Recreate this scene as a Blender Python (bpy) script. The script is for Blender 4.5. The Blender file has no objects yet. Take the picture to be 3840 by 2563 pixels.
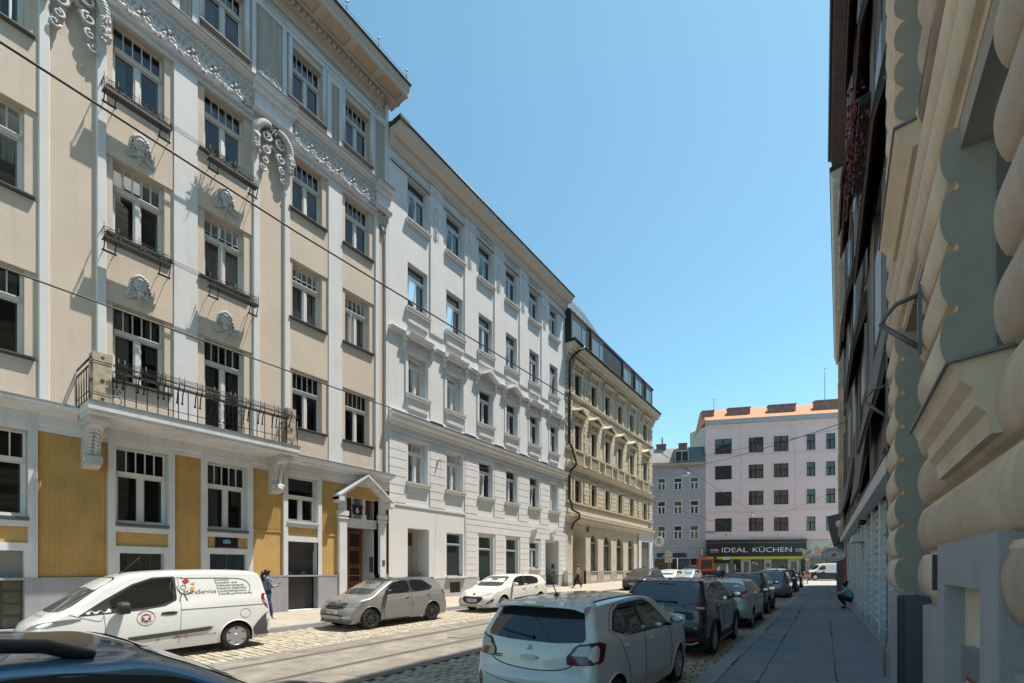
import bpy, bmesh, math, random
from math import sin, cos, pi, radians, sqrt, atan2
from mathutils import Vector, Matrix
from mathutils.bvhtree import BVHTree
R = random.Random(7)
S = bpy.context.scene
COL = S.collection

# ---------------------------------------------------------------- camera, sky, sun
cd = bpy.data.cameras.new('camera'); cam = bpy.data.objects.new('camera', cd); COL.objects.link(cam)
cd.sensor_width = 36; cd.lens = 16.0; cd.shift_y = .2228
cd.clip_start = .05; cd.clip_end = 3000
cam.location = (0, 0, 1.87); cam.rotation_euler = (pi/2, 0, radians(35.664))
S.camera = cam
SUN = Vector((1.0, 1.06, 3.8)).normalized()            # direction towards the sun
EL = math.asin(SUN.z); AZ = atan2(SUN.x, SUN.y)
w = bpy.data.worlds.new('World'); S.world = w; w.use_nodes = True
nt = w.node_tree; bg = nt.nodes['Background']
sky = nt.nodes.new('ShaderNodeTexSky'); sky.sky_type = 'NISHITA'; sky.sun_disc = False
sky.sun_elevation = EL; sky.sun_rotation = AZ; sky.air_density = 1.0; sky.dust_density = .5; sky.ozone_density = .1
tint = nt.nodes.new('ShaderNodeMix'); tint.data_type = 'RGBA'; tint.blend_type = 'MULTIPLY'; tint.inputs[0].default_value = 1
tint.inputs[7].default_value = (.60, .83, .74, 1); nt.links.new(sky.outputs[0], tint.inputs[6]); nt.links.new(tint.outputs[2], bg.inputs[0]); bg.inputs[1].default_value = .13
sl = bpy.data.lights.new('sun', 'SUN'); sl.energy = 3.6; sl.angle = radians(.53); sl.color = (1, .93, .82)
so = bpy.data.objects.new('sun', sl); COL.objects.link(so)
so.rotation_euler = (-SUN).to_track_quat('-Z', 'Y').to_euler(); so.location = (10, 10, 60)
S.view_settings.view_transform = 'Standard'; S.view_settings.look = 'None'
S.view_settings.exposure = 1.1; S.view_settings.gamma = 1
S.cycles.max_bounces = 7; S.cycles.diffuse_bounces = 4; S.cycles.glossy_bounces = 3
S.cycles.transparent_max_bounces = 6; S.cycles.transmission_bounces = 3
S.cycles.use_denoising = True

# ---------------------------------------------------------------- materials
MATS = {}
def M(name, col, rough=.7, metal=0., coat=0., var=0., vs=1.5, bump=0., bs=60., spec=.5, emit=0., streak=0., grime=0.):
    if name in MATS: return MATS[name]
    m = bpy.data.materials.new(name); m.use_nodes = True; MATS[name] = m
    t = m.node_tree; p = t.nodes['Principled BSDF']; L = t.links.new
    p.inputs['Base Color'].default_value = (*col, 1); p.inputs['Roughness'].default_value = rough
    p.inputs['Metallic'].default_value = metal; p.inputs['Coat Weight'].default_value = coat
    p.inputs['Coat Roughness'].default_value = .03; p.inputs['Specular IOR Level'].default_value = spec
    if emit: p.inputs['Emission Color'].default_value = (*col, 1); p.inputs['Emission Strength'].default_value = emit
    if var or bump:
        tc = t.nodes.new('ShaderNodeTexCoord')
        if var:
            n = t.nodes.new('ShaderNodeTexNoise'); n.inputs['Scale'].default_value = vs; n.inputs['Detail'].default_value = 7; n.inputs['Roughness'].default_value = .62
            if streak:
                mp = t.nodes.new('ShaderNodeMapping'); mp.inputs['Scale'].default_value = (1, 1, streak); L(tc.outputs['Object'], mp.inputs[0]); L(mp.outputs[0], n.inputs['Vector'])
            else: L(tc.outputs['Object'], n.inputs['Vector'])
            r = t.nodes.new('ShaderNodeValToRGB'); e = r.color_ramp.elements
            e[0].position = .3; e[1].position = .7
            e[0].color = (*[c*(1-var) for c in col], 1); e[1].color = (*[min(1, c*(1+var)) for c in col], 1)
            L(n.outputs['Fac'], r.inputs[0]); L(r.outputs[0], p.inputs['Base Color'])
            if grime:      # rain streaks and soot blotches with a shape of their own
                mp = t.nodes.new('ShaderNodeMapping'); mp.inputs['Scale'].default_value = (1.6, 1.6, .10); L(tc.outputs['Object'], mp.inputs[0])
                g = t.nodes.new('ShaderNodeTexNoise'); g.inputs['Scale'].default_value = 2.2; g.inputs['Detail'].default_value = 9; g.inputs['Roughness'].default_value = .7; L(mp.outputs[0], g.inputs['Vector'])
                q = t.nodes.new('ShaderNodeMapRange'); q.inputs[1].default_value = .52; q.inputs[2].default_value = .78; q.inputs[3].default_value = 1.; q.inputs[4].default_value = 1-grime; L(g.outputs['Fac'], q.inputs[0])
                u = t.nodes.new('ShaderNodeMix'); u.data_type = 'RGBA'; u.blend_type = 'MULTIPLY'; u.inputs[0].default_value = 1; L(r.outputs[0], u.inputs[6]); L(q.outputs[0], u.inputs[7]); L(u.outputs[2], p.inputs['Base Color'])
        if bump:
            n2 = t.nodes.new('ShaderNodeTexNoise'); n2.inputs['Scale'].default_value = bs; n2.inputs['Detail'].default_value = 4
            L(tc.outputs['Object'], n2.inputs['Vector'])
            b = t.nodes.new('ShaderNodeBump'); b.inputs['Strength'].default_value = bump; b.inputs['Distance'].default_value = .02
            L(n2.outputs['Fac'], b.inputs['Height']); L(b.outputs[0], p.inputs['Normal'])
    return m
def glassmat(name, tint=(.6, .65, .65), ior=1.55):
    m = bpy.data.materials.new(name); m.use_nodes = True; t = m.node_tree; t.nodes.clear(); L = t.links.new
    o = t.nodes.new('ShaderNodeOutputMaterial'); x = t.nodes.new('ShaderNodeMixShader'); f = t.nodes.new('ShaderNodeFresnel'); f.inputs[0].default_value = ior
    a = t.nodes.new('ShaderNodeBsdfTransparent'); a.inputs[0].default_value = (*tint, 1)
    g = t.nodes.new('ShaderNodeBsdfGlossy'); g.inputs['Roughness'].default_value = .015
    L(f.outputs[0], x.inputs[0]); L(a.outputs[0], x.inputs[1]); L(g.outputs[0], x.inputs[2]); L(x.outputs[0], o.inputs[0])
    return m
GLASS = glassmat('window_glass', (.62, .68, .7), 1.75)
DGLASS = M('dark_glass', (.012, .015, .017), .03, spec=.9)
BGLASS = M('facade_glass', (.022, .03, .034), .04, spec=1.)
ROOM = M('dark_room', (.02, .018, .016), .9)
CURT = M('curtain', (.42, .41, .38), .9, var=.25, vs=14, streak=.05)
WHITE = M('white_plaster', (.63, .62, .62), .85, var=.07, vs=.8, bump=.25, bs=30, grime=0.14)
CREAM = M('cream_plaster', (.575, .475, .39), .85, var=.07, vs=.7, bump=.3, bs=30, grime=0.18)
GREYW = M('greyish_white_plaster', (.60, .595, .61), .85, var=.1, vs=1.2, bump=.3, bs=40, grime=0.28)
STUC = M('stucco_relief', (.50, .49, .49), .6, var=.12, vs=5)
OCHRE = M('ochre_plaster', (.50, .31, .105), .85, var=.14, vs=1.1, bump=.3, bs=50, grime=0.28)
PLINTH = M('plinth_grey', (.30, .30, .325), .8, var=.12, vs=1.2, bump=.3, bs=40, grime=0.3)
FRAME = M('window_frame_white', (.62, .60, .57), .5, var=.05, vs=4)
FRAMEB = M('window_frame_bluish_white', (.62, .66, .70), .4)
FRAMED = M('window_frame_dark', (.03, .022, .018), .5)
SILLM = M('metal_sill', (.10, .10, .11), .45, metal=.3)
IRON = M('black_iron', (.012, .012, .013), .45)
STONE = M('weathered_stone', (.40, .34, .25), .9, var=.35, vs=6, bump=.5, bs=40)
ROOFT = M('dark_roof_metal', (.035, .037, .042), .5, var=.15, vs=3)
LEAD = M('grey_flashing', (.22, .23, .25), .5, metal=.4, var=.2, vs=4)

# ---------------------------------------------------------------- mesh builder
class MB:
    def __init__(s): s.v = []; s.f = []; s.m = []; s.sm = []; s.calls = []
    def add(s, vs, fs, m=0, smooth=False):
        o = len(s.v); s.calls.append((o, len(s.f))); s.v += [tuple(v) for v in vs]
        for f in fs: s.f.append([o+i for i in f]); s.m.append(m); s.sm.append(smooth)
    def box(s, x0, x1, y0, y1, z0, z1, m=0):
        if x0 > x1: x0, x1 = x1, x0
        if y0 > y1: y0, y1 = y1, y0
        if z0 > z1: z0, z1 = z1, z0
        s.add([(x0,y0,z0),(x1,y0,z0),(x1,y1,z0),(x0,y1,z0),(x0,y0,z1),(x1,y0,z1),(x1,y1,z1),(x0,y1,z1)],
              [(0,3,2,1),(4,5,6,7),(0,1,5,4),(1,2,6,5),(2,3,7,6),(3,0,4,7)], m)
    def quad(s, a, b, c, d, m=0): s.add([a,b,c,d], [(0,1,2,3)], m)
    def ext(s, poly, ax, a, b, m=0, smooth=False, cap=True):
        # poly in (u,v): ax x:(y,z)  y:(x,z)  z:(x,y)
        def P(u, v, t): return (t,u,v) if ax == 'x' else (u,t,v) if ax == 'y' else (u,v,t)
        n = len(poly); A = [P(u,v,a) for u,v in poly]; B = [P(u,v,b) for u,v in poly]
        s.add(A+B, [(i,(i+1)%n,n+(i+1)%n,n+i) for i in range(n)], m, smooth)
        if cap: s.add(A, [tuple(range(n-1,-1,-1))], m); s.add(B, [tuple(range(n))], m)
    def tube(s, pts, r, n=6, m=0, closed=False, cap=True):
        pts = [Vector(p) for p in pts]; k = len(pts)
        if k < 2: return
        rs = r if isinstance(r, (list, tuple)) else [r]*k
        vs = []; up = Vector((0,0,1)); prev = None
        for i, p in enumerate(pts):
            if closed: t = pts[(i+1)%k]-pts[i-1]
            else: t = pts[min(i+1,k-1)]-pts[max(i-1,0)]
            if t.length < 1e-9: t = Vector((0,0,1))
            t.normalize()
            if prev is None:
                q = up if abs(t.z) < .9 else Vector((1,0,0)); a = t.cross(q).normalized()
            else:
                a = prev - t*prev.dot(t)
                a = a.normalized() if a.length > 1e-6 else t.orthogonal().normalized()
            prev = a; b = t.cross(a)
            for j in range(n):
                w_ = 2*pi*j/n; vs.append(p + (a*cos(w_)+b*sin(w_))*rs[i])
        fs = []
        for i in range(k if closed else k-1):
            for j in range(n):
                i2 = (i+1)%k; fs.append((i*n+j, i*n+(j+1)%n, i2*n+(j+1)%n, i2*n+j))
        s.add(vs, fs, m, True)
        if cap and not closed:
            s.add(vs[:n], [tuple(range(n-1,-1,-1))], m); s.add(vs[-n:], [tuple(range(n))], m)
    def ball(s, c, r, m=0, n=8, k=6, rot=None):
        if not isinstance(r, (tuple, list)): r = (r,r,r)
        vs = []; c = Vector(c)
        for i in range(k+1):
            ph = pi*i/k
            for j in range(n):
                th = 2*pi*j/n; v = Vector((r[0]*sin(ph)*cos(th), r[1]*sin(ph)*sin(th), r[2]*cos(ph)))
                if rot is not None: v = rot @ v
                vs.append(c+v)
        s.add(vs, [(i*n+j,(i+1)*n+j,(i+1)*n+(j+1)%n,i*n+(j+1)%n) for i in range(k) for j in range(n)], m, True)
    def lathe(s, prof, c=(0,0,0), ax='z', n=16, m=0, smooth=True):
        vs = []
        for r, h in prof:
            for j in range(n):
                t = 2*pi*j/n; a, b = r*cos(t), r*sin(t)
                p = (a,b,h) if ax == 'z' else (h,a,b) if ax == 'x' else (a,h,b)
                vs.append((c[0]+p[0], c[1]+p[1], c[2]+p[2]))
        k = len(prof)
        s.add(vs, [(i*n+j,i*n+(j+1)%n,(i+1)*n+(j+1)%n,(i+1)*n+j) for i in range(k-1) for j in range(n)], m, smooth)
    def data(s, name, mats):
        me = bpy.data.meshes.new(name); me.from_pydata(s.v, [], s.f)
        for m in (mats if isinstance(mats, (list, tuple)) else [mats]): me.materials.append(m)
        me.polygons.foreach_set('material_index', s.m); me.polygons.foreach_set('use_smooth', s.sm)
        bm = bmesh.new(); bm.from_mesh(me); bmesh.ops.remove_doubles(bm, verts=bm.verts, dist=1e-5)
        bmesh.ops.recalc_face_normals(bm, faces=bm.faces); bm.to_mesh(me); bm.free()
        return me
    def builds(s, name, mats, parent, gap=.03):
        """one mesh per separate piece"""
        cs = s.calls+[(len(s.v), len(s.f))]; P = []
        for (v0, f0), (v1, f1) in zip(cs[:-1], cs[1:]):
            q = s.v[v0:v1]; P.append([[min(p[i] for p in q)-gap for i in range(3)], [max(p[i] for p in q)+gap for i in range(3)], [(v0,v1,f0,f1)]])
        go = True
        while go:
            go = False; out = []
            for b in P:
                for c in out:
                    if all(b[0][i] <= c[1][i] and c[0][i] <= b[1][i] for i in range(3)):
                        c[0] = [min(x) for x in zip(b[0],c[0])]; c[1] = [max(x) for x in zip(b[1],c[1])]; c[2] += b[2]; go = True; break
                else: out.append(b)
            P = out
        for b in P:
            q = MB()
            for v0, v1, f0, f1 in b[2]:
                o = len(q.v); q.v += s.v[v0:v1]; q.f += [[i-v0+o for i in f] for f in s.f[f0:f1]]; q.m += s.m[f0:f1]; q.sm += s.sm[f0:f1]
            q.build(name, mats, parent)
    def build(s, name, mats, parent=None, loc=None, **kw):
        return link(name, s.data(name, mats), parent, loc, **kw)
def link(name, data, parent=None, loc=None, rot=None, label=None, cat=None, group=None, kind=None):
    o = bpy.data.objects.new(name, data); COL.objects.link(o)
    if parent is not None: o.parent = parent
    if loc is not None: o.location = loc
    if rot is not None: o.rotation_euler = rot
    tag(o, label, cat, group, kind); return o
def tag(o, label=None, cat=None, group=None, kind=None):
    if label: o['label'] = label
    if cat: o['category'] = cat
    if group: o['group'] = group
    if kind: o['kind'] = kind
    return o
def thing(name, label, cat, loc=(0,0,0), rz=0., group=None):
    return link(name, None, None, loc, (0,0,rz), label, cat, group)
KIDS = {}
def dup(o, parent=None, loc=None, rz=None, label=None, group=None):
    if not KIDS.get('ok'):
        KIDS.clear(); KIDS['ok'] = 1
        for q in COL.objects:
            if q.parent: KIDS.setdefault(q.parent.name, []).append(q)
    c = o.copy(); COL.objects.link(c)
    if parent is not None: c.parent = parent
    if loc is not None: c.location = loc
    if rz is not None: c.rotation_euler = (0,0,rz)
    if label: c['label'] = label
    if group: c['group'] = group
    for ch in KIDS.get(o.name, []): dup(ch, c)
    return c
def txt(name, body, parent, loc, rot, size, mat, ext=.004, sx=1., align='CENTER', sp=1.):
    cu = bpy.data.curves.new(name, 'FONT'); cu.body = body; cu.size = size; cu.extrude = ext; cu.align_x = align; cu.align_y = 'CENTER'
    cu.space_character = sp; cu.materials.append(mat); cu.resolution_u = 3
    tmp = bpy.data.objects.new('tmp', cu); COL.objects.link(tmp)
    me = bpy.data.meshes.new_from_object(tmp.evaluated_get(bpy.context.evaluated_depsgraph_get())); COL.objects.unlink(tmp); bpy.data.objects.remove(tmp)
    o = link(name, me, parent, loc, rot); o.scale = (sx, 1, 1); return o
def txtfit(name, body, parent, loc, rot, size, width, mat, ext=.004):
    o = txt(name, body, parent, loc, rot, size, mat, ext); xs = [v.co.x for v in o.data.vertices]; o.scale = (width/(max(xs)-min(xs)), 1, 1); return o
def wall(mb, x0, x1, z0, z1, holes, y=0., depth=.3, m=0, mr=None):
    """front face in the plane y with rectangular holes (x0,x1,z0,z1[,depth]) whose reveals run to y+depth"""
    mr = m if mr is None else mr
    xs = sorted({x0, x1, *[h[0] for h in holes], *[h[1] for h in holes]}); zs = sorted({z0, z1, *[h[2] for h in holes], *[h[3] for h in holes]})
    xs = [a for a in xs if x0-1e-6 <= a <= x1+1e-6]; zs = [a for a in zs if z0-1e-6 <= a <= z1+1e-6]
    for i in range(len(xs)-1):
        for j in range(len(zs)-1):
            cx, cz = (xs[i]+xs[i+1])/2, (zs[j]+zs[j+1])/2
            if any(h[0] < cx < h[1] and h[2] < cz < h[3] for h in holes): continue
            mb.quad((xs[i],y,zs[j]),(xs[i+1],y,zs[j]),(xs[i+1],y,zs[j+1]),(xs[i],y,zs[j+1]), m)
    for h in holes:
        a, b, c, d = h[:4]; e = y+(h[4] if len(h) > 4 else depth)
        mb.quad((a,y,c),(a,e,c),(a,e,d),(a,y,d), mr); mb.quad((b,y,c),(b,y,d),(b,e,d),(b,e,c), mr)
        mb.quad((a,y,d),(a,e,d),(b,e,d),(b,y,d), mr); mb.quad((a,y,c),(b,y,c),(b,e,c),(a,e,c), mr)
def spiral(cx, cz, r0, turns, a0, sgn=1, y=0., n=22, rise=.0):
    return [(cx+sgn*r0*(1-.85*i/n)*cos(a0+2*pi*turns*i/n), y-rise*i/n, cz+r0*(1-.85*i/n)*sin(a0+2*pi*turns*i/n)) for i in range(n+1)]
SL = .0165
def zr(y, x=-9.5):
    """road level: the left lane climbs gently, the right lane stays nearly level"""
    y = min(max(y, -30), 52); l = SL*y if y < 12 else .198+.0085*(y-12); r = SL*min(y, 6.5)
    t = min(1, max(0, (x+9.5)/6.5)); return l+(r-l)*t
def kx(y): return -.0205*(y-6)        # the right kerb and house line drift towards the street
def piece(name, mats, parent, x0,x1,y0,y1,z0,z1):
    q_ = MB(); q_.box(x0,x1,y0,y1,z0,z1); return q_.build(name, mats, parent)
# ---------------------------------------------------------------- ground
def sheet(name, x0, x1, ys, h, mat, kind='structure', dr=False, rise=0.):
    mb = MB(); yy = []
    for a, b in zip(ys[:-1], ys[1:]): n_ = max(1, int((b-a)/6)) if b-a < 100 else 1; yy += [a+(b-a)*i/n_ for i in range(n_)]
    yy.append(ys[-1]); xs = sorted({x0, x1, *[x for x in (-9.5,-3.) if x0 < x < x1]})
    P = lambda x, y: (x+(kx(y) if dr and x > -9 else 0), y, zr(y, x)+h+(rise*max(0, y-12) if x == x0 else 0))
    for a, b in zip(yy[:-1], yy[1:]):
        for u, v in zip(xs[:-1], xs[1:]): mb.quad(P(u,a), P(v,a), P(v,b), P(u,b))
    return mb.build(name, mat, kind=kind)
ASPH = M('asphalt', (.25, .222, .19), .9, var=.30, vs=2.2, bump=.9, bs=90, grime=.35)
ASPH2 = M('asphalt_patch', (.20, .18, .155), .9, var=.2, vs=2, bump=.5, bs=120)
CONC = M('pavement_slab', (.215, .22, .225), .9, var=.14, vs=2.2, bump=.35, bs=90)
LIGHTP = M('left_pavement', (.36, .31, .25), .9, var=.14, vs=1.1, bump=.3, bs=80)
GRAN = M('granite_kerb', (.27, .27, .265), .85, var=.3, vs=30, bump=.3, bs=100)
RAILM = M('rail_steel', (.10, .095, .09), .35, metal=.7)
SETT = M('granite_sett', (.37, .325, .25), .85, var=.32, vs=5, bump=.5, bs=50)
JOINT = M('joint_dirt', (.075, .07, .06), .95, var=.3, vs=8)
MOSS = M('moss', (.05, .085, .022), .95, var=.4, vs=20)
sheet('ground', -400, 400, [-30, 40, 600], -.25, M('ground_far', (.2, .19, .17), .9, var=.1))
sheet('road', -12.85, -1.72, [-12, 0, 6.5, 12, 52, 64], -.012, JOINT)
sheet('tram_bed', -9.75, -6.2, [-12, 0, 6.5, 12, 52], .006, ASPH)
sheet('right_lane_far', -6.2, -1.9, [27.8, 40, 64], .0, ASPH)
sheet('left_lane_far', -12.85, -9.75, [39.8, 52], .0, ASPH)
fa_ = atan2(.408, .913)
P_ = lambda a, d: (-15.2+a*cos(fa_)+d*sin(fa_), 67.9+a*sin(fa_)-d*cos(fa_))
mb = MB(); AA = [-45,-30,-12,-3,4,9,14,20,30,45]
for u, v in zip(AA[:-1], AA[1:]):
    for d0, d1 in ((2.9,12.),(12.,17.5)):
        Q = []
        for a_, d_ in ((u,d1),(v,d1),(v,d0),(u,d0)):
            x, y = P_(a_, d_); t = (d_-2.9)/14.6; Q.append((x, y, .66*(1-t)+(zr(52,x)+.012)*t))
        mb.quad(*Q)
mb.build('road_crossing', M('cross_street', (.33, .315, .29), .9, var=.12, vs=.8), kind='structure')
def setts(name, x0, x1, y0, y1, hole=None):
    mb = MB(); y = y0; row = 0
    while y < y1:
        d = R.uniform(.125, .165); x = x0 + (.1 if row % 2 else 0) + R.uniform(-.02, .02)
        while x < x1:
            wd = R.uniform(.15, .235); b = min(x+wd, x1)
            if b-x > .05:
                z = zr(y,x)+R.uniform(-.006, .006); g = .008; e = .016
                p = [(x+g+R.uniform(0,.008),y+g),(b-g,y+g+R.uniform(0,.008)),(b-g-R.uniform(0,.008),y+d-g),(x+g,y+d-g)]
                cx, cy = (x+b)/2, y+d/2
                q = [(cx+(u-cx)*.8, cy+(v-cy)*.76) for u, v in p]
                mb.add([(u,v,z-.02) for u,v in p]+[(u,v,z+.004) for u,v in [(cx+(u-cx)*.95, cy+(v-cy)*.94) for u,v in p]]+[(u,v,z+.012) for u,v in q],
                       [(0,1,5,4),(1,2,6,5),(2,3,7,6),(3,0,4,7),(4,5,9,8),(5,6,10,9),(6,7,11,10),(7,4,8,11),(8,9,10,11)], 0, False)
            x = b
        y += d; row += 1
    mb.build(name, SETT, kind='structure')
setts('cobbles_left_lane', -12.84, -9.76, 1.0, 40)
setts('cobbles_right_lane', -6.19, -1.74, 1.5, 28)
mb = MB(); YY = [-10,0,6.5,12,20,30,40,52]
for X in (-7.46, -8.95):
    for a, b in ((-.055, -.018), (.018, .055)):
        for p, q in zip(YY[:-1], YY[1:]):
            mb.add([(X+a,p,zr(p,X)+.012),(X+b,p,zr(p,X)+.012),(X+b,q,zr(q,X)+.012),(X+a,q,zr(q,X)+.012),(X+a,p,zr(p,X)-.02),(X+b,p,zr(p,X)-.02),(X+b,q,zr(q,X)-.02),(X+a,q,zr(q,X)-.02)], [(0,1,2,3),(0,3,7,4),(1,5,6,2)])
mb.build('tram_rails', RAILM, kind='structure')
mb = MB()
for X in (-7.46, -8.95):
    for p, q in zip(YY[:-1], YY[1:]): mb.quad((X-.13,p,zr(p,X)+.009),(X+.13,p,zr(p,X)+.009),(X+.13,q,zr(q,X)+.009),(X-.13,q,zr(q,X)+.009))
for x0,x1,y0,y1 in ((-9.6,-9.15,5.2,7.0),(-8.2,-7.7,8.5,10.6),(-7.2,-6.3,9.5,13),(-6.9,-6.25,4.6,6.2),(-9.7,-9.1,11,14.5),(-8.6,-7.7,14,18)):
    mb.quad((x0,y0,zr(y0,x0)+.0115),(x1,y0+.1,zr(y0+.1,x1)+.0115),(x1-.05,y1,zr(y1,x1)+.0115),(x0+.04,y1,zr(y1,x0)+.0115))
mb.build('asphalt_patches', ASPH2, kind='structure')
# right pavement: granite kerb, slabs with open joints
def slabs(name, xs, y0, y1, ln, h, mat, gap=.012, jit=.0):
    mb = MB()
    for i in range(len(xs)-1):
        y = y0 - R.uniform(0, ln)
        while y < y1:
            L_ = ln*R.uniform(.85, 1.15); a, b = y+gap/2, y+L_-gap/2; x0, x1 = xs[i]+gap/2, xs[i+1]-gap/2
            z = R.uniform(-jit, jit)
            za, zb = zr(a,0)+h+z, zr(b,0)+h+z; ka, kb = kx(a), kx(b)
            mb.add([(x0+ka,a,za),(x1+ka,a,za),(x1+kb,b,zb),(x0+kb,b,zb),(x0+ka,a,za-.1),(x1+ka,a,za-.1),(x1+kb,b,zb-.1),(x0+kb,b,zb-.1)],
                   [(0,1,2,3),(0,4,5,1),(1,5,6,2),(2,6,7,3),(3,7,4,0)])
            y += L_
    return mb.build(name, mat, kind='structure')
mb = MB()
for a in range(-8, 64, 2):
    y0, y1 = a+.005, a+1.995; k0, k1, z0, z1 = kx(y0), kx(y1), zr(y0,0), zr(y1,0)
    mb.add([(-1.73+k0,y0,z0-.1),(-1.70+k0,y0,z0+.128),(-1.43+k0,y0,z0+.135),(-1.43+k0,y0,z0-.1),(-1.73+k1,y1,z1-.1),(-1.70+k1,y1,z1+.128),(-1.43+k1,y1,z1+.135),(-1.43+k1,y1,z1-.1)],
           [(0,1,5,4),(1,2,6,5),(2,3,7,6),(0,3,2,1),(4,5,6,7)])
mb.build('kerb_right', GRAN, kind='structure')
slabs('pavement_right', [-1.425, -.92, .02, .80], -3, 63.5, 1.65, .135, CONC, .011, .003)
sheet('pavement_bed', -1.43, 1.3, [-12, 0, 6.5, 64], .118, JOINT, dr=True)
mb = MB()
for a in range(-12, 50, 2):
    y0, y1 = a+.004, a+1.996
    mb.add([(-12.86,y0,zr(y0)-.1),(-12.89,y0,zr(y0)+.125),(-13.14,y0,zr(y0)+.13),(-13.14,y0,zr(y0)-.1),(-12.86,y1,zr(y1)-.1),(-12.89,y1,zr(y1)+.125),(-13.14,y1,zr(y1)+.13),(-13.14,y1,zr(y1)-.1)],
           [(0,1,5,4),(1,2,6,5),(2,3,7,6),(0,3,2,1),(4,5,6,7)])
mb.build('kerb_left', GRAN, kind='structure')
sheet('pavement_left', -17.4, -13.14, [-12, 0, 12, 52], .13, LIGHTP, rise=.0085)
mb = MB()
for a in range(-8, 50, 3): q_ = .0085*max(0,a-12)*.9; mb.quad((-17.0,a,zr(a)+.135+q_),(-13.2,a,zr(a)+.135),(-13.2,a+.014,zr(a)+.135),(-17.0,a+.014,zr(a)+.135+q_))
mb.quad((-15.1,-10,zr(-10)+.136),(-15.088,-10,zr(-10)+.136),(-15.088,12,zr(12)+.136),(-15.1,12,zr(12)+.136))
mb.build('pavement_seams', JOINT, kind='structure')
mb = MB()
for lo, hi in ((.66,.79),): mb.add([(*P_(-45,3),hi),(*P_(45,3),hi),(*P_(45,-8),hi),(*P_(-45,-8),hi),(*P_(-45,3),lo-.1),(*P_(45,3),lo-.1)], [(0,1,2,3),(0,4,5,1)])
mb.build('pavement_far', M('far_pavement', (.15, .15, .155), .9, var=.1), kind='structure')
# weeds in the joints (uncountable)
mb = MB()
for k in range(900):
    ln = R.choice([-1.425]*5+[-.92]*3+[.02]*2); y = R.uniform(2, 22)
    if sin(y*2.3+ln*9)+sin(y*.9+ln*4) < .35: continue
    x = ln+R.gauss(0, .012)+kx(y); z = zr(y,0)+.135
    for q in range(3):
        a = R.uniform(0, 2*pi); l = R.uniform(.012, .035)
        mb.add([(x,y,z),(x+l*cos(a)+.006,y+l*sin(a),z+R.uniform(.004,.018)),(x+l*cos(a)-.006,y+l*sin(a)+.008,z+R.uniform(.004,.02))], [(0,1,2)])
for k in range(1500):
    side = R.random(); y = R.uniform(3.5, 16)
    x = R.uniform(-10.9, -9.8) if side < .6 else R.uniform(-6.1, -4.4)
    if sin(x*3.1)+sin(y*2.2+x) < .7: continue
    z = zr(y,x)+.002
    a = R.uniform(0, 2*pi); l = R.uniform(.01, .035)
    mb.add([(x,y,z),(x+l*cos(a)+.008,y+l*sin(a),z+R.uniform(.01,.03)),(x+l*cos(a)-.006,y+l*sin(a)+.01,z+R.uniform(.01,.03))], [(0,1,2)])
mb.build('weeds_in_joints', MOSS, kind='stuff', label='small green weeds and moss growing in paving joints', cat='weeds')
# hairline cracks in the slabs
mb = MB()
for k in range(16):
    x, y = R.uniform(-1.3, .6), R.uniform(6.6, 15); a = R.uniform(0, 2*pi); p = (x, y)
    for q in range(R.randint(4, 8)):
        a += R.uniform(-.7, .7); l = R.uniform(.04, .12); n_ = (min(.75,max(-1.4,p[0]+l*cos(a))), p[1]+l*sin(a)); wq = .0022
        k_ = kx(y); z_ = zr(y,0)+.1395; mb.quad((p[0]+k_,p[1],z_),(p[0]+wq+k_,p[1]+wq,z_),(n_[0]+wq+k_,n_[1]+wq,z_),(n_[0]+k_,n_[1],z_)); p = n_
mb.build('pavement_cracks', JOINT, kind='structure')
# ---------------------------------------------------------------- window kit (facade-local: x right, -y outward)
def casement(w_, h_, tr=.66, panes=5, fr=.06, mull=True, deep=.0, sub=None):
    """frame mesh + pane mesh for a window w_ x h_, origin bottom centre, front at y=0"""
    f = MB(); g = MB(); hw = w_/2
    zt = h_*tr
    f.box(-hw,-hw+fr,0,.08,0,h_); f.box(hw-fr,hw,0,.08,0,h_); f.box(-hw+fr,hw-fr,0,.08,0,fr); f.box(-hw+fr,hw-fr,0,.08,h_-fr,h_)
    if tr < 1:
        f.box(-hw+fr,hw-fr,-.05,.08,zt-.05,zt+.06); f.box(-hw+fr,hw-fr,-.075,.0,zt+.03,zt+.06)
        if panes > 1:
            for i in range(1, panes):
                x = -hw+fr+(w_-2*fr)*i/panes; f.box(x-.014,x+.014,.01,.06,zt+.06,h_-fr)
    if mull:
        f.box(-.055,.055,-.015,.08,fr,zt-.05)
        for s in (-1, 1):       # sash rails
            a, b = sorted((s*.055, s*(hw-fr)))
            f.box(a,a+.04,.015,.07,fr,zt-.05); f.box(b-.04,b,.015,.07,fr,zt-.05); f.box(a+.04,b-.04,.015,.07,fr,fr+.05); f.box(a+.04,b-.04,.015,.07,zt-.09,zt-.05)
            if sub: f.box(a+.04,b-.04,.02,.06,(zt*sub)-.015,(zt*sub)+.015)
    g.quad((-hw+fr,.045,fr),(hw-fr,.045,fr),(hw-fr,.045,h_-fr),(-hw+fr,.045,h_-fr))
    return f, g
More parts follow.
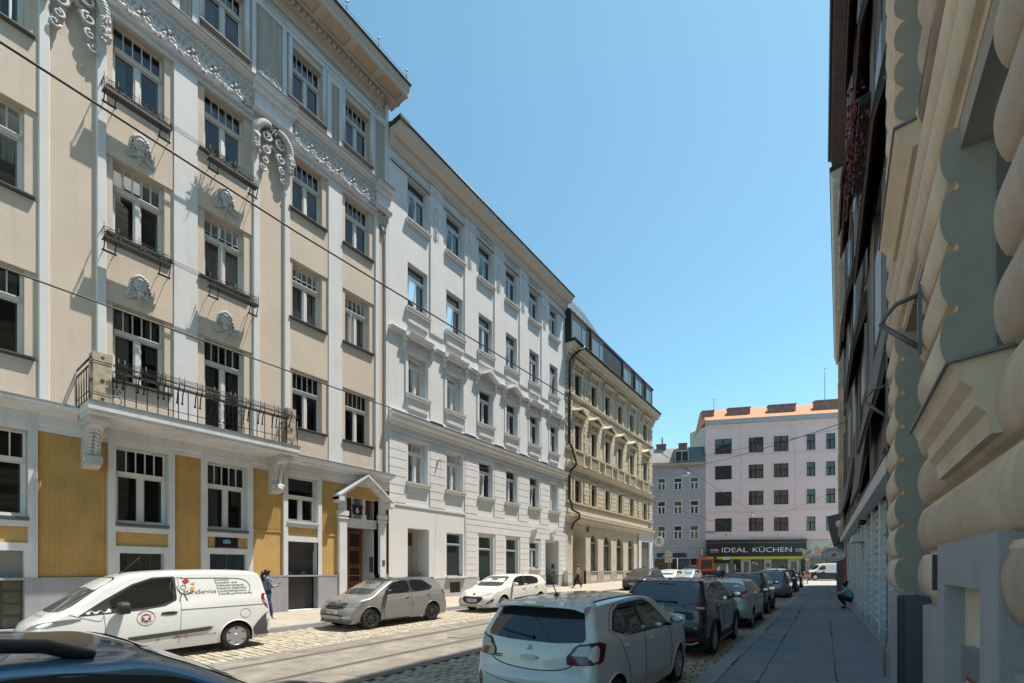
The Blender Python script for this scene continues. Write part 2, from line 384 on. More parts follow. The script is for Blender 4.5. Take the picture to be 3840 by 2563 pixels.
def interior(w_, h_, tr=.66, seed=0):
    r = random.Random(seed); c = MB(); hw = w_/2
    # inner casement + curtains (mat 0 curtain, 1 frame, 2 dark room)
    zt = h_*tr
    c.quad((-hw-.1,.75,-.1),(hw+.1,.75,-.1),(hw+.1,.75,h_+.1),(-hw-.1,.75,h_+.1),2)
    for x in (-hw-.02,hw+.02): c.quad((x,.09,0),(x,.75,0),(x,.75,h_),(x,.09,h_),2)
    c.quad((-hw,.09,h_),(hw,.09,h_),(hw,.75,h_),(-hw,.75,h_),2); c.quad((-hw,.09,.02),(hw,.09,.02),(hw,.75,.02),(-hw,.75,.02),1)
    for x in (-hw+.07,-.075,.03,hw-.115): c.box(x,x+.05,.16,.2,.05,zt-.06,1)
    c.box(-hw+.05,hw-.05,.16,.2,zt-.07,zt+.02,1)
    for s in (-1, 1):
        if r.random() < .75:
            wd = r.uniform(.14,.42)*w_/1.2; x0 = s*(hw-.08); n = 10; z0 = r.choice([.1,.1,.6,.9])*1.
            pts = [(x0-s*wd*i/n, .24+.025*sin(i*2.4)) for i in range(n+1)]
            for p, q in zip(pts[:-1], pts[1:]): c.quad((p[0],p[1],z0),(q[0],q[1],z0),(q[0],q[1],h_-.05),(p[0],p[1],h_-.05),0)
    if r.random() < .3: c.box(-hw+.08,hw-.08,.22,.23,h_*.72,h_-.05,0)
    return c
class WinType:
    def __init__(s, w_, h_, fm=None, gm=None, inside=False, **k):
        s.inside = inside; f, g = casement(w_, h_, **k); s.w, s.h = w_, h_
        s.f = f.data('window', fm or FRAME); s.g = g.data('pane', gm or (GLASS if inside else BGLASS))
        if inside: s.c = [interior(w_, h_, k.get('tr', .66), i).data('curtain', [CURT, FRAME, ROOM]) for i in range(4)]
    def put(s, parent, x, y, z, n=0):
        o = link('window', s.f, parent, (x,y,z)); link('pane', s.g, o)
        if s.inside: link('curtain', s.c[n % 4], o)
        return o
def relief_leaf(mb, cx, cz, y, r, a, s=1, m=0):
    """acanthus-like fan of lobes"""
    for k in range(-3, 4):
        b = a+k*.42; l = r*(1-.07*abs(k)); q = Matrix.Rotation(-b, 3, 'Y')
        mb.ball((cx+l*.55*cos(b), y-.02, cz+l*.55*sin(b)), (l*.5, .035+.012*(k % 2), r*.14), m, 6, 4, q)
def rosette(mb, cx, cz, y, r, n=7, m=0):
    for k in range(n):
        b = 2*pi*k/n; mb.ball((cx+r*.6*cos(b), y-.02, cz+r*.6*sin(b)), (r*.42,.045,r*.2), m, 6, 4, Matrix.Rotation(-b, 3, 'Y'))
    mb.ball((cx,y-.05,cz), r*.24, m, 6, 4)

# ---------------------------------------------------------------- cream apartment house
ROT90 = pi/2
B1 = thing('apartment_house', 'tall cream and ochre apartment house with iron balcony, relief frieze and house number 6', 'apartment building', (-17.1,0,0), ROT90)
Y0, Y1 = -4.0, 13.85
bays = [(-1.76, [(-1.39,-.14),(.97,2.21)], (.10,.75), 2.45), (3.60, [(3.97,5.22),(6.32,7.56)], (5.45,6.10), 7.83), (8.96, [(9.31,10.55),(11.62,12.86)], (10.81,11.44), 13.11)]
floors = [(7.37,9.62),(11.55,13.83),(15.74,17.86),(19.95,22.05)]
wins = [wq for b in bays for wq in b[1]]
holes = [(a,b,c,d) for a,b in wins for c,d in floors]
balc_door = (6.32,7.56)
mb = MB()
holes = [h if not (h[0] == 6.32 and h[2] == 7.37) else (6.32,7.56,6.5,9.62) for h in holes]
# ground-floor openings
gw = [(4.02,5.30,3.22,5.48),(6.38,7.66,3.22,5.48),(9.10,10.33,3.72,5.48),(.99,2.27,3.22,5.48),(-1.3,-.02,3.22,5.48)]
gl = [(4.11,5.19,1.2,2.36),(6.45,7.60,1.2,2.40),(9.10,10.33,.30,2.96),(1.05,2.20,.35,2.36),(-1.25,-.1,.35,2.36)]
for f in floors: pass
wall(mb, Y0, Y1, 6.1, 24.2, holes, 0, .26)
mb.build('wall', CREAM, B1)
mb = MB()
wall(mb, Y0, Y1, 1.62, 6.1, gw+[(a,b,max(c,1.62),d) for a,b,c,d in gl if d > 1.62]+[(11.61,13.33,1.62,5.0)], 0, .3, 0, 1)
mb.build('ground_wall', [OCHRE, GREYW], B1)
mb = MB()
wall(mb, Y0, Y1, -.6, 1.62, [(a,b,c,1.62) for a,b,c,d in gl]+[(11.61,13.33,.36,1.62)], -.10, .35)
mb.box(Y0,11.61,-.11,-.02,1.6,1.66); mb.box(13.33,Y1+.02,-.11,-.02,1.6,1.66)
mb.build('plinth', PLINTH, B1)
# ribbed ochre plaster
for a,b,z0 in ((2.47,3.80,1.68),(5.50,6.17,1.68),(7.86,8.90,3.35),(10.56,11.18,3.33),(13.67,13.84,1.68),(-.9+.0,.75,1.68)):
    x = a; mb = MB()
    while x < b-.03:
        mb.ext([(x,0),(x+.013,-.017),(x+.032,-.017),(x+.044,0)], 'z', z0, 5.5); x += .044
    mb.build('ribbed_plaster', OCHRE, B1)
for a,b in ((7.86,8.90),(10.56,11.18)): piece('plaster_band', OCHRE, B1, a,b,-.03,0,3.27,3.33)
# white pilasters, lesenes, spandrels
for p0, ws, (l0,l1), p1 in bays:
    for a in (p0, p1):
        a0, a1 = a, a+.215; mb = MB()
        mb.ext([(a0,0),(a0,-.085),(a0+.02,-.105),(a1-.02,-.105),(a1,-.085),(a1,0)], 'z', 6.3, 18.2); mb.build('pilaster', WHITE, B1)
    piece('pilaster', WHITE, B1, l0,l1,-.075,0,6.3,18.0)
    for (a, b), (q0, q1) in zip(ws, ((p0+.215,l0),(l1,p1))):
        for k in range(-1, 3):
            z0 = 6.3 if k < 0 else floors[k][1]; z1 = floors[k+1][0]-.06 if k < 2 else floors[2][1]
            if k == 2: continue
            if k < 0 and a == 6.32: continue
            piece('spandrel', CREAM, B1, q0,q1,-.045,0,z0,z1)
piece('pilaster', WHITE, B1, Y1-.16,Y1,-.105,0,6.3,23.4)
# windows of the upper floors
W_up = [WinType(1.24, z1-z0, inside=True) for z0, z1 in floors]
W_dr = WinType(1.24, 3.1, inside=True, tr=.76)
sillm = MB(); sillm.box(-.80,.80,-.16,.02,-.035,-.0); sillm.box(-.62,.62,-.0,.26,-.02,.015); sillm.ext([(-.14,-.035),(-.05,-.06),(0,-.06),(0,-.035)], 'x', -.80, .80)
SD = sillm.data('sill', SILLM)
n = 0
for k, (z0, z1) in enumerate(floors):
    for a, b in wins:
        n += 1
        if k == 0 and a == 6.32: W_dr.put(B1, (a+b)/2, .2, 6.5, 1); continue
        o = W_up[k].put(B1, (a+b)/2, .2, z0+.015, n*7+k)
        link('sill', SD, o, (0,-.2,0))
# open casements
def leaf(parent, x, y, z, w_, h_, ang, mat=FRAME, hinge=1):
    f = MB(); g = MB(); t = .05
    f.box(0,t,0,.04,0,h_); f.box(w_-t,w_,0,.04,0,h_); f.box(t,w_-t,0,.04,0,t); f.box(t,w_-t,0,.04,h_-t,h_); g.quad((t,.02,t),(w_-t,.02,t),(w_-t,.02,h_-t),(t,.02,h_-t))
    o = f.build('open_sash', mat, parent, (x,y,z)); o.rotation_euler = (0,0,ang); g.build('pane', GLASS, o); return o
leaf(B1, 12.0, .1, 11.6, .5, 1.4, 1.2); leaf(B1, 6.9, .1, 11.6, .5, 1.4, 1.1); leaf(B1, 2.0, .1, 15.8, .5, 1.3, 1.9)
# ground-floor windows with flat surrounds
W_gr = WinType(1.26, 2.24, inside=True)
W_g3 = WinType(1.21, 1.74, inside=True, tr=.56, panes=1)
for i, (a,b,c,d) in enumerate(gw):
    s = MB(); q = .17
    s.box(a-q,a,-.09,0,1.62,d+.22); s.box(b,b+q,-.09,0,1.62,d+.22); s.box(a,b,-.09,0,d,d+.22); s.box(a-q+.04,b+q-.04,-.11,-.09,d+.19,d+.225)
    e = gl[i]; zt = min(c, 3.0)
    s.box(a,b,-.085,0,c-.24 if i != 2 else c-.2,c-.05)
    s.box(a,b,-.085,0,e[3],e[3]+.2); s.box(a,e[0],-.085,0,1.62,e[3]); s.box(e[1],b,-.085,0,1.62,e[3])
    s.build('window_surround', GREYW, B1)
    o = (W_g3 if i == 2 else W_gr).put(B1, (a+b)/2, .16, c+.01, i)
    sl_ = MB(); sl_.box(-.65,.65,-.30,.02,-.05,0); sl_.ext([(-.30,-.05),(-.22,-.12),(-.1,-.12),(-.1,-.05)], 'x', -.65, .65); sl_.build('sill', SILLM if i != 2 else GREYW, o)
def grid_window(x0,x1,z0,z1,nx,nz,y,fm,gm,name='basement_window'):
    f = MB(); g = MB()
    for i in range(nx+1): x = x0+(x1-x0)*i/nx; f.box(x-.025,x+.025,y-.02,y+.03,z0,z1)
    for j in range(nz+1): z = z0+(z1-z0)*j/nz; f.box(x0,x1,y-.015,y+.025,z-.022,z+.022)
    g.quad((x0,y+.01,z0),(x1,y+.01,z0),(x1,y+.01,z1),(x0,y+.01,z1))
    o = f.build(name, fm, B1); g.build('pane', gm, o)
DUST = M('dusty_glass', (.14,.125,.09), .25, var=.2, vs=6)
grid_window(4.11,5.19,1.2,2.36,4,3,.24,M('grey_green_frame',(.055,.06,.058),.5),M('dull_glass',(.045,.042,.036),.3,var=.2,vs=5))
grid_window(6.45,7.60,1.2,2.40,2,1,.1,M('teal_grey_frame',(.05,.075,.085),.5),BGLASS)
grid_window(1.05,2.20,.35,1.62,3,4,.24,M('grey_green_frame',(.055,.06,.058),.5),DUST)
mb = MB(); mb.box(1.05,2.2,.2,.26,1.62,2.36); mb.build('basement_panel', M('grey_board',(.27,.25,.23),.8,var=.15,vs=3), B1)
# rolling shutter of the little shop
mb = MB(); z = .3
while z < 2.62: mb.ext([(.30,z),(.285,z+.02),(.285,z+.05),(.30,z+.062)], 'x', 9.12, 10.3); z += .064
mb.box(9.1,10.33,.22,.32,2.62,2.96); mb.box(9.1,10.33,.20,.26,2.70,2.76)
mb.build('rolling_shutter', M('shutter_grey',(.075,.07,.068),.5,metal=.2,var=.15,vs=3), B1)
mb = MB(); R2 = random.Random(3)
for k in range(14): x, z = (9.2+R2.uniform(0,.25) if k < 6 else 9.75+R2.uniform(0,.22)), 1.68+R2.uniform(-.05,.07); mb.box(x,x+R2.uniform(.02,.08),.278,.282,z,z+R2.uniform(.015,.05))
mb.build('paper_stickers', M('paper_white',(.6,.6,.6)), B1)
mb = MB(); mb.box(9.05,10.4,-.2,.3,.1,.31); mb.build('threshold', GREYW, B1)
# little black sign with picture
mb = MB(); mb.box(6.63,7.33,-.055,-.02,2.56,3.0); sg = mb.build('sign', M('black_sign',(.012,.011,.011),.35), B1)
mb = MB(); mb.ext([(6.86,2.76),(7.1,2.76),(7.1,2.87),(6.98,2.91),(6.86,2.87)], 'y', -.062, -.054); mb.build('sign_picture', M('sign_blue',(.16,.26,.38)), sg)
mb = MB()
for k in range(12): mb.box(6.70+k*.048,6.70+k*.048+.03,-.06,-.054,2.61,2.645)
mb.build('lettering', M('sign_rust',(.32,.10,.04)), sg)
# portal
mb = MB()
for a, b in ((11.25,11.61),(13.33,13.65)):
    mb.box(a,b,-.16,0,.3,4.02); mb.box(a-.05,b+.05,-.2,0,4.02,4.1); mb.box(a-.02,b+.02,-.18,0,4.1,4.16); mb.box(a-.06,b+.06,-.22,0,4.16,4.36); mb.box(a+.02,b-.02,-.16,0,4.36,5.15)
xm = (11.0+13.9)/2
for s in (-1, 1):
    f = lambda o: xm+s*o
    for y_, t0, t1 in ((-.5,.0,.10),(-.44,.10,.22)):
        poly = [(f(1.42),4.98-t0*.9),(f(0),6.02-t0),(f(0),6.02-t1),(f(1.42),4.98-t1*.9-.0)]
        mb.ext(poly, 'y', y_, 0.0)
    mb.box(f(1.42),f(1.18),-.5,0,4.72,4.90); mb.box(f(1.40),f(1.22),-.42,0,4.66,4.72)
mb.box(11.61,13.33,.1,.35,3.72,4.05); mb.box(11.61,13.33,.05,.35,4.05,4.1)
mb.box(12.02,12.90,-.12,-.02,5.85,6.1)
mb.build('portal', GREYW, B1)
mb = MB()   # recess side walls, vault, floor
for x in (11.61,13.33): mb.quad((x,-.001,.3),(x,1.3,.3),(x,1.3,5.1),(x,-.001,5.1))
for s in (-1, 1): mb.quad((xm+s*.88,-.02,5.1),(xm+s*.88,1.3,5.1),(xm,1.3,5.72),(xm,-.02,5.72))
mb.quad((11.61,1.3,.3),(13.33,1.3,.3),(13.33,1.3,5.8),(11.61,1.3,5.8))
mb.box(11.61,13.33,-.1,1.3,.1,.30)
mb.build('portal_recess', GREYW, B1)
WOOD = M('orange_wood_door', (.23,.075,.018), .35, var=.3, vs=8, streak=.15, coat=.3)
mb = MB(); x0, x1 = 11.66, 13.28
mb.box(x0,x1,1.16,1.24,.32,3.72,1)
for a, b in ((x0+.04,x0+.80),(x0+.84,x1-.04)):
    mb.box(a,a+.12,1.1,1.17,.34,3.68); mb.box(b-.12,b,1.1,1.17,.34,3.68)
    for k in range(5): z = .34+k*.80; mb.box(a+.12,b-.12,1.1,1.17,z,z+(.2 if k else .16) if k < 4 else 3.68)
dr = mb.build('door', [WOOD, M('door_panel_dark',(.035,.027,.024),.25)], B1)
mb = MB(); mb.tube([(12.42,1.08,1.25),(12.42,1.05,1.3),(12.42,1.05,1.5),(12.42,1.08,1.55)], .014); mb.build('handle', M('brass',(.5,.33,.12),.3,metal=1), dr)
# fanlight behind: wooden uprights over lintel with the number plaque
mb = MB(); mb.box(11.68,12.02,.16,.22,4.1,5.2,1); mb.box(12.02,12.10,.1,.24,4.1,5.5); mb.box(12.55,12.68,.06,.24,4.1,5.5); mb.box(12.5,12.73,.04,.26,4.1,4.3); mb.box(12.68,13.0,.18,.22,4.1,5.1,1)
mb.build('fanlight', [GREYW, M('door_panel_brown',(.09,.03,.012),.4)], B1)
mb = MB(); mb.box(11.98,12.44,-.03,.0,4.28,4.62); mb.box(11.95,12.47,-.08,.03,4.62,4.68)
pl = mb.build('number_plaque', M('plaque_dark_blue',(.012,.016,.03),.35), B1)
txt('house_number', '6', pl, (12.21,-.034,4.45), (pi/2,0,0), .34, M('enamel_white',(.75,.75,.75),.4))
mb = MB(); mb.box(13.318,13.326,.35,.62,1.75,2.45); mb.box(13.44,13.58,-.175,-.16,2.05,2.3); mb.build('door_intercom', M('intercom_grey',(.16,.16,.17),.4,metal=.5), B1)
# ledge over the ground floor and entablature
mb = MB(); E1 = Y1+.03
for a, b in ((Y0,3.17),(8.85,E1)):
    mb.ext([(0,6.12),(-.10,6.12),(-.14,6.0),(-.30,5.98),(-.33,6.05),(-.5,6.08),(-.53,6.14),(-.53,6.22),(0,6.36)], 'x', a, b, 0)
mb.ext([(0,5.52),(-.075,5.52),(-.075,5.66),(-.10,5.70),(-.10,5.95),(-.16,6.0),(0,6.1)], 'x', Y0, E1-.02)
mb.builds('ledge', GREYW, B1)
mb = MB()
for a, b in ((Y0,3.15),(8.87,E1+.01)): mb.ext([(-.545,6.205),(-.545,6.235),(-.02,6.38),(-.02,6.36)], 'x', a, b)
mb.builds('ledge_flashing', LEAD, B1)
# balcony
bal = MB(); bx0, bx1, bp = 3.17, 8.85, -1.38
bal.box(bx0,bx1,bp,-.02,6.06,6.27); bal.box(bx0+.03,bx1-.03,bp+.05,-.02,5.98,6.06)
BAL = bal.build('balcony', GREYW, B1)
mb = MB(); mb.box(bx0-.03,bx1+.03,bp-.03,-.0,6.27,6.295); mb.build('balcony_flashing', LEAD, BAL)
for (a, b) in ((3.26,3.66),(8.40,8.72)):      # stone piers
    mb = MB(); y0, y1 = bp+.04, bp+.42
    for z0, z1, t in ((6.295,6.44,.0),(6.44,6.47,.025),(6.47,6.50,.0),(6.50,6.53,.025),(6.53,7.26,.012),(7.26,7.29,.03),(7.29,7.32,.005),(7.32,7.35,.03),(7.35,7.58,.0)):
        mb.box(a+t,b-t,y0+t,y1-t,z0,z1)
    for z in (7.46,6.86,6.37): mb.ball(((a+b)/2,y0+.005,z),(.045,.02,.045),1,8,5); mb.ball((a+.0,y0+.19,z),(.02,.045,.045),1,8,5)
    mb.build('stone_pier', [STONE, M('stone_dark',(.08,.07,.055),.9)], BAL)
mb = MB(); ry = bp+.10; za, zb_ = 6.295, 7.33
def rail_run(p, q, nb):
    for z in (6.52,7.16,7.20,7.33,7.37): mb.tube([(*p,z),(*q,z)], .011 if z < 7.3 else .014, 5)
    for i in range(nb+1):
        t = i/nb; x, y = p[0]+(q[0]-p[0])*t, p[1]+(q[1]-p[1])*t; mb.tube([(x,y,za),(x,y,7.2)], .014, 5)
rail_run((3.68,ry),(8.40,ry),19); rail_run((3.2,bp+.1),(3.2,-.02),5); rail_run((8.8,bp+.1),(8.8,-.02),5)
for i in range(11):
    x = 3.75+i*.46
    for dx in (0, .13):
        mb.tube([(x+dx,ry-.02,6.80),(x+dx,ry-.05,6.9),(x+dx,ry-.07,7.05),(x+dx,ry-.16,7.16),(x+dx,ry-.2,7.2)], .017, 5)
        mb.tube([(x+dx,ry-.2,7.15),(x+dx,ry-.2,7.5)], .012, 5); mb.ball((x+dx,ry-.02,6.78), .035, 0, 6, 4)
    for k in range(3):
        a = k*pi/3; mb.tube([(x+.065-.05*cos(a),ry-.2,7.33-.07*sin(a)),(x+.065+.05*cos(a),ry-.2,7.33+.07*sin(a))], .006, 4)
    for k in range(3): mb.tube([(x+.16+k*.1+.045*cos(t*pi/5),ry-.2,7.31+.035*sin(t*pi/5)) for t in range(11)], .005, 4)
for z in (7.2,7.26,7.38,7.43): mb.tube([(3.68,ry-.2,z),(8.42,ry-.2,z)], .010, 5)
mb.box(3.7,8.4,ry-.21,ry-.02,7.15,7.17)
for cx in (3.76,8.32,5.98,6.92):
    for z, r in ((6.42,.1),(6.97,.08)): mb.tube([(cx+r*cos(t*pi/8),ry,z+r*sin(t*pi/8)) for t in range(17)], .010, 5)
    mb.tube(spiral(cx,6.64,.085,1.4,0,1,ry), .010, 5)
cx, cz = 6.45, 6.80       # spider-web panel
for k in range(14):
    a = 2*pi*k/14; mb.tube([(cx,ry,cz),(cx+.34*cos(a),ry,cz+.36*sin(a))], .007, 4)
for rr in (.33,):
    pts = []
    for k in range(12):
        a = 2*pi*k/12; b = 2*pi*(k+.5)/12; pts += [(cx+rr*cos(a),ry,cz+rr*sin(a)),(cx+rr*.82*cos(b),ry,cz+rr*.82*sin(b))]
    mb.tube(pts+[pts[0]], .008, 4)
mb.ball((cx,ry,cz), .05, 0, 8, 5)
for sx in (-.2,.2,-.1,.1): mb.tube(spiral(cx+sx*1.3,6.38,.075,1.3,0,1 if sx > 0 else -1,ry), .009, 4)
mb.build('railing', IRON, BAL)
# console brackets under the balcony
def console(x):
    mb = MB()
    prof = [(0,5.98),(-1.0,5.98),(-1.04,5.9),(-1.0,5.78),(-.72,5.76),(-.52,5.62),(-.42,5.4),(-.36,5.18),(-.34,5.05),(-.44,5.0),(-.46,4.86),(-.38,4.74),(-.2,4.68),(0,4.68)]
    mb.ext(prof, 'x', x-.17, x+.17); mb.ext([(0,5.99),(-1.06,5.99),(-1.06,5.84),(-.9,5.8),(0,5.8)], 'x', x-.21, x+.21)
    for k in range(4): mb.box(x-.10+k*.055,x-.075+k*.055,-1.075,-1.05,5.86,5.96)
    for i in range(7):
        t = i/6; z = 5.66-.56*t; y = -(.60-.24*t**.6)
        for s in (-1, 1): mb.ball((x+s*.06,y,z), (.085,.05,.05), 0, 6, 4, Matrix.Rotation(s*.7,3,'Y'))
    for k in range(-3, 4): mb.ball((x+k*.035,-.44,4.86-.012*abs(k)),(.022,.05,.12),0,6,4,Matrix.Rotation(-k*.22,3,'Y'))
    for s in (-1, 1): mb.lathe([(.0,-.02),(.11,-.02),(.11,.02),(.06,.03),(.05,.0),(0,.02)], (x+s*.18,-.36,4.92), 'x', 12)
    mb.build('console', STUC, B1)
console(3.46); console(8.56)
# flower-box ironwork below the windows
PLANT = M('plant_green', (.045,.085,.02), .8, var=.4, vs=12); TERRA = M('terracotta', (.30,.10,.05), .8)
def flower_rail(z):
    mb = MB(); p = -.55
    segs = ((3.66,5.22),(6.28,7.80))
    for a, b in segs:
        mb.box(a,b,p,p+.26,z-.04,z-.015); mb.box(a,b,p-.005,p+.01,z-.06,z+.02)
        for zz in (z+.10,z+.17): mb.tube([(a,p+.26,zz),(a,p,zz),(b,p,zz),(b,p+.26,zz)], .009, 4)
        mb.tube([(a,p,z+.24),(b,p,z+.24)], .010, 4)
        nn = 10
        for i in range(nn+1):
            x = a+(b-a)*i/nn; mb.tube([(x,p,z-.04),(x,p,z+(.36 if i in (0,2,5,8,10) else .24))], .009 if i in (0,2,5,8,10) else .005, 4)
            if i in (1,6,9): mb.tube([(x+.06*cos(t*pi/6),p,z+.17+.06*sin(t*pi/6)) for t in range(13)], .006, 4)
            if i < nn: mb.tube([(x,p,z),(x+(b-a)/nn,p,z+.1)], .004, 4); mb.tube([(x,p,z+.1),(x+(b-a)/nn,p,z)], .004, 4)
        for i in range(40): x = a+(b-a)*i/39; mb.ext([(x-.015,z-.06),(x,z-.1),(x+.015,z-.06)], 'y', p, p+.012)
        for x in (a+.02,a+.26,b-.26,b-.02):
            mb.tube([(x,p+.02,z-.04),(x,p+.05,z-.18),(x,p+.12,z-.30),(x,p+.14,z-.36)], .015, 5); mb.tube([(x,p+.14,z-.36),(x,0,z-.40)], .008, 4)
        for x0 in (a,b-.28): mb.box(x0-.02,x0+.30,p+.11,p+.16,z-.38,z-.345)
    for zz in (z+.04,z+.10,z+.17): mb.tube([(5.22,p,zz),(6.28,p,zz)], .008, 4)
    for i in range(12): x = 5.22+1.06*i/12; mb.tube([(x,p,z+.04),(x+.09,p,z+.13)], .004, 4)
    mb.tube([(3.66,p,z+.24),(3.66,0,z+.24)], .011, 4); mb.tube([(7.8,p,z+.24),(7.8,0,z+.24)], .011, 4)
    mb.build('flower_rail', IRON, B1)
flower_rail(15.33); flower_rail(11.17)
# relief masks
def mask(x, z, sc=1.):
    mb = MB(); y = -.05
    mb.ball((x,y,z+.10*sc),(.17*sc,.10,.24*sc),0,10,8); mb.ball((x,y-.09,z+.08*sc),(.03*sc,.05,.08*sc),0,6,5)
    for s in (-1, 1):
        mb.ball((x+s*.07*sc,y-.085,z+.14*sc),(.035*sc,.02,.018*sc),0,6,4); mb.ball((x+s*.08*sc,y-.06,z+.02*sc),(.05*sc,.04,.05*sc),0,6,4)
        for k in range(5):
            mb.tube(spiral(x+s*(.17+.02*k)*sc,z+(.2-.12*k)*sc,.08*sc,1.1,1.5,s,y-.02), .022*sc, 5)
        for k in range(4): relief_leaf(mb, x+s*(.09+.05*k)*sc, z-(.18+.04*k)*sc, y, .13*sc, -pi/2+s*(.3+.25*k))
    mb.ball((x,y-.08,z-.07*sc),(.06*sc,.03,.025*sc),0,8,4); mb.ball((x,y-.03,z-.17*sc),(.10*sc,.06,.09*sc),0,8,5)
    for k in range(7): mb.ball((x+(k-3)*.05*sc,y-.05,z+(.31-.012*(k-3)**2)*sc),(.045*sc,.05,.06*sc),0,6,4)
    for k in range(9): mb.ball((x+R.uniform(-.05,.05)*sc,y-.05,z-(.27+.025*k)*sc),.03*sc,0,6,4)
    mb.build('relief_mask', STUC, B1)
for x in (4.6,6.94):
    for z in (14.52,10.32): mask(x, z, 1.05)
# frieze with acanthus relief
fz0, fz1 = 18.18, 18.98
mb = MB()
for a, b in ((-1.55,2.45),(3.81,7.83),(9.18,13.11)):
    mb.box(a,b,-.08,0,17.90,fz0-.08); mb.ext([(0,fz0-.1),(-.17,fz0-.1),(-.2,fz0-.05),(-.14,fz0),(0,fz0)], 'x', a, b)
    mb.box(a,b,-.10,0,fz0,fz1); mb.ext([(0,fz1),(-.12,fz1),(-.16,fz1+.05),(-.17,fz1+.16),(-.26,fz1+.2),(-.27,fz1+.27),(-.36,fz1+.31),(-.36,fz1+.36),(0,fz1+.42)], 'x', a, b)
for a, b in ((2.45,3.81),(7.83,9.18),(13.11,Y1-.02)):
    mb.box(a,b,-.26,0,18.30,18.95); mb.ext([(0,18.2),(-.28,18.2),(-.33,18.26),(-.36,18.33),(0,18.36)], 'x', a-.04, b+.04)
    mb.ext([(0,18.95),(-.3,18.95),(-.36,19.02),(-.38,19.16),(-.48,19.2),(-.5,19.3),(-.5,19.36),(0,19.42)], 'x', a-.06, b+.08)
mb.builds('entablature', GREYW, B1)
mb = MB()
for a, b in ((-1.55,2.45),(2.45,3.81),(3.81,7.83),(7.83,9.18),(9.18,13.11),(13.11,Y1-.02)):
    t = 1 if (b-a) < 1.5 else 0; y = (-.52 if t else -.375); mb.box(a-.06*t,b+.09*t,y-.01,0,fz1+.36+.02*t,fz1+.385+.02*t)
mb.builds('entablature_flashing', SILLM, B1)
for a, b in ((.2,2.45),(3.85,7.8),(9.2,13.1)):
    x = a+.16; k = 0; mb = MB()
    while x < b-.1:
        zc = (fz0+fz1)/2; y = -.10
        if k % 2 == 0:
            rosette(mb, x, zc+.02, y-.02, .26, 8); mb.tube(spiral(x+.27,zc+.2,.15,1.3,pi,1,y-.02), .032, 5); mb.tube(spiral(x-.27,zc-.2,.15,1.3,0,1,y-.02), .032, 5)
        else:
            relief_leaf(mb, x, zc-.28, y, .5, pi/2); relief_leaf(mb, x-.16, zc+.3, y, .3, -pi/2-.5); relief_leaf(mb, x+.16, zc+.3, y, .3, -pi/2+.5)
            for q in range(5): mb.ball((x+R.uniform(-.12,.12),y-.05,zc-.3+R.uniform(-.05,.06)), R.uniform(.03,.055), 0, 6, 4)
        for q in range(3): mb.ball((x+.16+R.uniform(-.05,.05),y-.03,zc+R.uniform(-.33,.33)), (R.uniform(.03,.07),.05,R.uniform(.03,.07)), 0, 6, 4)
        x += .32; k += 1
    x = a
    while x < b: mb.ball((x,-.175,fz1+.12),(.06,.035,.045),0,6,4); x += .125
    mb.build('frieze', STUC, B1)
# volute ornaments on the plain piers
def volute(x0, x1, z, full=True):
    mb = MB(); xc = (x0+x1)/2; hw = (x1-x0)/2-.05; y = -.16
    for s in (-1, 1):
        pts = []
        for i in range(13):
            t = i/12; a = pi/2-t*pi/2*1.0
            pts.append((xc+s*hw*(.15+.85*sin(t*pi/2)), y-.05*sin(t*pi), z-.10-.55*(1-cos(t*pi/2))))
        pts += [(xc+s*hw, y-.02, z-.65-.16*k) for k in range(1, 5)]
        mb.tube(pts, [.07+.07*sin(min(1,i/10)*pi/2) for i in range(len(pts))], 8)
        for i in range(1, len(pts)-3):
            p = Vector(pts[i]); mb.ball(p+Vector((0,-.07,0)), (.05,.09,.12), 0, 6, 4, Matrix.Rotation(s*(.4+.1*i),3,'Y'))
        for k in range(46):
            mb.ball((xc+s*hw+R.uniform(-.1,.1), y-.12+R.uniform(-.06,.06), z-.75-R.uniform(0,.75)*R.random()**.5), R.uniform(.03,.055), 0, 6, 4)
        mb.tube(spiral(xc+s*hw*.42,z-.55,.2,1.5,pi/2,s,y-.02,26,.05), [.055-.0014*i for i in range(27)], 6)
        mb.tube(spiral(xc+s*hw*.45,z-1.05,.17,1.4,pi/2,s,y,24,.05), [.05-.0013*i for i in range(25)], 6)
        mb.tube(spiral(xc+s*hw*.50,z-1.45,.13,1.3,pi/2,s,y,22,.04), [.042-.0012*i for i in range(23)], 6)
        mb.tube(spiral(xc+s*hw*.62,z-1.75,.12,1.2,pi,s,y,22,.04), [.036-.001*i for i in range(23)], 6)
        for k in range(5): relief_leaf(mb, xc+s*hw*(.2+.1*k), z-.75-.2*k, y+.05, .16, -pi/2-s*.5)
    rosette(mb, xc, z-.22, y-.05, .16, 6)
    mb.build('volute_ornament', STUC, B1)
volute(2.45,3.81,18.2); volute(7.83,9.18,18.2)
mb = MB(); xc = 13.5
for s in (-1, 1): mb.tube(spiral(xc+s*.17,17.95,.15,1.5,pi/2,s,-.15,24), [.045-.001*i for i in range(25)], 6); mb.tube(spiral(xc+s*.12,17.72,.09,1.3,-pi/2,s,-.13,22), .026, 5)
rosette(mb, xc, 17.8, -.14, .15, 6)
for k in range(6): relief_leaf(mb, xc+.02*(k % 2), 17.66-.03*k, -.1, .14, -pi/2+.3*(k-3))
mb.tube([(xc-.02,-.08,17.5),(xc+.1,-.08,17.3),(xc+.16,-.08,17.1),(xc+.17,-.08,16.6),(xc+.17,-.08,6.4)], .022, 5)
mb.build('volute_ornament', STUC, B1)
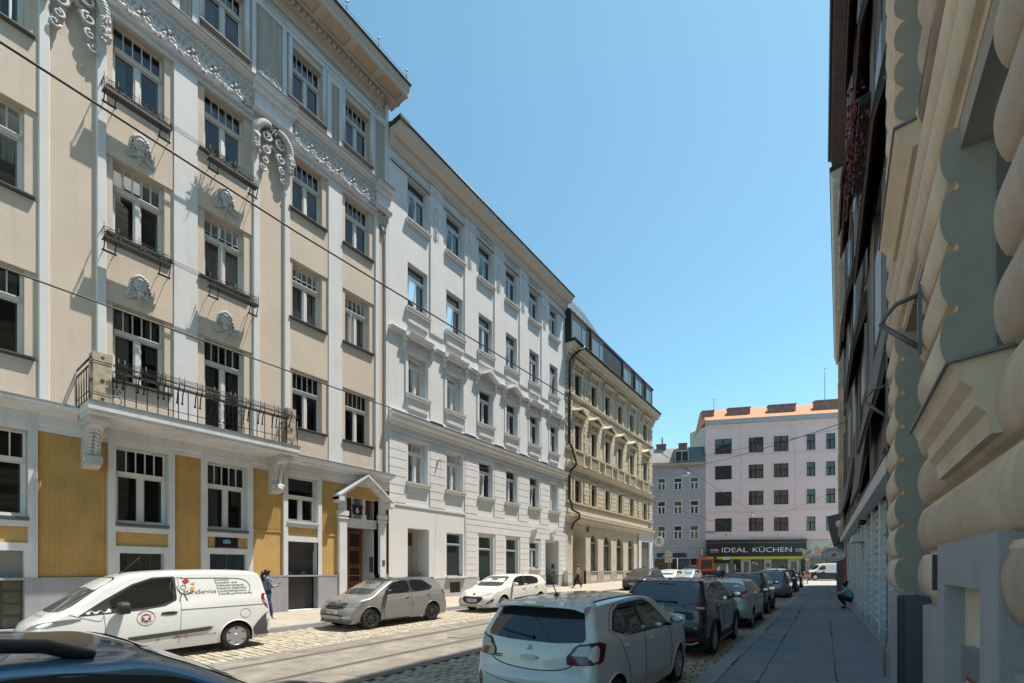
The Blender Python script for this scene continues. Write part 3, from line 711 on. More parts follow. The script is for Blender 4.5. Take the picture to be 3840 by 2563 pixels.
# top storey: framed panels, cornice
TOPW = M('top_floor_white', (.60,.61,.64), .85, var=.08, vs=1.2, bump=.2)
TOPP = M('top_floor_ribbed', (.46,.41,.36), .85, var=.15, vs=9, streak=.05)
mb = MB()
def fpanel(a, b, z0, z1, fr=.14):
    rp = MB()
    mb.box(a,a+fr,-.08,0,z0,z1); mb.box(b-fr,b,-.08,0,z0,z1); mb.box(a+fr,b-fr,-.08,0,z1-fr*1.3,z1); mb.box(a+fr,b-fr,-.08,0,z0,z0+.12)
    x = a+fr
    while x < b-fr-.02: rp.ext([(x,-.02),(x+.012,-.032),(x+.026,-.032),(x+.036,-.02)], 'z', z0+.12, z1-fr*1.3); x += .038
    rp.build('ribbed_panel', TOPP, B1)
for a, b in ((2.42,3.84),(7.80,9.05),(12.98,Y1-.05)): fpanel(a, b, 19.42, 22.5)
for a, b in ((-.02,.85),(5.40,6.15),(10.74,11.5)): fpanel(a, b, 19.42, 22.3, .2)
mb.box(Y0,Y1,-.09,0,22.32,22.62)
for a, b in ((-1.5,2.4),(3.84,7.8),(9.05,12.98)):
    mb.box(a,b,-.06,0,22.62,22.74)
    sp2 = 0
for a, b in wins: mb.tube([(a-.09,-.03,19.95),(a-.09,-.03,22.3)], .085, 10); mb.tube([(b+.09,-.03,19.95),(b+.09,-.03,22.3)], .085, 10)
mb.build('top_storey_frame', TOPW, B1)
mb = MB()
for x0 in (3.1,8.45):
    for k in range(90):
        a = R.uniform(0, pi); r = R.uniform(.15,.40)**1.; mb.ball((x0+r*cos(a)*1.05,-.06,19.72+r*sin(a)*1.25), (R.uniform(.03,.07),.05,R.uniform(.03,.07)), 0, 6, 4)
    mb.ball((x0,-.02,19.7),(.42,.06,.16),0,10,6)
for a, b in ((3.0,7.9),(8.2,13.2)):
    x = a
    while x < b: mb.ball((x,-.105,22.5),(.04,.025,.035),0,6,4); x += .1
    for q in (a,b):
        for k in range(10): mb.ball((q+R.uniform(-.04,.04),-.1,22.55+k*.055),(.04,.03,.035),0,6,4)
mb.builds('top_relief', STUC, B1)
CORN = M('cornice_warm', (.50,.43,.36), .85, var=.08, vs=2); COFF = M('coffer_tan', (.50,.37,.25), .85, var=.06)
mb = MB(); E2 = 14.26
mb.ext([(0,22.95),(-.05,22.95),(-.07,23.05),(-.12,23.1),(-.12,23.3),(-.22,23.42),(-.24,23.62),(0,23.62)], 'x', Y0, E2-.75)
mb.box(Y0,E2,-1.02,.2,23.66,23.80); mb.ext([(.2,23.80),(-1.02,23.80),(-1.06,23.86),(-1.1,23.98),(-1.12,24.06),(.2,24.06)], 'x', Y0, E2)
mb.box(Y0,E2,-1.02,-.92,23.60,23.66); mb.box(Y0,E2,-.42,-.24,23.60,23.66)
for k in range(14):
    x = E2-.1-k*1.35; mb.box(x-.18,x,-.92,-.42,23.60,23.66)
mb.build('cornice', CORN, B1)
for k in range(13): x = E2-.1-k*1.35; piece('coffer', COFF, B1, x-1.15,x-.26,-.85,-.5,23.645,23.657)
mb = MB(); x = Y0
while x < E2-.75: mb.ball((x,-.24,23.46),(.085,.07,.1),0,6,5); mb.ball((x+.11,-.22,23.34),(.04,.04,.06),0,6,4); x += .22
mb.build('egg_moulding', STUC, B1)
mb = MB(); mb.tube([(Y0,-1.14,24.10),(E2+.02,-1.14,24.10)], .06, 8); mb.box(Y0,E2+.02,-1.12,.2,24.06,24.1)
mb.ext([(-1.05,24.1),(4.5,26.6),(9,24.1)], 'x', Y0, Y1)
mb.build('roof', ROOFT, B1)
mb = MB()
for k in range(7):
    x = 14.05-1.55*k; mb.tube([(x,-1.1,24.1),(x,-1.1,24.52),(x+.05,-1.1,24.6)], .013, 5); mb.ball((x+.04,-1.1,24.66),(.05,.02,.07),0,6,4); mb.ball((x-.04,-1.1,24.58),(.05,.02,.03),0,6,4)
mb.tube([(Y0,-1.08,24.36),(14.2,-1.08,24.36)], .008, 4)
mb.build('snow_guard', IRON, B1)
mb = MB(); mb.quad((Y1-.001,0,22),(Y1-.001,9,22),(Y1-.001,9,24.1),(Y1-.001,0,24.1)); mb.box(Y0,Y1-.002,8.9,9,0,24); mb.quad((Y0,0,0),(Y0,9,0),(Y0,9,24.1),(Y0,0,24.1)); mb.build('party_wall', CREAM, B1)
# plants and pots in the flower rails: things of their own
def pw(x, y, z): return (-17.1-y, x, z)
def potplant(x, z, label, h, mat, group=None):
    t = thing('potted_plant', label, 'plant', pw(x,-.42,z), ROT90, group)
    mb = MB(); mb.lathe([(0,0),(.06,0),(.085,.13),(.09,.15),(.07,.15),(0,.13)], n=10); mb.build('pot', TERRA, t)
    if h:
        mb = MB()
        for k in range(60):
            a, b = R.uniform(0,2*pi), R.uniform(.2,1.4); l = h*R.uniform(.5,1); d = Vector((cos(a)*cos(b),sin(a)*cos(b),sin(b))); p = Vector((0,0,.13))+d*l*R.uniform(.3,.6)
            e = d.orthogonal().normalized()*R.uniform(.012,.03); mb.add([p-e,p+e,p+d*l*.45], [(0,1,2)])
        mb.build('foliage', mat, t)
for i, x in enumerate((6.46,6.72,6.98)): potplant(x, 15.30, ['spiky green plant at the left of the upper flower rail','bushy green plant in the middle of the upper flower rail','leafy green plant at the right of the upper flower rail'][i], [.42,.34,.3][i], PLANT, 'plants on the upper iron flower rail')
for i, x in enumerate((3.98,4.55,5.05)): potplant(x, 11.14, ['empty terracotta pot at the left end of the lower flower rail','terracotta pot in the middle of the lower flower rail','terracotta pot beside the plain pilaster on the lower flower rail'][i], 0, PLANT, 'terracotta pots on the lower flower rail')
# ---------------------------------------------------------------- white apartment house
B2 = thing('apartment_house', 'white apartment house with pediments over one row of windows and smooth doorway bay', 'apartment building', (-17.0,0,0), ROT90)
LILW = M('white_render', (.645,.635,.63), .85, var=.06, vs=.6, bump=.3, bs=25, grime=0.12)
LILG = M('light_grey_plinth', (.40,.40,.42), .85, var=.1, vs=1, bump=.3, bs=40, grime=0.3)
a0, a1 = 13.86, 30.65
cx2 = [(15.0,16.31),(17.68,18.99),(20.37,21.66),(23.02,24.25),(25.70,26.9),(28.37,29.5)]
f2 = [(6.12,8.2),(10.40,12.45),(14.6,16.85),(18.85,20.98)]
shop = [(17.70,19.0,1.50,3.85),(20.37,21.75,.9,3.85),(23.05,24.4,.9,3.85),(25.72,26.9,1.95,3.75)]
door2 = [(15.0,16.42,.45,3.9),(27.75,29.55,.75,3.85)]
mb = MB(); wall(mb, a0, a1, 5.0, 22.0, [(a,b,c,d) for a,b in cx2 for c,d in f2], 0, .32); mb.build('wall', LILW, B2)
mb = MB(); wall(mb, a0, a1, 1.42, 5.0, [(a,b,max(c,1.42),d) for a,b,c,d in shop]+[(a,b,1.42,d,1.15) for a,b,c,d in door2], 0, .3); mb.build('ground_wall', LILW, B2)
mb = MB(); wall(mb, a0, a1, -.6, 1.42, [(17.9,18.75,.62,1.2),(20.37,21.75,.9,1.42),(23.05,24.4,.9,1.42)]+[(a,b,c,1.42,1.2) for a,b,c,d in door2], -.06, .3); mb.box(a0,15.0,-.07,0,1.40,1.43); mb.box(16.42,20.37,-.07,0,1.40,1.43); mb.build('plinth', LILG, B2)
def piece2(name, mats, x0,x1,y0,y1,z0,z1): return piece(name, mats, B2, x0,x1,y0,y1,z0,z1)
# window types
WF = {}
for k, (c, d) in enumerate(f2): WF[k] = [WinType(b-a, d-c, FRAMEB, inside=(k < 2), tr=.72, panes=1) for a, b in cx2]
sb = MB(); sb.box(-.78,.78,-.20,.03,-.06,0); sb.ext([(-.17,-.06),(-.15,-.14),(-.05,-.17),(0,-.17),(0,-.06)], 'x', -.76, .76)
SB = sb.data('sill', LILW)
ap = MB(); ap.box(-.68,.68,-.06,0,-.66,-.17); ap.box(-.6,.6,-.075,-.06,-.6,-.55); ap.ext([(-.06,-.70),(-.12,-.70),(-.12,-.66),(-.06,-.66)], 'x', -.6,.6)
AP = ap.data('apron', LILW)
sf = MB(); sf.box(-.79,.79,-.205,.02,0,.012); SF = sf.data('sill_flashing', LEAD)
for k, (c, d) in enumerate(f2):
    for i, (a, b) in enumerate(cx2):
        o = WF[k][i].put(B2, (a+b)/2, .22, c+.01, i*3+k)
        link('sill', SB, o, (0,-.22,0)); q = link('sill_flashing', SF, o, (0,-.22,0))
        if k in (1, 2): link('apron', AP, o, (0,-.22,0))
        if k == 0: piece('apron', LILW, o, -.66,.66,-.25,-.22,-.4,-.17)
        if (k, i) in ((3,0),(3,1),(2,0),(2,1),(2,3),(3,2),(0,2),(0,4),(2,5)): lf = leaf(o, -(b-a)/2+.08, -.05, .1, (b-a)/2-.14, (d-c)*.6, 0., FRAMEB); lf.rotation_euler = (.13,0,.12)
# surrounds of the first-floor windows with consoles and entablatures
CH = M('white_relief', (.62,.62,.64), .7)
for i, (a, b) in enumerate(cx2):
    c, d = f2[1]; xm_ = (a+b)/2; s = MB()
    for x0, x1 in ((a-.17,a),(b,b+.17)): s.box(x0,x1,-.06,0,c,d+.17)
    s.box(a,b,-.06,0,d,d+.17); s.box(a-.12,b+.12,-.075,-.06,d+.12,d+.16); s.box(a-.05,b+.05,-.05,0,d+.17,d+.62)
    for x in (a-.22, b+.22):
        s.ext([(0,d+.62),(-.22,d+.62),(-.20,d+.46),(-.12,d+.36),(-.13,d+.22),(-.08,d+.10),(0,d+.08)], 'x', x-.09, x+.09)
        s.ball((x,-.20,d+.5),(.06,.05,.07),0,8,5); s.ball((x,-.14,d+.25),(.07,.05,.08),0,8,5); s.box(x-.13,x+.13,-.30,0,d+.62,d+.80)
    zt = d+.62
    if i in (2, 3):
        pro = [(-.34,.0),(-.34,.10),(-.40,.14),(-.40,.18)]
        for s_ in (-1, 1):
            s.ext([(xm_,zt+.55),(xm_,zt+.40),(xm_+s_*.12,zt+.38),(xm_+s_*.78,zt+.03),(xm_+s_*.78,zt+.18),(xm_+s_*.14,zt+.54)], 'y', -.40, 0)
            s.box(xm_+s_*.75,xm_+s_*1.02,-.36,0,zt+.03,zt+.17)
        s.box(xm_-.62,xm_+.62,-.02,0,zt,zt+.36)
    else:
        s.ext([(0,zt),(-.26,zt),(-.30,zt+.08),(-.38,zt+.11),(-.40,zt+.18),(0,zt+.2)], 'x', a-.12, b+.12)
    s.build('window_surround', LILW, B2)
    s = MB(); rosette(s, xm_, d+.42, -.05, .10, 7)
    for s_ in (-1,1):
        for k in range(3): relief_leaf(s, xm_+s_*(.12+.12*k), d+.40, -.05, .15, (0 if s_ > 0 else pi)+.3*(k-1))
    s.build('relief', CH, B2)
# linking cornice between them
edges = [a0]+[v for a, b in cx2 for v in (a-.34, b+.34)]+[a1]
for q in range(0, len(edges), 2):
    if edges[q+1]-edges[q] < .1: continue
    zt = f2[1][1]+.62; s = MB(); s.ext([(0,zt+.02),(-.12,zt+.02),(-.16,zt+.1),(-.2,zt+.13),(-.22,zt+.19),(0,zt+.22)], 'x', edges[q], edges[q+1]); s.build('string_course', LILW, B2)
# lesenes of the upper storeys
for x0, x1 in ((16.47,17.4),(19.10,20.08),(21.80,22.75),(24.47,25.42),(27.16,28.10)):
    s = MB(); s.box(x0,x1,-.07,0,14.0,21.6); s.build('pilaster', LILW, B2)
    s = MB(); s.box(x0,x1,-.05,0,9.4,13.05); s.build('pilaster', LILW, B2)
    xc = (x0+x1)/2-.1; s = MB(); y = -.075
    s.tube([(xc+.17*cos(t*pi/8),y,20.05+.32*sin(t*pi/8)) for t in range(16)], .022, 5, 0, True); s.ball((xc,y,20.05),(.12,.02,.25),0,10,6)
    for k in (-1,1): relief_leaf(s, xc+k*.03, 20.42, y+.01, .18, pi/2+k*.5); s.tube([(xc+k*.2,y,19.7),(xc+k*.22,y,19.55),(xc+k*.17,y,19.5),(xc+k*.17,y,18.8)], .016, 4)
    for k in range(5): relief_leaf(s, xc, 19.5-.13*k, y+.01, .11, -pi/2)
    s.tube([(xc+.13*cos(t*pi/6),y,21.35+.13*sin(t*pi/6)) for t in range(12)], .018, 5, 0, True); s.builds('relief', LILW, B2)
for x0, x1 in ((a0,15.6),(16.47,30.6)):
    pass
s = MB()
for z in (21.05,21.15): s.box(a0+.1,a1,-.09,0,z,z+.035)
s.box(a0,a1,-.05,0,21.05,21.18); s.build('string_course', LILW, B2)
for i in range(2, 5):
    s = MB(); xc = (cx2[i][0]+cx2[i][1])/2; rosette(s, xc, 21.45, -.02, .09)
    for k in (-1,1):
        for j in range(3): relief_leaf(s, xc+k*(.15+.15*j), 21.45, -.01, .15, (0 if k > 0 else pi)+.2*(j-1))
    s.builds('relief', LILW, B2)
CORN2 = M('cornice_beige', (.56,.51,.455), .85, var=.06, vs=2)
s = MB(); s.ext([(0,21.62),(-.10,21.62),(-.12,21.75),(-.25,21.88),(-.3,22.05),(-.62,22.10),(-.64,22.2),(-.72,22.25),(-.78,22.38),(-.8,22.42),(0,22.42)], 'x', a0+.02, a1-.02); s.build('cornice', CORN2, B2)
s = MB(); s.tube([(a0,-.82,22.47),(a1+.02,-.82,22.47)], .055, 8); s.ext([(-.8,22.43),(4.5,24.4),(9,22.43)], 'x', a0+.01, a1-.01); s.box(a0-.02,a0+.55,-.86,-.3,22.4,22.62); s.build('roof', ROOFT, B2)
# main belt cornice
s = MB(); s.ext([(0,8.72),(-.10,8.74),(-.12,8.86),(-.24,8.96),(-.28,9.1),(-.36,9.14),(-.38,9.26),(0,9.34)], 'x', a0, a1); s.build('belt_cornice', LILW, B2)
s = MB(); s.box(a0,a1,-.39,0,9.262,9.28); s.build('cornice_flashing', LEAD, B2)
s = MB(); s.box(a0,a1,-.05,0,9.34,9.5); s.box(a0,a1,-.06,0,8.42,8.50); s.build('string_course', LILW, B2)
# banded mezzanine
eds = [a0]+[v for a, b in cx2 for v in (a-.14, b+.14)]+[a1]
for q in range(0, len(eds), 2):
    x0, x1 = eds[q], eds[q+1]
    s = MB(); z = 5.0
    for k in range(8):
        z0 = 5.05+k*.415; s.box(x0,x1,-.055,0,z0+.016,min(z0+.399,7.98))
        if z0 > 7.6: break
    n_ = int((x1-x0)/.11)
    for k in range(n_): s.box(x0+.05+k*.11,x0+.11+k*.11,-.065,0,7.99,8.36)
    s.build('banded_rustication', LILW, B2)
for i, (a, b) in enumerate(cx2):
    c, d = f2[0]; s = MB(); s.box(a-.14,a,-.035,0,c,d+.14); s.box(b,b+.14,-.035,0,c,d+.14); s.box(a,b,-.035,0,d,d+.14); s.build('window_surround', LILW, B2)
s = MB(); s.box(a0,19.22,-.045,0,4.94,5.05); s.box(19.16,19.24,-.045,0,1.43,4.94); s.build('string_course', LILW, B2)
for x0, x1, zz in ((19.24,a1,4.0),):
    for k, (z0, z1) in enumerate(((4.02,4.40),(4.43,4.72),(4.75,5.03))): piece2('banded_rustication', LILW, x0, x1, -.05, 0, z0, z1)
for x0, x1 in ((19.26,20.23),(21.90,22.9),(24.55,25.6),(27.05,27.7),(29.6,a1)):
    s = MB()
    for k in range(7): z0 = 1.46+k*.365; s.box(x0,x1,-.05,0,z0,z0+.345)
    s.build('banded_rustication', LILW, B2)
# ground-floor openings
for i, (a, b, c, d) in enumerate(shop):
    o = WinType(b-a, d-c, FRAMEB, M('shop_glass', (.035,.05,.048), .04, spec=1.) if i < 3 else BGLASS, tr=.74, panes=1, mull=(i == 3)).put(B2, (a+b)/2, .2, c)
    if i in (0, 1, 3): piece('sill', LILW, o, -(b-a)/2-.1, (b-a)/2+.1, -.42, 0, -.07, 0)
mb = MB(); mb.box(17.92,18.73,.02,.1,.64,1.18); mb.build('cellar_grille', M('grille_black',(.03,.03,.032),.6), B2)
mb = MB()
for k in range(3): x = 17.95+k*.27; mb.box(x,x+.24,-.0,.02,.66,1.16)
mb.build('cellar_shutter', M('grille_black',(.03,.03,.032),.6), B2)
# doorway of the smooth bay
mb = MB(); fr_ = M('door_frame_beige', (.42,.33,.22), .6); mb.box(15.02,16.42,.86,.9,.45,3.9,1)
mb.box(15.02,16.1,.78,.88,2.98,3.08); mb.box(16.0,16.12,.76,.88,.45,3.9); mb.box(15.02,15.12,.78,.88,.45,3.9); mb.box(15.02,16.1,.78,.88,3.75,3.86)
dd = mb.build('door', [fr_, M('door_bay_wall',(.45,.42,.39),.8)], B2)
mb = MB(); mb.box(15.12,16.0,.80,.84,.5,2.98); mb.build('door_leaf', M('door_leaf_grey',(.27,.275,.26),.4), dd)
mb = MB(); mb.box(15.12,16.0,.83,.85,3.08,3.75,1)
for k in range(9): mb.box(15.14+k*.097,15.15+k*.097,.82,.83,3.1,3.73,1)
mb.build('fanlight', [fr_, M('mesh_brown',(.07,.045,.04),.5)], dd)
mb = MB(); mb.tube([(16.40,.55,1.72),(16.34,.55,1.72),(16.34,.95,1.35),(16.40,.95,1.35)], .016, 6); mb.build('grab_rail', IRON, B2)
mb = MB(); mb.box(15.0,16.42,-.02,.9,.2,.46); mb.build('step', LILG, B2)
mb = MB(); mb.box(27.77,29.53,1.12,1.2,.75,3.85); d2 = mb.build('door', M('beige_door',(.36,.34,.31),.7), B2)
mb = MB(); mb.box(29.54,29.549,.3,.55,1.95,2.3); mb.box(29.54,29.549,.25,.45,1.6,1.72); mb.build('door_intercom', M('intercom_grey',(.16,.16,.17)), B2)
# wall lamp bracket and cable
mb = MB(); mb.lathe([(0,0),(.09,-.02),(.07,-.12),(.05,-.16),(0,-.18)], (17.0,0,7.55), 'y', 10); mb.ball((17.0,-.2,7.6),(.05,.08,.05)); mb.build('wall_anchor', CORN2, B2)
# doorway canopy consoles by the house door
mb = MB()
for x in (26.1, 28.6): mb.ext([(0,4.62),(-.28,4.62),(-.24,4.45),(-.1,4.1),(-.08,3.9),(0,3.9)], 'x', x-.2, x+.2)
mb.box(28.45,28.75,-.32,0,4.1,4.3); mb.builds('console', LILW, B2)
mb = MB(); mb.box(a0,a1-.01,8.9,9,0,22.3); mb.box(a1-.3,a1-.02,.02,9,0,22.4); mb.build('party_wall', LILW, B2)

# ---------------------------------------------------------------- yellow stucco corner house
B3 = thing('corner_house', 'yellow stucco corner house with pedimented windows, dark mansard storey and black drainpipe', 'apartment building', (-17.0,0,0), ROT90)
YEL = M('yellow_stucco', (.52,.45,.33), .85, var=.16, vs=.9, bump=.4, bs=25, grime=0.35)
YEL2 = M('yellow_stucco_trim', (.57,.50,.385), .8, var=.12, vs=2)
YRU = M('yellow_rustic', (.53,.455,.32), .85, var=.18, vs=3, bump=.6, bs=12)
PALE = M('pale_ground_floor', (.54,.48,.385), .85, var=.14, vs=1, bump=.3, grime=0.3)
a0, a1 = 30.66, 50.6
cx3 = [(32.1,33.25),(35.05,36.1),(37.87,38.95),(40.77,41.85),(43.78,44.85),(47.6,48.8)]
f3 = [(7.25,9.05),(11.45,13.45),(15.75,17.5)]
arches = [(31.85,34.13,.62,5.35,1.6),(35.0,36.45,1.75,4.9,.35),(37.6,39.3,1.75,4.9,.35),(40.55,42.2,1.75,4.9,.35),(43.45,45.0,1.75,4.9,.35)]
mb = MB(); wall(mb, a0, a1, 5.9, 18.6, [(a,b,c,d) for a,b in cx3 for c,d in f3], 0, .3); mb.build('wall', YEL, B3)
mb = MB()
wall(mb, a0, 46.1, 0, 5.9, [(a,b,c,d,e) for a,b,c,d,e in arches], -.02, .35)
for a, b, c, d, e in arches:      # spandrels turn the square heads into arches
    r = (b-a)/2; xm_ = (a+b)/2; zs_ = d-r; n_ = 10
    for s_ in (-1, 1):
        arc = [(xm_+s_*r*cos(pi/2*k/n_), zs_+r*sin(pi/2*k/n_)) for k in range(n_+1)]
        mb.ext(arc+[(xm_+s_*r, d)], 'y', -.021, e-.03)
mb.build('ground_wall', PALE, B3)
mb = MB(); wall(mb, a0, 46.1, -.3, 1.75, [(31.85,34.13,.2,1.75,.2)]+[(a+.1,b-.1,.95,1.55,.1) for a,b,c,d,e in arches[1:]], -.06, .1); mb.build('plinth', M('stained_plinth',(.36,.325,.28),.9,var=.3,vs=3,bump=.4, grime=0.5), B3)
mb = MB(); mb.quad((31.85,1.5,.3),(34.13,1.5,.3),(34.13,1.5,5.4),(31.85,1.5,5.4)); mb.box(31.85,34.13,-.02,1.5,.3,.62); mb.build('gateway_back', M('gateway_shade',(.40,.36,.29),.9), B3)
for a, b, c, d, e in arches[1:]:
    r = (b-a)/2; xm_ = (a+b)/2; f = MB(); g = MB(); zs_ = d-r
    g.box(a,b,.25,.28,c,d); f.box(a,b,.19,.26,zs_-.08,zs_+.08); f.box(a,a+.07,.2,.26,c,zs_); f.box(b-.07,b,.2,.26,c,zs_)
    f.tube([(xm_+(r-.03)*cos(t*pi/12),.22,zs_+(r-.03)*sin(t*pi/12)) for t in range(13)], .045, 5)
    o = f.build('window', M('beige_window_frame',(.42,.37,.29),.6), B3); g.build('pane', M('shop_glass', (.035,.05,.048), .04), o); piece('cellar_grille', M('grille_brown',(.10,.085,.07),.7), B3, a+.35,b-.35,-.0,.05,1.0,1.5); piece('sill', PALE, o, a-.03,b+.03,-.1,.2,c-.06,c)
# corner shop with grey-white panel
LG = M('grey_panel', (.60,.61,.64), .5)
mb = MB(); wall(mb, 46.1, a1, 0, 5.75, [(46.95,49.45,.9,4.85)], -.12, .25); mb.build('shopfront', LG, B3)
mb = MB(); mb.box(46.95,49.45,.05,.09,.9,4.85); mb.build('shop_window', M('shop_window_tan',(.17,.145,.11),.06), B3)
# string courses, balustrade zone, cornice
def cours(name, prof, x0=a0, x1=a1, m=YEL2):
    s = MB(); s.ext(prof, 'x', x0, x1); return s.build(name, m, B3)
cours('belt_cornice', [(0,5.55),(-.10,5.6),(-.16,5.75),(-.30,5.86),(-.34,6.0),(-.42,6.04),(-.42,6.12),(0,6.22)])
cours('string_course', [(0,7.05),(-.14,7.05),(-.18,7.12),(-.18,7.2),(0,7.24)])
cours('belt_cornice', [(0,9.75),(-.12,9.8),(-.2,9.92),(-.36,10.0),(-.40,10.12),(0,10.2)])
cours('string_course', [(0,11.2),(-.16,11.2),(-.22,11.28),(-.22,11.36),(0,11.4)])
cours('string_course', [(0,15.45),(-.14,15.45),(-.2,15.55),(-.2,15.64),(0,15.68)])
cours('string_course', [(0,6.35),(-.05,6.35),(-.05,6.95),(0,6.95)])
cours('cornice', [(0,17.9),(-.06,17.9),(-.08,18.3),(-.2,18.36),(-.22,18.62),(-.62,18.72),(-.66,18.95),(-.8,19.05),(-.82,19.18),(0,19.2)], a0, a1+.5)
mb = MB(); x = a0+.1
while x < a1: mb.box(x,x+.14,-.52,-.21,18.48,18.69); x += .30
x = a0+.1
while x < a1: mb.ball((x,-.09,18.1),(.09,.04,.09),0,6,4); mb.ball((x+.14,-.08,18.0),(.05,.03,.05),0,5,4); x += .26
tag(mb.build('dentils', YEL2, B3), kind='stuff')
# rusticated quoins of the end pavilions
for x0, x1 in ((30.68,31.75),(33.6,34.7),(46.0,47.2),(49.3,50.58)):
    for lo, hi in ((7.3,9.6),(11.5,15.4),(15.8,17.8)):
        s = MB(); z = lo
        while z < hi-.3:
            k = int((z-lo)/.34) % 2; o = .0 if k else .12
            s.ext([(x0+o,-.02),(x0+o+.05,-.10),(x1-o-.05,-.10),(x1-o,-.02)], 'z', z+.02, z+.32); z += .34
        s.build('quoins', YRU, B3)
    pass
for q in range(1, 5):
    x0, x1 = cx3[q][1]+.28, (cx3[q+1][0]-.28 if q < 4 else 45.9)
    s = MB(); z = 7.3
    while z < 9.3: s.ext([(x0,-.01),(x0+.04,-.08),(x1-.04,-.08),(x1,-.01)], 'z', z+.02, z+.34); z += .37
    s.build('banded_rustication', YRU, B3)
    for k in range(9):
        z = 11.6+k*.42
    s = MB()
    for k in range(14):
        z = 11.6+k*.43
        if 15.1 < z < 15.6: continue
        s.box(x0+.25,x1-.25,-.02,0,z,z+.40)
    s.builds('ashlar_field', YEL2, B3)
W3 = [WinType(1.15, f3[k][1]-f3[k][0], FRAMED, BGLASS, tr=.64, panes=2, sub=.5) for k in range(3)]
for i, (a, b) in enumerate(cx3):
    xm_ = (a+b)/2
    for k, (c, d) in enumerate(f3):
        W3[k].put(B3, xm_, .2, c)
        s = MB(); t = .2
        s.box(a-t,a,-.09,0,c,d+.18); s.box(b,b+t,-.09,0,c,d+.18); s.box(a,b,-.09,0,d,d+.18)
        if k:
            for x in (a-t-.12, b+t+.02):
                s.box(x,x+.12,-.07,0,c,d+.3); s.ext([(0,d+.62),(-.26,d+.62),(-.2,d+.4),(-.1,d+.1),(-.09,d-.3),(0,d-.3)], 'x', x-.02, x+.13); s.ball((x+.06,-.2,d+.5),(.07,.08,.1),0,6,4)
            zt = d+.62
            s.ext([(0,zt),(-.3,zt),(-.36,zt+.1),(-.4,zt+.14),(0,zt+.16)], 'x', a-t-.2, b+t+.2)
            for q in range(7): s.ball((xm_+(q-3)*.1,-.06,d+.38-.01*(q-3)**2),(.06,.06,.08),0,6,4)
            if k == 1:
                for s_ in (-1, 1):
                    s.ext([(xm_,zt+.72),(xm_,zt+.56),(xm_+s_*.9,zt+.16),(xm_+s_*1.0,zt+.26)], 'y', -.5, 0)
                s.ext([(xm_-.82,zt+.16),(xm_+.82,zt+.16),(xm_,zt+.58)], 'y', -.06, 0)
        s.build('window_surround', YEL2, B3)
        if k == 1:   # balustrade below
            s = MB()
            for j in range(9): s.lathe([(.03,10.25),(.055,10.42),(.035,10.62),(.05,10.85),(.03,11.1)], (a-.05+j*(b-a+.1)/8,-.1,0), 'z', 6)
            s.box(a-.35,a-.15,-.2,0,10.2,11.2); s.box(b+.15,b+.35,-.2,0,10.2,11.2); s.build('balustrade', YEL2, B3)
    if i == 1:
        pass
# mansard storey with dormer windows
ANTH = M('anthracite_metal', (.020,.021,.024), .7, var=.2, vs=3)
mb = MB(); mb.box(a0+.02,a1-.9,-.35,5,19.21,21.6); mb.ext([(-.42,21.6),(-.42,21.78),(2.4,21.9),(5,21.6)], 'x', a0+.02, a1-.7); mb.box(a0+.3,a1+.5,-.9,-.4,19.2,19.3); mb.build('mansard', ANTH, B3)
mb = MB(); mb.tube([(a0,-.86,19.28),(a1+.5,-.86,19.28)], .08, 6); mb.box(a0-.02,a0+1.2,-.9,0,19.2,19.42); mb.build('gutter', ANTH, B3)
mb = MB(); mb.ext([(-.3,21.8),(1.6,24.9),(1.9,24.9),(3,21.8)], 'x', a0+.03, 36.4)
for k in range(9): x = a0+.2+k*.7; mb.ext([(-.33,21.8),(1.57,24.95),(1.6,24.95),(-.26,21.8)], 'x', x, x+.04)
mb.build('standing_seam_roof', M('zinc_roof',(.20,.225,.235),.4,metal=.5,var=.15,vs=2), B3)
mb = MB(); mb.ext([(.1,21.9),(1.9,23.6),(4,21.9)], 'x', 40.5, 46.5); mb.build('tile_roof', M('dark_red_tile',(.17,.05,.03),.8,var=.3,vs=6), B3)
for x0, x1 in ((30.75,33.3),(34.2,36.6),(41.0,43.0),(44.1,46.0),(47.2,48.9)):
    f = MB(); g = MB(); f.box(x0,x1,-.47,-.35,19.4,21.45)
    g.box(x0+.15,x0+(x1-x0)*.62,-.485,-.47,19.6,21.0); g.box(x0+(x1-x0)*.68,x1-.15,-.485,-.47,19.6,21.0); o = f.build('dormer', ANTH, B3); g.build('pane', M('dormer_glass',(.12,.14,.15),.05,spec=1.), o)
for x in (37.6,39.4): piece('dormer_slit', IRON, B3, x,x+.45,-.36,-.34,19.5,21.3)
# black drainpipe
mb = MB(); px = 31.05
mb.tube([(32.0,-.95,19.25),(31.9,-.97,19.0),(31.55,-.75,18.75),(31.2,-.35,18.3),(px,-.2,17.9),(px,-.18,11.6),(px+.15,-.35,11.25),(px+.1,-.45,10.9),(px+.25,-.55,10.3),(px+.5,-.5,10.0),(px+.1,-.3,9.6),(px,-.18,9.3),(px,-.18,7.3),(px+.1,-.3,7.0),(px+.15,-.3,6.5),(px+.9,-.55,6.25),(px+1.0,-.5,5.9),(px+.4,-.3,5.5),(px+.3,-.2,5.0)], .085, 8)
for z in (17,15.5,14,12.5,9,8): mb.tube([(px-.12,-.18,z),(px+.12,-.18,z)], .02, 4)
mb.build('drainpipe', IRON, B3)
mb = MB(); mb.box(34.3,34.55,-.09,-.03,5.0,5.45); mb.build('letter_plate', M('plate_black',(.03,.03,.03)), B3)
mb = MB(); mb.box(49.2,50.1,-.06,0,6.45,6.8); sp_ = mb.build('street_sign', M('street_sign_blue',(.02,.035,.11),.35), B3)
mb = MB()
for k in range(7): mb.box(49.3+k*.1,49.37+k*.1,-.064,-.06,6.6,6.68)
mb.build('lettering', M('enamel_white',(.75,.75,.75),.4), sp_)
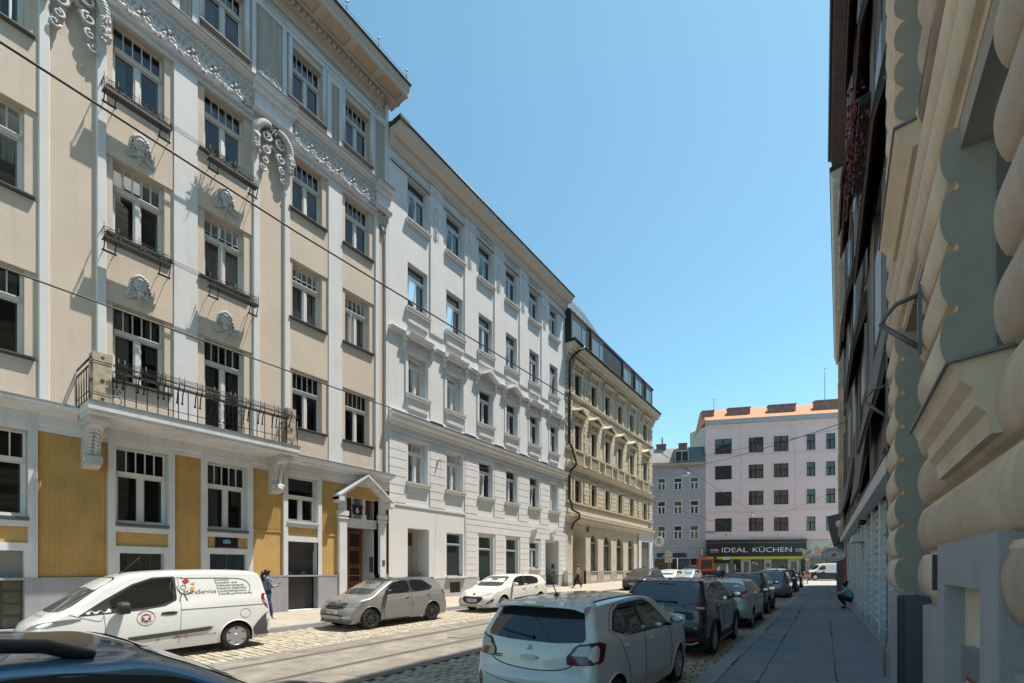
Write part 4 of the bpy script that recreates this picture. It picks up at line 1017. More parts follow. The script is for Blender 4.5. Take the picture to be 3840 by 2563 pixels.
mb = MB(); mb.box(a0,a1-.01,8.9,9,0,19.2); mb.quad((a1-.02,0,0),(a1-.02,9,0),(a1-.02,9,19.1),(a1-.02,0,19.1)); mb.build('party_wall', YEL, B3)
for x in (31.3,42.5,48.3):
    mb = MB(); mb.tube([(x,1.8,22),(x,1.8,25.6 if x < 32 else 24.2)], .02, 4); mb.build('antenna', IRON, B3)
# round hanging sign of the corner shop
mb = MB(); mb.lathe([(0,-.05),(.52,-.05),(.55,-.03),(.55,.03),(.52,.05),(0,.05)], (50.75,-.75,5.0), 'x', 24); mb.box(50.72,50.78,-.3,.05,4.95,5.0)
hs = mb.build('hanging_sign', M('sign_white',(.62,.62,.60),.4), B3)
for t_, z in (('EI',5.15),('TEI',4.82)): txt('lettering', t_, hs, (50.69,-.72,z), (pi/2,0,-pi/2), .34, M('letter_black',(.02,.02,.02)), .004)
# ---------------------------------------------------------------- pink house and grey house across the crossing
FA = atan2(.408, .913); FO = (-15.2, 67.9, 0)
PK = thing('apartment_house', 'pink apartment house with black kitchen shop sign and orange tiled roof', 'apartment building', FO, FA)
PINK = M('pink_render', (.70,.53,.55), .85, var=.06, vs=.4, bump=.2, grime=0.12); PTRIM = M('pink_trim', (.66,.54,.52), .85, var=.08)
GEAVE = M('grey_eave', (.33,.34,.37), .7, var=.1); OTILE = M('orange_roof_tile', (.50,.19,.085), .8, var=.2, vs=5)
cols = [(1.23,3.42),(5.60,7.46),(8.75,10.58),(12.80,13.86),(15.15,16.25),(18.2,19.3)]
rows = [(7.12,9.03),(10.77,12.73),(14.45,16.38),(18.0,20.12)]
mb = MB(); wall(mb, 0, 24, 6.0, 21.95, [(a,b,c,d) for a,b in cols for c,d in rows], 0, .2); mb.build('wall', PINK, PK)
mb = MB(); wall(mb, 0, 24, .2, 6.0, [(.9,12.5,.95,3.3),(13.2,21,1.6,3.4)], 0, .5); mb.build('ground_wall', M('faded_facade',(.42,.40,.37),.85,var=.3,vs=1.2), PK)
mb = MB(); mb.quad((-.01,0,.2),(-.01,12,.2),(-.01,12,24.6),(-.01,0,22)); mb.box(-.02,24,11,12,0,22); mb.build('side_wall', M('fire_wall',(.40,.37,.32),.9,var=.15), PK)
for i, (a, b) in enumerate(cols):
    for j, (c, d) in enumerate(rows):
        s = MB(); t = .1
        s.box(a-t,a,-.03,0,c,d+t); s.box(b,b+t,-.03,0,c,d+t); s.box(a,b,-.03,0,d,d+t); s.box(a-t-.03,b+t+.03,-.08,0,c-.1,c); s.build('window_surround', PTRIM, PK)
        w_ = WinType(b-a, d-c, M('window_frame_reddish',(.06,.022,.018),.5) if (i+j*2) % 5 == 2 else FRAMED, BGLASS, inside=((i*3+j) % 4 == 1), tr=.6, panes=2, mull=True)
        if i < 3: 
            o = w_.put(PK, (a+b)/2, .1, c, i+j); f = MB(); f.box(-.1,.1,-.02,.06,0,d-c)
            for s_ in (-1, 1): f.box(s_*(b-a)*.27-.02,s_*(b-a)*.27+.02,.0,.06,.05,(d-c)*.6)
            f.build('mullion', FRAMED, o)
        else: w_.put(PK, (a+b)/2, .1, c, i)
mb = MB(); mb.ext([(0,21.6),(-.1,21.62),(-.12,21.8),(-.3,21.92),(-.32,22.05),(0,22.05)], 'x', 0, 24); mb.build('cornice', PTRIM, PK)
mb = MB(); mb.ext([(0,22.06),(-.42,22.06),(-.45,22.2),(-.36,22.75),(0,22.85)], 'x', -.05, 24); mb.build('eave_parapet', GEAVE, PK)
mb = MB(); mb.ext([(-.3,22.78),(3.5,25.3),(8,22.78)], 'x', -.06, 24); mb.build('roof', OTILE, PK)
for a, b, z in ((-.2,1.35,24.6),(3.2,6.1,24.75),(8.5,11.9,24.8),(14.3,19,25.0)):
    s = MB(); s.box(a,b,1.1,1.8,23.6,z-.12); s.box(a-.08,b+.08,1.0,1.9,z-.12,z); s.build('chimney', M('chimney_brick',(.24,.15,.14),.9,var=.35,vs=3), PK)
for x, h in ((1.4,26.4),(15.6,29.6)):
    s = MB(); s.tube([(x,1.4,24),(x,1.4,h)], .035, 5); s.tube([(x-.2,1.4,h-.2),(x+.3,1.4,h-.25)], .025, 4); s.build('antenna', IRON, PK)
for z, x0, x1 in ((17.62,0,24),(9.8,0,11.4),(10.0,11.4,24)):
    s = MB(); s.ext([(0,z),(-.07,z+.02),(-.1,z+.12),(0,z+.14)], 'x', x0, x1); s.build('string_course', PTRIM, PK)
for x in (4.6,11.4): piece('lesene_joint', PTRIM, PK, x-.04, x+.04, -.035, 0, 9.9, 21.6)
BLK = M('sign_black', (.016,.017,.022), .4, var=.1, vs=2); YELS = M('sign_yellow', (.52,.46,.05), .5); SILV = M('letters_silver', (.62,.66,.70), .4)
mb = MB(); mb.box(.05,12.6,-.55,0,3.66,5.92); mb.box(-.02,12.72,-.62,0,5.92,6.02)
sg = mb.build('shop_sign', BLK, PK); piece('sign_stripe', YELS, sg, .05,12.62,-.57,0,3.32,3.66)
txtfit('lettering', 'IDEAL', sg, (3.6,-.56,4.55), (pi/2,0,0), .92, 3.3, SILV, .02); txtfit('lettering', 'KÜCHEN', sg, (8.36,-.56,4.55), (pi/2,0,0), .92, 4.85, SILV, .02)
WHT = M('letters_white', (.72,.72,.72), .4)
for x in (1.05, 11.75):
    txtfit('lettering', 'nolte', sg, (x,-.56,4.60), (pi/2,0,0), .52, 1.05, WHT, .02); piece('logo_underline', YELS, sg, x-.55,x+.55,-.57,-.55,4.27,4.33)
piece('paper_notice', WHT, sg, 2.15,2.95,-.60,-.57,3.24,3.64)
txt('lettering', 'ÖZK', sg, (2.55,-.605,3.42), (pi/2,0,0), .26, BLK, .003)
piece('house_number', M('plaque_dark_blue',(.012,.016,.03),.35), sg, .95,1.3,-.60,-.57,3.34,3.64)
# shop front
mb = MB(); mb.box(.05,.9,-.08,.05,.3,3.3); mb.box(12.15,12.6,-.08,.05,.3,3.3); mb.box(.9,12.2,-.05,.4,.6,.95); mb.build('shop_pillar', BLK, PK)
mb = MB(); mb.box(1.0,3.3,.55,.6,.3,3.3); d_ = mb.build('shop_door', M('shop_door_brown',(.06,.04,.03),.5), PK)
for k in range(3): piece('door_pane', M('warm_pane',(.36,.34,.25),.3), d_, 1.1+k*.75,1.75+k*.75,.53,.55,1.75,2.75)
CRW = M('shop_panel_cream', (.50,.49,.42), .6); PHO = M('poster_grey', (.13,.14,.16), .5, var=.6, vs=3)
for x0, x1, q in ((3.65,4.0,0),(4.6,5.9,1),(7.55,8.45,2),(10.5,11.9,1)):
    p_ = piece('shop_panel', CRW if q else BLK, PK, x0,x1,.0,.12,.95,3.3)
    if q == 1: piece('poster', PHO, p_, x0+.4,x1-.3,-.02,.0,1.5,3.0)
    if q == 2: piece('poster', PHO, p_, x0+.2,x1-.12,-.02,.0,2.2,2.75)
for x0, x1 in ((4.0,4.6),(5.9,7.55),(8.45,10.5)): piece('shop_pane', BGLASS, PK, x0,x1,.2,.23,.95,3.3)
for x0, z0 in ((6.1,2.75),(6.5,2.55)): piece('paper_notice', WHT, PK, x0,x0+.27,.17,.2,z0,z0+.2)
mb = MB(); mb.box(12.75,22,-.35,0,3.4,3.75); mb.build('awning_box', M('awning_grey',(.22,.24,.27),.6), PK)
mb = MB(); mb.box(13.2,21,.3,.35,1.6,3.4); mb.build('shop_pane', BGLASS, PK)
mb = MB(); mb.box(12.7,22,-.06,0,3.78,5.7); os_ = mb.build('faded_sign', M('faded_sign_board',(.50,.47,.43),.8,var=.25,vs=1.5), PK)
o = txt('lettering', 'Bau', os_, (14.7,-.07,4.4), (pi/2,0,0), 1.15, M('letters_orange',(.50,.20,.03),.5), .03, 1.1)
for a, b in (((0,0),(1,0)),): pass
mb = MB(); mb.box(.1,1.5,-.05,0,6.98,7.25); q = mb.build('street_sign', M('street_sign_blue',(.02,.035,.11),.35), PK)
mb = MB()
for k in range(8): mb.box(.25+k*.14,.35+k*.14,-.055,-.05,7.08,7.15)
mb.build('lettering', WHT, q)
# grey house
GH = thing('apartment_house', 'low grey-violet house with slate mansard roof beside the pink house', 'apartment building', FO, FA)
GRY = M('grey_violet_render', (.33,.31,.36), .85, var=.1, vs=1, bump=.3, grime=0.15); GTR = M('greyish_trim', (.40,.40,.41), .8, var=.08); SLATE = M('slate_light', (.34,.32,.30), .7, var=.25, vs=7); SLATED = M('slate_dark', (.12,.14,.15), .6, var=.25, vs=7)
gc = [(-9.6,-8.6),(-6.42,-5.4),(-4.2,-3.16),(-2.0,-.95)]; gr = [(6.2,8.1),(9.75,11.62),(13.2,14.92)]
mb = MB(); wall(mb, -16, -.02, 5.2, 16.7, [(a,b,c,d) for a,b in gc for c,d in gr], 0, .15); mb.build('wall', GRY, GH)
mb = MB(); wall(mb, -16, -.02, .2, 5.2, [(-7.0,-1.1,.95,3.5),(-14,-8,.95,3.5)], 0, .5); mb.build('ground_wall', GRY, GH)
for i, (a, b) in enumerate(gc):
    for j, (c, d) in enumerate(gr):
        s = MB(); t = .17; s.box(a-t,a,-.05,0,c-.1,d+t); s.box(b,b+t,-.05,0,c-.1,d+t); s.box(a,b,-.05,0,d,d+t); s.box(a,b,-.07,0,c-.1,c); s.build('window_surround', GTR, GH)
        WinType(b-a, d-c, FRAME, M('curtain_glass',(.10,.095,.075),.08,spec=1.) if (i+j) % 2 else BGLASS, tr=.62, panes=1).put(GH, (a+b)/2, .06, c)
mb = MB(); mb.ext([(0,16.3),(-.1,16.3),(-.15,16.55),(-.4,16.7),(-.45,17.0),(0,17.1)], 'x', -16, -.02); x = -16
while x < -.1: mb.box(x,x+.16,-.36,-.15,16.42,16.6); x += .5
mb.build('cornice', M('cornice_tan',(.34,.30,.26),.8,var=.1), GH)
mb = MB(); mb.ext([(-.2,17.1),(1.0,19.4),(1.2,19.4),(1.2,17.1)], 'x', -16, -2.2); mb.build('roof', SLATE, GH)
mb = MB(); mb.ext([(-.2,17.1),(1.1,19.5),(1.3,19.5),(1.3,17.1)], 'x', -2.19, -.03); mb.build('roof', SLATED, GH)
mb = MB(); mb.box(-4.3,-2.2,-.35,1.0,17.1,18.9); s = mb.build('dormer', SLATED, GH); piece('pane', BGLASS, s, -4.1,-3.3,-.38,-.35,17.3,18.6); piece('pane', BGLASS, s, -3.2,-2.4,-.38,-.35,17.3,18.6)
mb = MB()
for x in (-4.13,-3.28,-2.41): mb.box(x,x+.06,-.41,-.35,17.25,18.65)
mb.box(-4.13,-2.35,-.41,-.35,18.6,18.68); mb.build('frame', FRAME, s)
for x0, x1 in ((-6.5,-5.2),(-3.4,-2.3)):
    s = MB(); s.box(x0,x1,.9,1.5,18.8,20.0); s.box(x0-.05,x1+.05,.85,1.55,20.0,20.1); s.build('chimney', M('chimney_red',(.20,.10,.08),.9,var=.3,vs=4), GH)
mb = MB(); mb.tube([(-5.7,1.2,20),(-5.7,1.2,21.2)], .1, 6); mb.build('flue', IRON, GH)
mb = MB(); mb.box(-16,-.02,-.12,0,5.15,5.3); mb.build('string_course', GTR, GH)
mb = MB(); mb.box(-6.6,-2.6,-.14,0,3.62,4.25); s = mb.build('shop_sign', M('sign_navy',(.02,.035,.09),.4), GH)
mb = MB()
for k in range(7): mb.box(-5.8+k*.2,-5.68+k*.2,-.15,-.14,3.74,3.92)
mb.build('lettering', WHT, s); piece('sign_frame', GTR, s, -6.65,-2.55,-.16,0,4.25,4.31)
mb = MB(); mb.box(-7.0,-.8,-.1,.02,3.46,3.56)
for x in (-7.0,-4.75,-3.75,-2.1,-1.1): mb.box(x,x+.09,-.06,.1,.95,3.46)
mb.build('shop_frame', M('shop_frame_pale',(.44,.43,.38),.6), GH)
mb = MB(); mb.box(-6.95,-4.75,.1,.14,.95,3.46); mb.box(-3.7,-2.1,.1,.14,.95,3.46); mb.build('shop_pane', M('shop_display',(.12,.09,.065),.15,var=.7,vs=5,spec=.8), GH)
mb = MB(); mb.box(-4.72,-3.75,.35,.4,.95,3.46); mb.box(-2.05,-1.1,.3,.35,.95,3.46); mb.builds('shop_door', M('shop_door_brown',(.06,.04,.03),.5), GH)
piece('window_poster', M('poster_blue',(.05,.10,.26),.4), GH, -3.5,-2.3,.07,.09,2.6,3.05)
mb = MB(); mb.box(-.62,-.45,-.5,-.05,3.8,4.75); mb.build('lightbox_sign', M('lightbox_cream',(.5,.47,.4),.5), GH)

# ---------------------------------------------------------------- right side: rusticated house beside the camera (local x = -world Y)
RB = thing('rusticated_house', 'sandy house with pillow-shaped rustication and violet-grey plinth at the right edge', 'apartment building', (.62,0,0), -pi/2)
SAND = M('sandy_rustication', (.76,.585,.43), .9, var=.12, vs=2.2, bump=.45, bs=130, grime=0.22); JAMB = M('grey_jamb', (.40,.35,.29), .9, var=.08, vs=3, bump=.3, bs=110)
VIOL = M('violet_grey_plinth', (.40,.37,.385), .85, var=.1, vs=2.5, bump=.35, bs=120, grime=0.2); DKGR = M('dark_grey_paint', (.115,.115,.135), .8, var=.1, vs=2)
JNT = M('joint_tan', (.42,.33,.22), .9, var=.1)
def pillow(y0, y1, z0, h, proud=.066, depth=.0):
    """one rusticated course between world Y y0..y1"""
    n_ = 9; pts = [(.07,z0),(.062,z0),(.05,z0+.035)]
    for k in range(n_+1):
        t = k/n_; pts.append((.03-proud*sin(pi*(.06+.88*t))**.62, z0+.05+(h-.055)*t))
    pts += [(.07, z0+h)]
    mb = MB(); mb.ext(pts, 'x', -y1, -y0, 0, False)
    for i, f in enumerate(mb.f[:len(pts)]): mb.sm[i] = 3 <= i <= 10
    mb.m[-1] = mb.m[-2] = 1
    return mb.build('pillow_course', [SAND, JAMB], RB)
courses = [1.59,2.0,2.42,2.84,3.26,3.69,4.12,4.55,5.0,5.42,5.85,6.28,6.72]
for z in courses:
    h = .415
    # far pier / second pier / spandrel and pier beside camera
    if z in (2.0, 2.42): pillow(7.62, 8.92, z, h); pillow(-1.6, 5.52, z, h); continue
    if z < 4.8: pillow(7.62, 8.92, z, h); pillow(4.40 if z > 2 else 4.47, 5.52, z, h)
    else: pillow(1.0 if z < 5.9 else 7.62, 8.92, z, h)
    if z > 5.8: pillow(1.0, 5.52, z, h)
    if z < 4.8: pillow(-1.6, 3.02 if z > 2 else 2.91, z, h)
for k in range(39):
    z = 7.15+k*.43
    for y0, y1 in ((7.62,8.92),(4.38,5.52),(-1.6,3.0)) if k % 9 < 5 else ((-1.6,8.92),):
        mb = MB(); mb.ext([(.16,z),(.06,z),(.02,z+.035),(-.025,z+.10),(-.04,z+.18),(-.04,z+.26),(-.025,z+.34),(.02,z+.405),(.16,z+.42)], 'x', -y1, -y0); mb.m[-1] = mb.m[-2] = 1; mb.build('pillow_course', [SAND, JAMB], RB)
mb = MB()
mb.box(-8.919,-7.621,.066,1.0,-.5,24); mb.box(-5.519,-4.401,.066,1.0,-.5,24); mb.box(-3.019,1.599,.066,1.0,-.5,24)
mb.box(-4.40,-3.02,.068,1.0,-.5,2.92); mb.box(-4.40,-3.02,.068,1.0,4.80,6.2); mb.box(-7.62,-5.52,.068,1.0,4.9,6.2)
for z in (6.2,): mb.box(-8.92,1.6,.7,1.0,6.2,24)
mb.box(-8.9,1.6,.165,8,20,24.0); mb.box(-8.92,1.6,7.5,8,0,24)
mb.build('wall', JAMB, RB)
mb = MB(); mb.ext([(.3,24.0),(1.9,28.4),(6,28.4),(8,24.0)], 'x', -8.9, 1.6); mb.build('roof', ROOFT, RB)  # unseen mansard, added and shaped to keep sky reflections out of the opposite panes
for y0, y1, z0 in ((7.62,8.92,1.57),(4.36,5.55,1.56)):      # plinths
    pass
mb = MB(); mb.box(-8.95,-7.6,-.0,.16,-.3,1.55); mb.box(-5.52,-4.5,-.0,.16,-.3,1.55); mb.ext([(0,1.55),(.16,1.55),(.16,1.585)], 'x', -8.95, -7.6); mb.ext([(0,1.55),(.16,1.55),(.16,1.585)], 'x', -5.52, -4.5)
mb.box(-2.91,1.6,-.0,.16,-.3,1.42); mb.ext([(0,1.42),(.16,1.42),(.16,1.46)], 'x', -2.91, 1.6)
mb.builds('plinth', VIOL, RB)
mb = MB(); mb.box(-7.607,-7.594,.0,1.0,-.3,1.55); mb.box(-5.56,-5.522,.005,.95,-.3,1.52); mb.builds('dark_reveal', DKGR, RB)
TREAD = M('tread_plate', (.09,.09,.095), .4, metal=.6)
mb = MB(); mb.box(-7.612,-7.59,-.012,.06,.1,1.53)
for k in range(34):
    z = .14+k*.041; mb.box(-7.60,-7.588,.005+.02*(k % 2),.03+.02*(k % 2),z,z+.022)
mb.build('tread_plate_guard', TREAD, RB)
mb = MB(); mb.box(-5.575,-5.552,-.012,.05,.1,1.5); mb.build('tread_plate_guard', TREAD, RB)
mb = MB(); mb.box(-7.62,-5.52,.85,.9,0,4.9); mb.build('door', M('door_dark_brown',(.05,.035,.03),.5), RB)
# utility surround and cabinet
mb = MB(); wall(mb, -4.47, -2.91, -.3, 2.045, [(-4.2,-3.25,.3,1.77,.1)], -.04, .1); mb.quad((-2.91,-.04,-.3),(-2.91,.16,-.3),(-2.91,.16,2.045),(-2.91,-.04,2.045)); mb.quad((-4.47,-.04,-.3),(-4.47,.16,-.3),(-4.47,.16,2.045),(-4.47,-.04,2.045)); mb.quad((-4.47,-.04,2.045),(-2.91,-.04,2.045),(-2.91,.16,2.045),(-4.47,.16,2.045)); mb.build('flat_surround', VIOL, RB)
mb = MB(); mb.box(-4.2,-3.25,.06,.1,.3,1.77); mb.build('niche', M('niche_cream',(.68,.56,.43),.9,var=.06), RB)
mb = MB(); mb.box(-3.93,-3.27,.0,.06,.4,1.40); cab = mb.build('cabinet_door', M('cabinet_grey',(.22,.22,.245),.5), RB)
mb = MB(); mb.box(-3.78,-3.36,-.004,.0,.98,1.24); ns = mb.build('notice', M('notice_red',(.35,.045,.03),.5), cab)
mb = MB(); mb.box(-3.755,-3.385,-.006,-.004,1.0,1.215); mb.build('notice_field', M('notice_white',(.62,.63,.66),.5), ns)
mb = MB()
for k in range(11): mb.box(-3.74+k*.031,-3.716+k*.031,-.008,-.006,1.09+.003*(k % 3),1.125)
mb.build('lettering', M('letter_dark',(.06,.07,.08)), ns)
mb = MB(); mb.box(-4.50,-4.465,-.065,-.03,1.72,1.98); mb.build('key_box', M('key_box_black',(.03,.035,.045),.35), RB)
# window sill
mb = MB(); mb.ext([(-.19,2.86),(.3,2.92),(.3,2.5),(-.05,2.5),(-.06,2.60),(-.10,2.64),(-.105,2.72),(-.15,2.77),(-.17,2.83)], 'x', -4.36, -3.0)
so_ = mb.build('sill', SAND, RB); mb = MB(); mb.ext([(-.205,2.855),(.3,2.905),(.3,2.92),(-.205,2.87)], 'x', -4.40, -2.97); mb.build('sill_flashing', LEAD, so_)
mb = MB(); mb.box(-4.38,-3.02,.24,.3,2.92,4.80); wq = mb.build('window', FRAMEB, RB); piece('pane', BGLASS, wq, -4.30,-3.1,.225,.24,3.0,4.68)
mb = MB(); mb.ext([(-.19,6.02),(.3,6.08),(.3,5.8),(-.06,5.8),(-.12,5.9),(-.17,5.97)], 'x', -7.55, -5.6); mb.build('sill', SAND, RB)
mb = MB(); mb.ext([(-.205,6.015),(.3,6.065),(.3,6.08),(-.205,6.03)], 'x', -7.58, -5.57); mb.build('sill_flashing', LEAD, RB)
# iron brackets on the facade
def bracket(y, z, x=.05):
    mb = MB(); s = M('grey_metal', (.16,.155,.16), .5, metal=.4)
    mb.box(-y-.02,-y+.02,-.06,-.03,z-.30,z+.30); mb.tube([(-y,-.05,z+.22),(-y,-.2,z+.19),(-y,-.28,z+.10),(-y,-.31,z+.03)], .02, 6); mb.tube([(-y,-.31,z+.03),(-y,-.05,z-.24)], .022, 6)
    mb.build('iron_bracket', s, RB)
bracket(8.6, 4.35); bracket(5.3, 4.05)
mb = MB(); mb.tube([(-8.98,-.02,24),(-8.98,-.02,.9),(-8.95,-.05,.6),(-8.95,-.05,.2)], .012, 5)
for k in range(12): mb.tube([(-8.98,.06,1+k*1.4),(-8.98,-.06,1+k*1.4)], .012, 4)
mb.build('lightning_rod', LEAD, RB)
# ---------------------------------------------------------------- wood-clad house with grey shuttered shop
ang = math.atan(.0235)
WB = thing('wood_clad_house', 'dark brown wood-clad house above a grey shuttered shop with canopy', 'apartment building', (.78,8.95,0), -pi/2+ang)
BRN = M('dark_brown_boards', (.10,.075,.062), .75, var=.35, vs=5, streak=.08, bump=.3); BRN2 = M('greyed_brown_boards', (.16,.135,.12), .8, var=.3, vs=5, streak=.08); SHG = M('shop_grey', (.56,.58,.60), .7, var=.08, vs=3, bump=.2); SHD = M('shop_grey_dark', (.20,.22,.235), .7, var=.1, vs=3)
LW = 22.0
mb = MB(); mb.box(-LW,0,.06,8,3.5,22.4); mb.build('wall', BRN, WB)
R3 = random.Random(11)
for k in range(19):     # overlapping board panels and skirts
    x0 = -LW+k*1.13; 
    for q in range(4):
        z0 = 4.0+q*6.0+R3.uniform(-.4,.4); z1 = z0+R3.uniform(4.2,5.9); p = R3.choice([-.02,.0,.02,-.05])
        piece('board_panel', BRN2 if R3.random() < .4 else BRN, WB, x0+.02, x0+1.05, p, .06, z0, z1)
for x0, x1, z0, z1, p in ((-21,-16.5,13,14.6,.3),(-21.5,-17,20,21.6,.3),(-14,-8,21,22.6,.3),(-5.0,-.05,4.7,6.6,.30),(-9.4,-5.2,3.9,5.9,.26),(-12,-7,8.0,9.6,.34),(-16,-12.4,12.0,13.6,.3),(-6.5,-1.0,9.6,11.2,.32),(-LW,-13,4.6,6.2,.24),(-11,-4,14.2,15.8,.34),(-18,-13,16.8,18.2,.3)):
    mb = MB(); mb.ext([(-p,z0),(-p+.05,z0-.03),(.05,z1-.5),(.05,z1),(-.02,z1)], 'x', x0, x1); sk = mb.build('sloping_skirt', BRN, WB); mb = MB(); mb.ext([(-p-.012,z0-.01),(-.03,z1),(-.0,z1),(-p+.01,z0+.06)], 'x', x0-.02, x1+.02); mb.build('metal_cover', BRN2, sk)
for x0 in (-4,-8.3,-12.6,-16.6):
    for z in (6.8,10.9,15.0): piece('window', M('window_frame_greyish',(.30,.31,.33),.5), WB, x0, x0+1.3, -.03, .06, z, z+1.9)
mb = MB(); mb.ext([(-.18,3.38),(-.2,3.62),(.06,3.9),(.06,3.38)], 'x', -LW, -.06); mb.build('canopy', SHG, WB)
mb = MB(); mb.ext([(-.215,3.62),(.04,3.905),(.04,3.93),(-.22,3.65)], 'x', -LW, -.02); mb.build('canopy_cover', SILLM, WB)
x = -.02; k = 0
mb = MB(); mb.box(-LW,0,.42,.5,.2,3.4); mb.build('shop_wall', SHD, WB)
for k in range(11):
    x1 = -.02-k*2.0; x0 = x1-.38
    piece('shop_pilaster', SHG, WB, x0, x1, .06, .45, 0, 3.4)
    s = MB(); z = .55
    while z < 3.3: s.ext([(.22,z),(.115,z+.03),(.115,z+.08),(.19,z+.11),(.22,z+.18)], 'x', x0-1.70, x0-.02); z += .19
    if k < 10: s.build('rolling_shutter', SHG, WB)
mb = MB()
for k in range(11): y = -k*2; mb.box(y-1.98,y,-.06,.5,-.2,.38 if k > 3 else .42)
mb.build('step', M('concrete_step',(.30,.29,.275),.9,var=.2,vs=3,bump=.4), WB)
mb = MB(); mb.box(-1.3,-.7,-.0,.2,.49,.50,0)
for q in range(8): mb.box(-1.3+q*.075,-1.26+q*.075,.0,.2,.5,.512)
mb.build('floor_grate', IRON, WB)
mb = MB(); mb.box(-10.2,-8.9,-.22,.1,2.75,2.95); mb.build('small_canopy', SHG, WB)
mb = MB(); mb.lathe([(0,.0),(.09,.0),(.10,-.1),(.06,-.14),(0,-.14)], (-7.6,-.05,3.3), 'z', 10); mb.build('wall_lamp', IRON, WB)
mb = MB(); mb.ext([(-.62,24.5),(-.66,24.72),(.2,25.2),(.2,24.4)], 'x', -LW, .3); mb.box(-LW,.3,-.58,.1,24.25,24.5); mb.build('eave', BRN, WB)
mb = MB(); mb.ext([(.3,24.6),(1.9,28.8),(6,28.8),(8,24.6)], 'x', -LW, 0); mb.build('roof', ROOFT, WB)  # unseen steep roof, added to darken what the facing windows reflect
mb = MB(); mb.tube([(-LW,-.69,24.65),(.3,-.69,24.65)], .07, 6); mb.build('gutter', IRON, WB)
# red trailing plants in a window box
tp = Vector((.78-.22,15.2,0))
t = thing('window_box', 'window box with dark red trailing leaves high on the brown wood-clad house', 'plant', (.36,15.2,13.1), -pi/2+ang)
mb = MB(); mb.box(-1.6,1.6,-.0,.22,-.2,0); mb.build('box', IRON, t)
mb = MB()
for k in range(420):
    p = Vector((R3.uniform(-1.6,1.6), R3.uniform(-.22,.2), R3.gauss(-.1,.32))); e = Vector((R3.uniform(-1,1),R3.uniform(-1,1),R3.uniform(-1,1))).normalized()*R3.uniform(.03,.08); f_ = e.orthogonal()*.6
    mb.add([p-e,p+f_*.6,p+e,p-f_*.6], [(0,1,2,3)])
mb.build('foliage', M('red_leaves',(.16,.016,.025),.6,var=.5,vs=20), t)
# ---------------------------------------------------------------- ornate corner house on the right
OB = thing('ornate_house', 'beige ornate corner house at the far right end of the street', 'apartment building', (.24,31.1,0), -pi/2-.001)
BEI = M('beige_ornate', (.46,.40,.32), .85, var=.2, vs=2, bump=.5, bs=20, grime=0.4); L2 = 27.5
mb = MB(); mb.box(-L2,-.01,.06,8,0,24.2); mb.build('wall', BEI, OB)
for k in range(13):
    x = -k*2.1-.4
    for z in (4.6,8.6,12.6,16.6,20.2):
        s = MB(); s.box(x-.42,x,-.14,.06,z-.5,z+2.7); s.ball((x-.2,-.16,z+2.4),(.22,.14,.26),0,8,5); s.ball((x-.2,-.14,z-.3),(.16,.12,.2),0,8,5); s.build('pilaster', BEI, OB)
        s = MB(); s.ext([(-.2,z+2.35),(.06,z+2.35),(.06,z+2.8),(-.12,z+2.8)], 'x', x-1.8, x-.5); s.box(x-1.5,x-.8,-.06,.06,z,z+2.2); s.build('window_surround', BEI, OB)
for z in (3.9,8.0,12.0,16.0,19.8,23.0): 
    s = MB(); s.ext([(.06,z-.25),(-.16,z),(-.28,z+.1),(-.28,z+.22),(.06,z+.28)], 'x', -L2, -.01); s.build('string_course', BEI, OB)
mb = MB(); mb.ext([(.06,23.3),(-.2,23.4),(-.55,23.8),(-.62,24.1),(.06,24.2)], 'x', -L2-.3, 0)
x = -L2
while x < 0: mb.box(x,x+.18,-.5,-.2,23.35,23.6); x += .4
mb.build('cornice', M('cornice_beige',(.56,.51,.455)), OB)
mb = MB(); mb.box(-L2-.3,0,-.66,3,24.2,24.4); mb.build('roof', ROOFT, OB)
mb = MB(); mb.ext([(-.75,4.4),(-.85,5.35),(-.1,5.55),(.06,5.5),(.06,4.2),(-.5,3.4)], 'x', -9.5, -5.2); mb.build('awning_box', M('awning_dark_grey',(.10,.105,.115),.6), OB)
mb = MB(); mb.box(-5.9,-5.4,-.36,.05,.1,4.2); mb.build('dark_post', M('post_grey',(.11,.115,.125),.6), OB)
mb = MB(); mb.ball((-2.2,-.18,4.6),(.22,.22,.22),0,10,8); mb.build('globe_lamp', M('globe_white',(.62,.6,.56),.4), OB)
# ---------------------------------------------------------------- vehicles
def paint(name, col, metal=.0, rough=.35, var=.0):
    return M(name, col, rough, metal, coat=.9, var=var, vs=3)
PLAST = M('black_plastic', (.022,.022,.024), .55); RUBBER = M('tyre_rubber', (.022,.022,.022), .85, bump=.2); CHROME = M('chrome', (.55,.56,.58), .12, metal=1.)
WELL = M('wheel_well', (.008,.008,.008), .9); REDL = M('tail_red', (.30,.012,.012), .12, coat=1.); REDD = M('tail_dark_red', (.13,.012,.014), .12, coat=1.); CLEARL = M('lamp_clear', (.42,.43,.45), .12, coat=1.); HEADL = M('headlamp', (.16,.17,.185), .08, coat=1.)
ALLOY = M('alloy_silver', (.50,.50,.52), .3, metal=.7); ALLOYB = M('alloy_black', (.018,.018,.02), .3, coat=.6); SEAM = M('panel_gap', (.012,.012,.013), .7); PLATE = M('plate_white', (.66,.66,.66), .4); PRED = M('plate_red', (.4,.02,.02), .5); PBLUE = M('plate_blue', (.02,.06,.35), .5); PBLK = M('plate_black_text', (.015,.015,.015), .5)
def catmull(P, n):
    out = []; k = len(P)
    for i in range(k-1):
        p0, p1, p2, p3 = P[max(i-1,0)], P[i], P[i+1], P[min(i+2,k-1)]
        for j in range(n):
            t = j/n
            out.append(tuple(.5*((2*b)+(c-a)*t+(2*a-5*b+4*c-d)*t*t+(3*b-a-3*c+d)*t**3) for a, b, c, d in zip(p0,p1,p2,p3)))
    out.append(P[-1]); return out
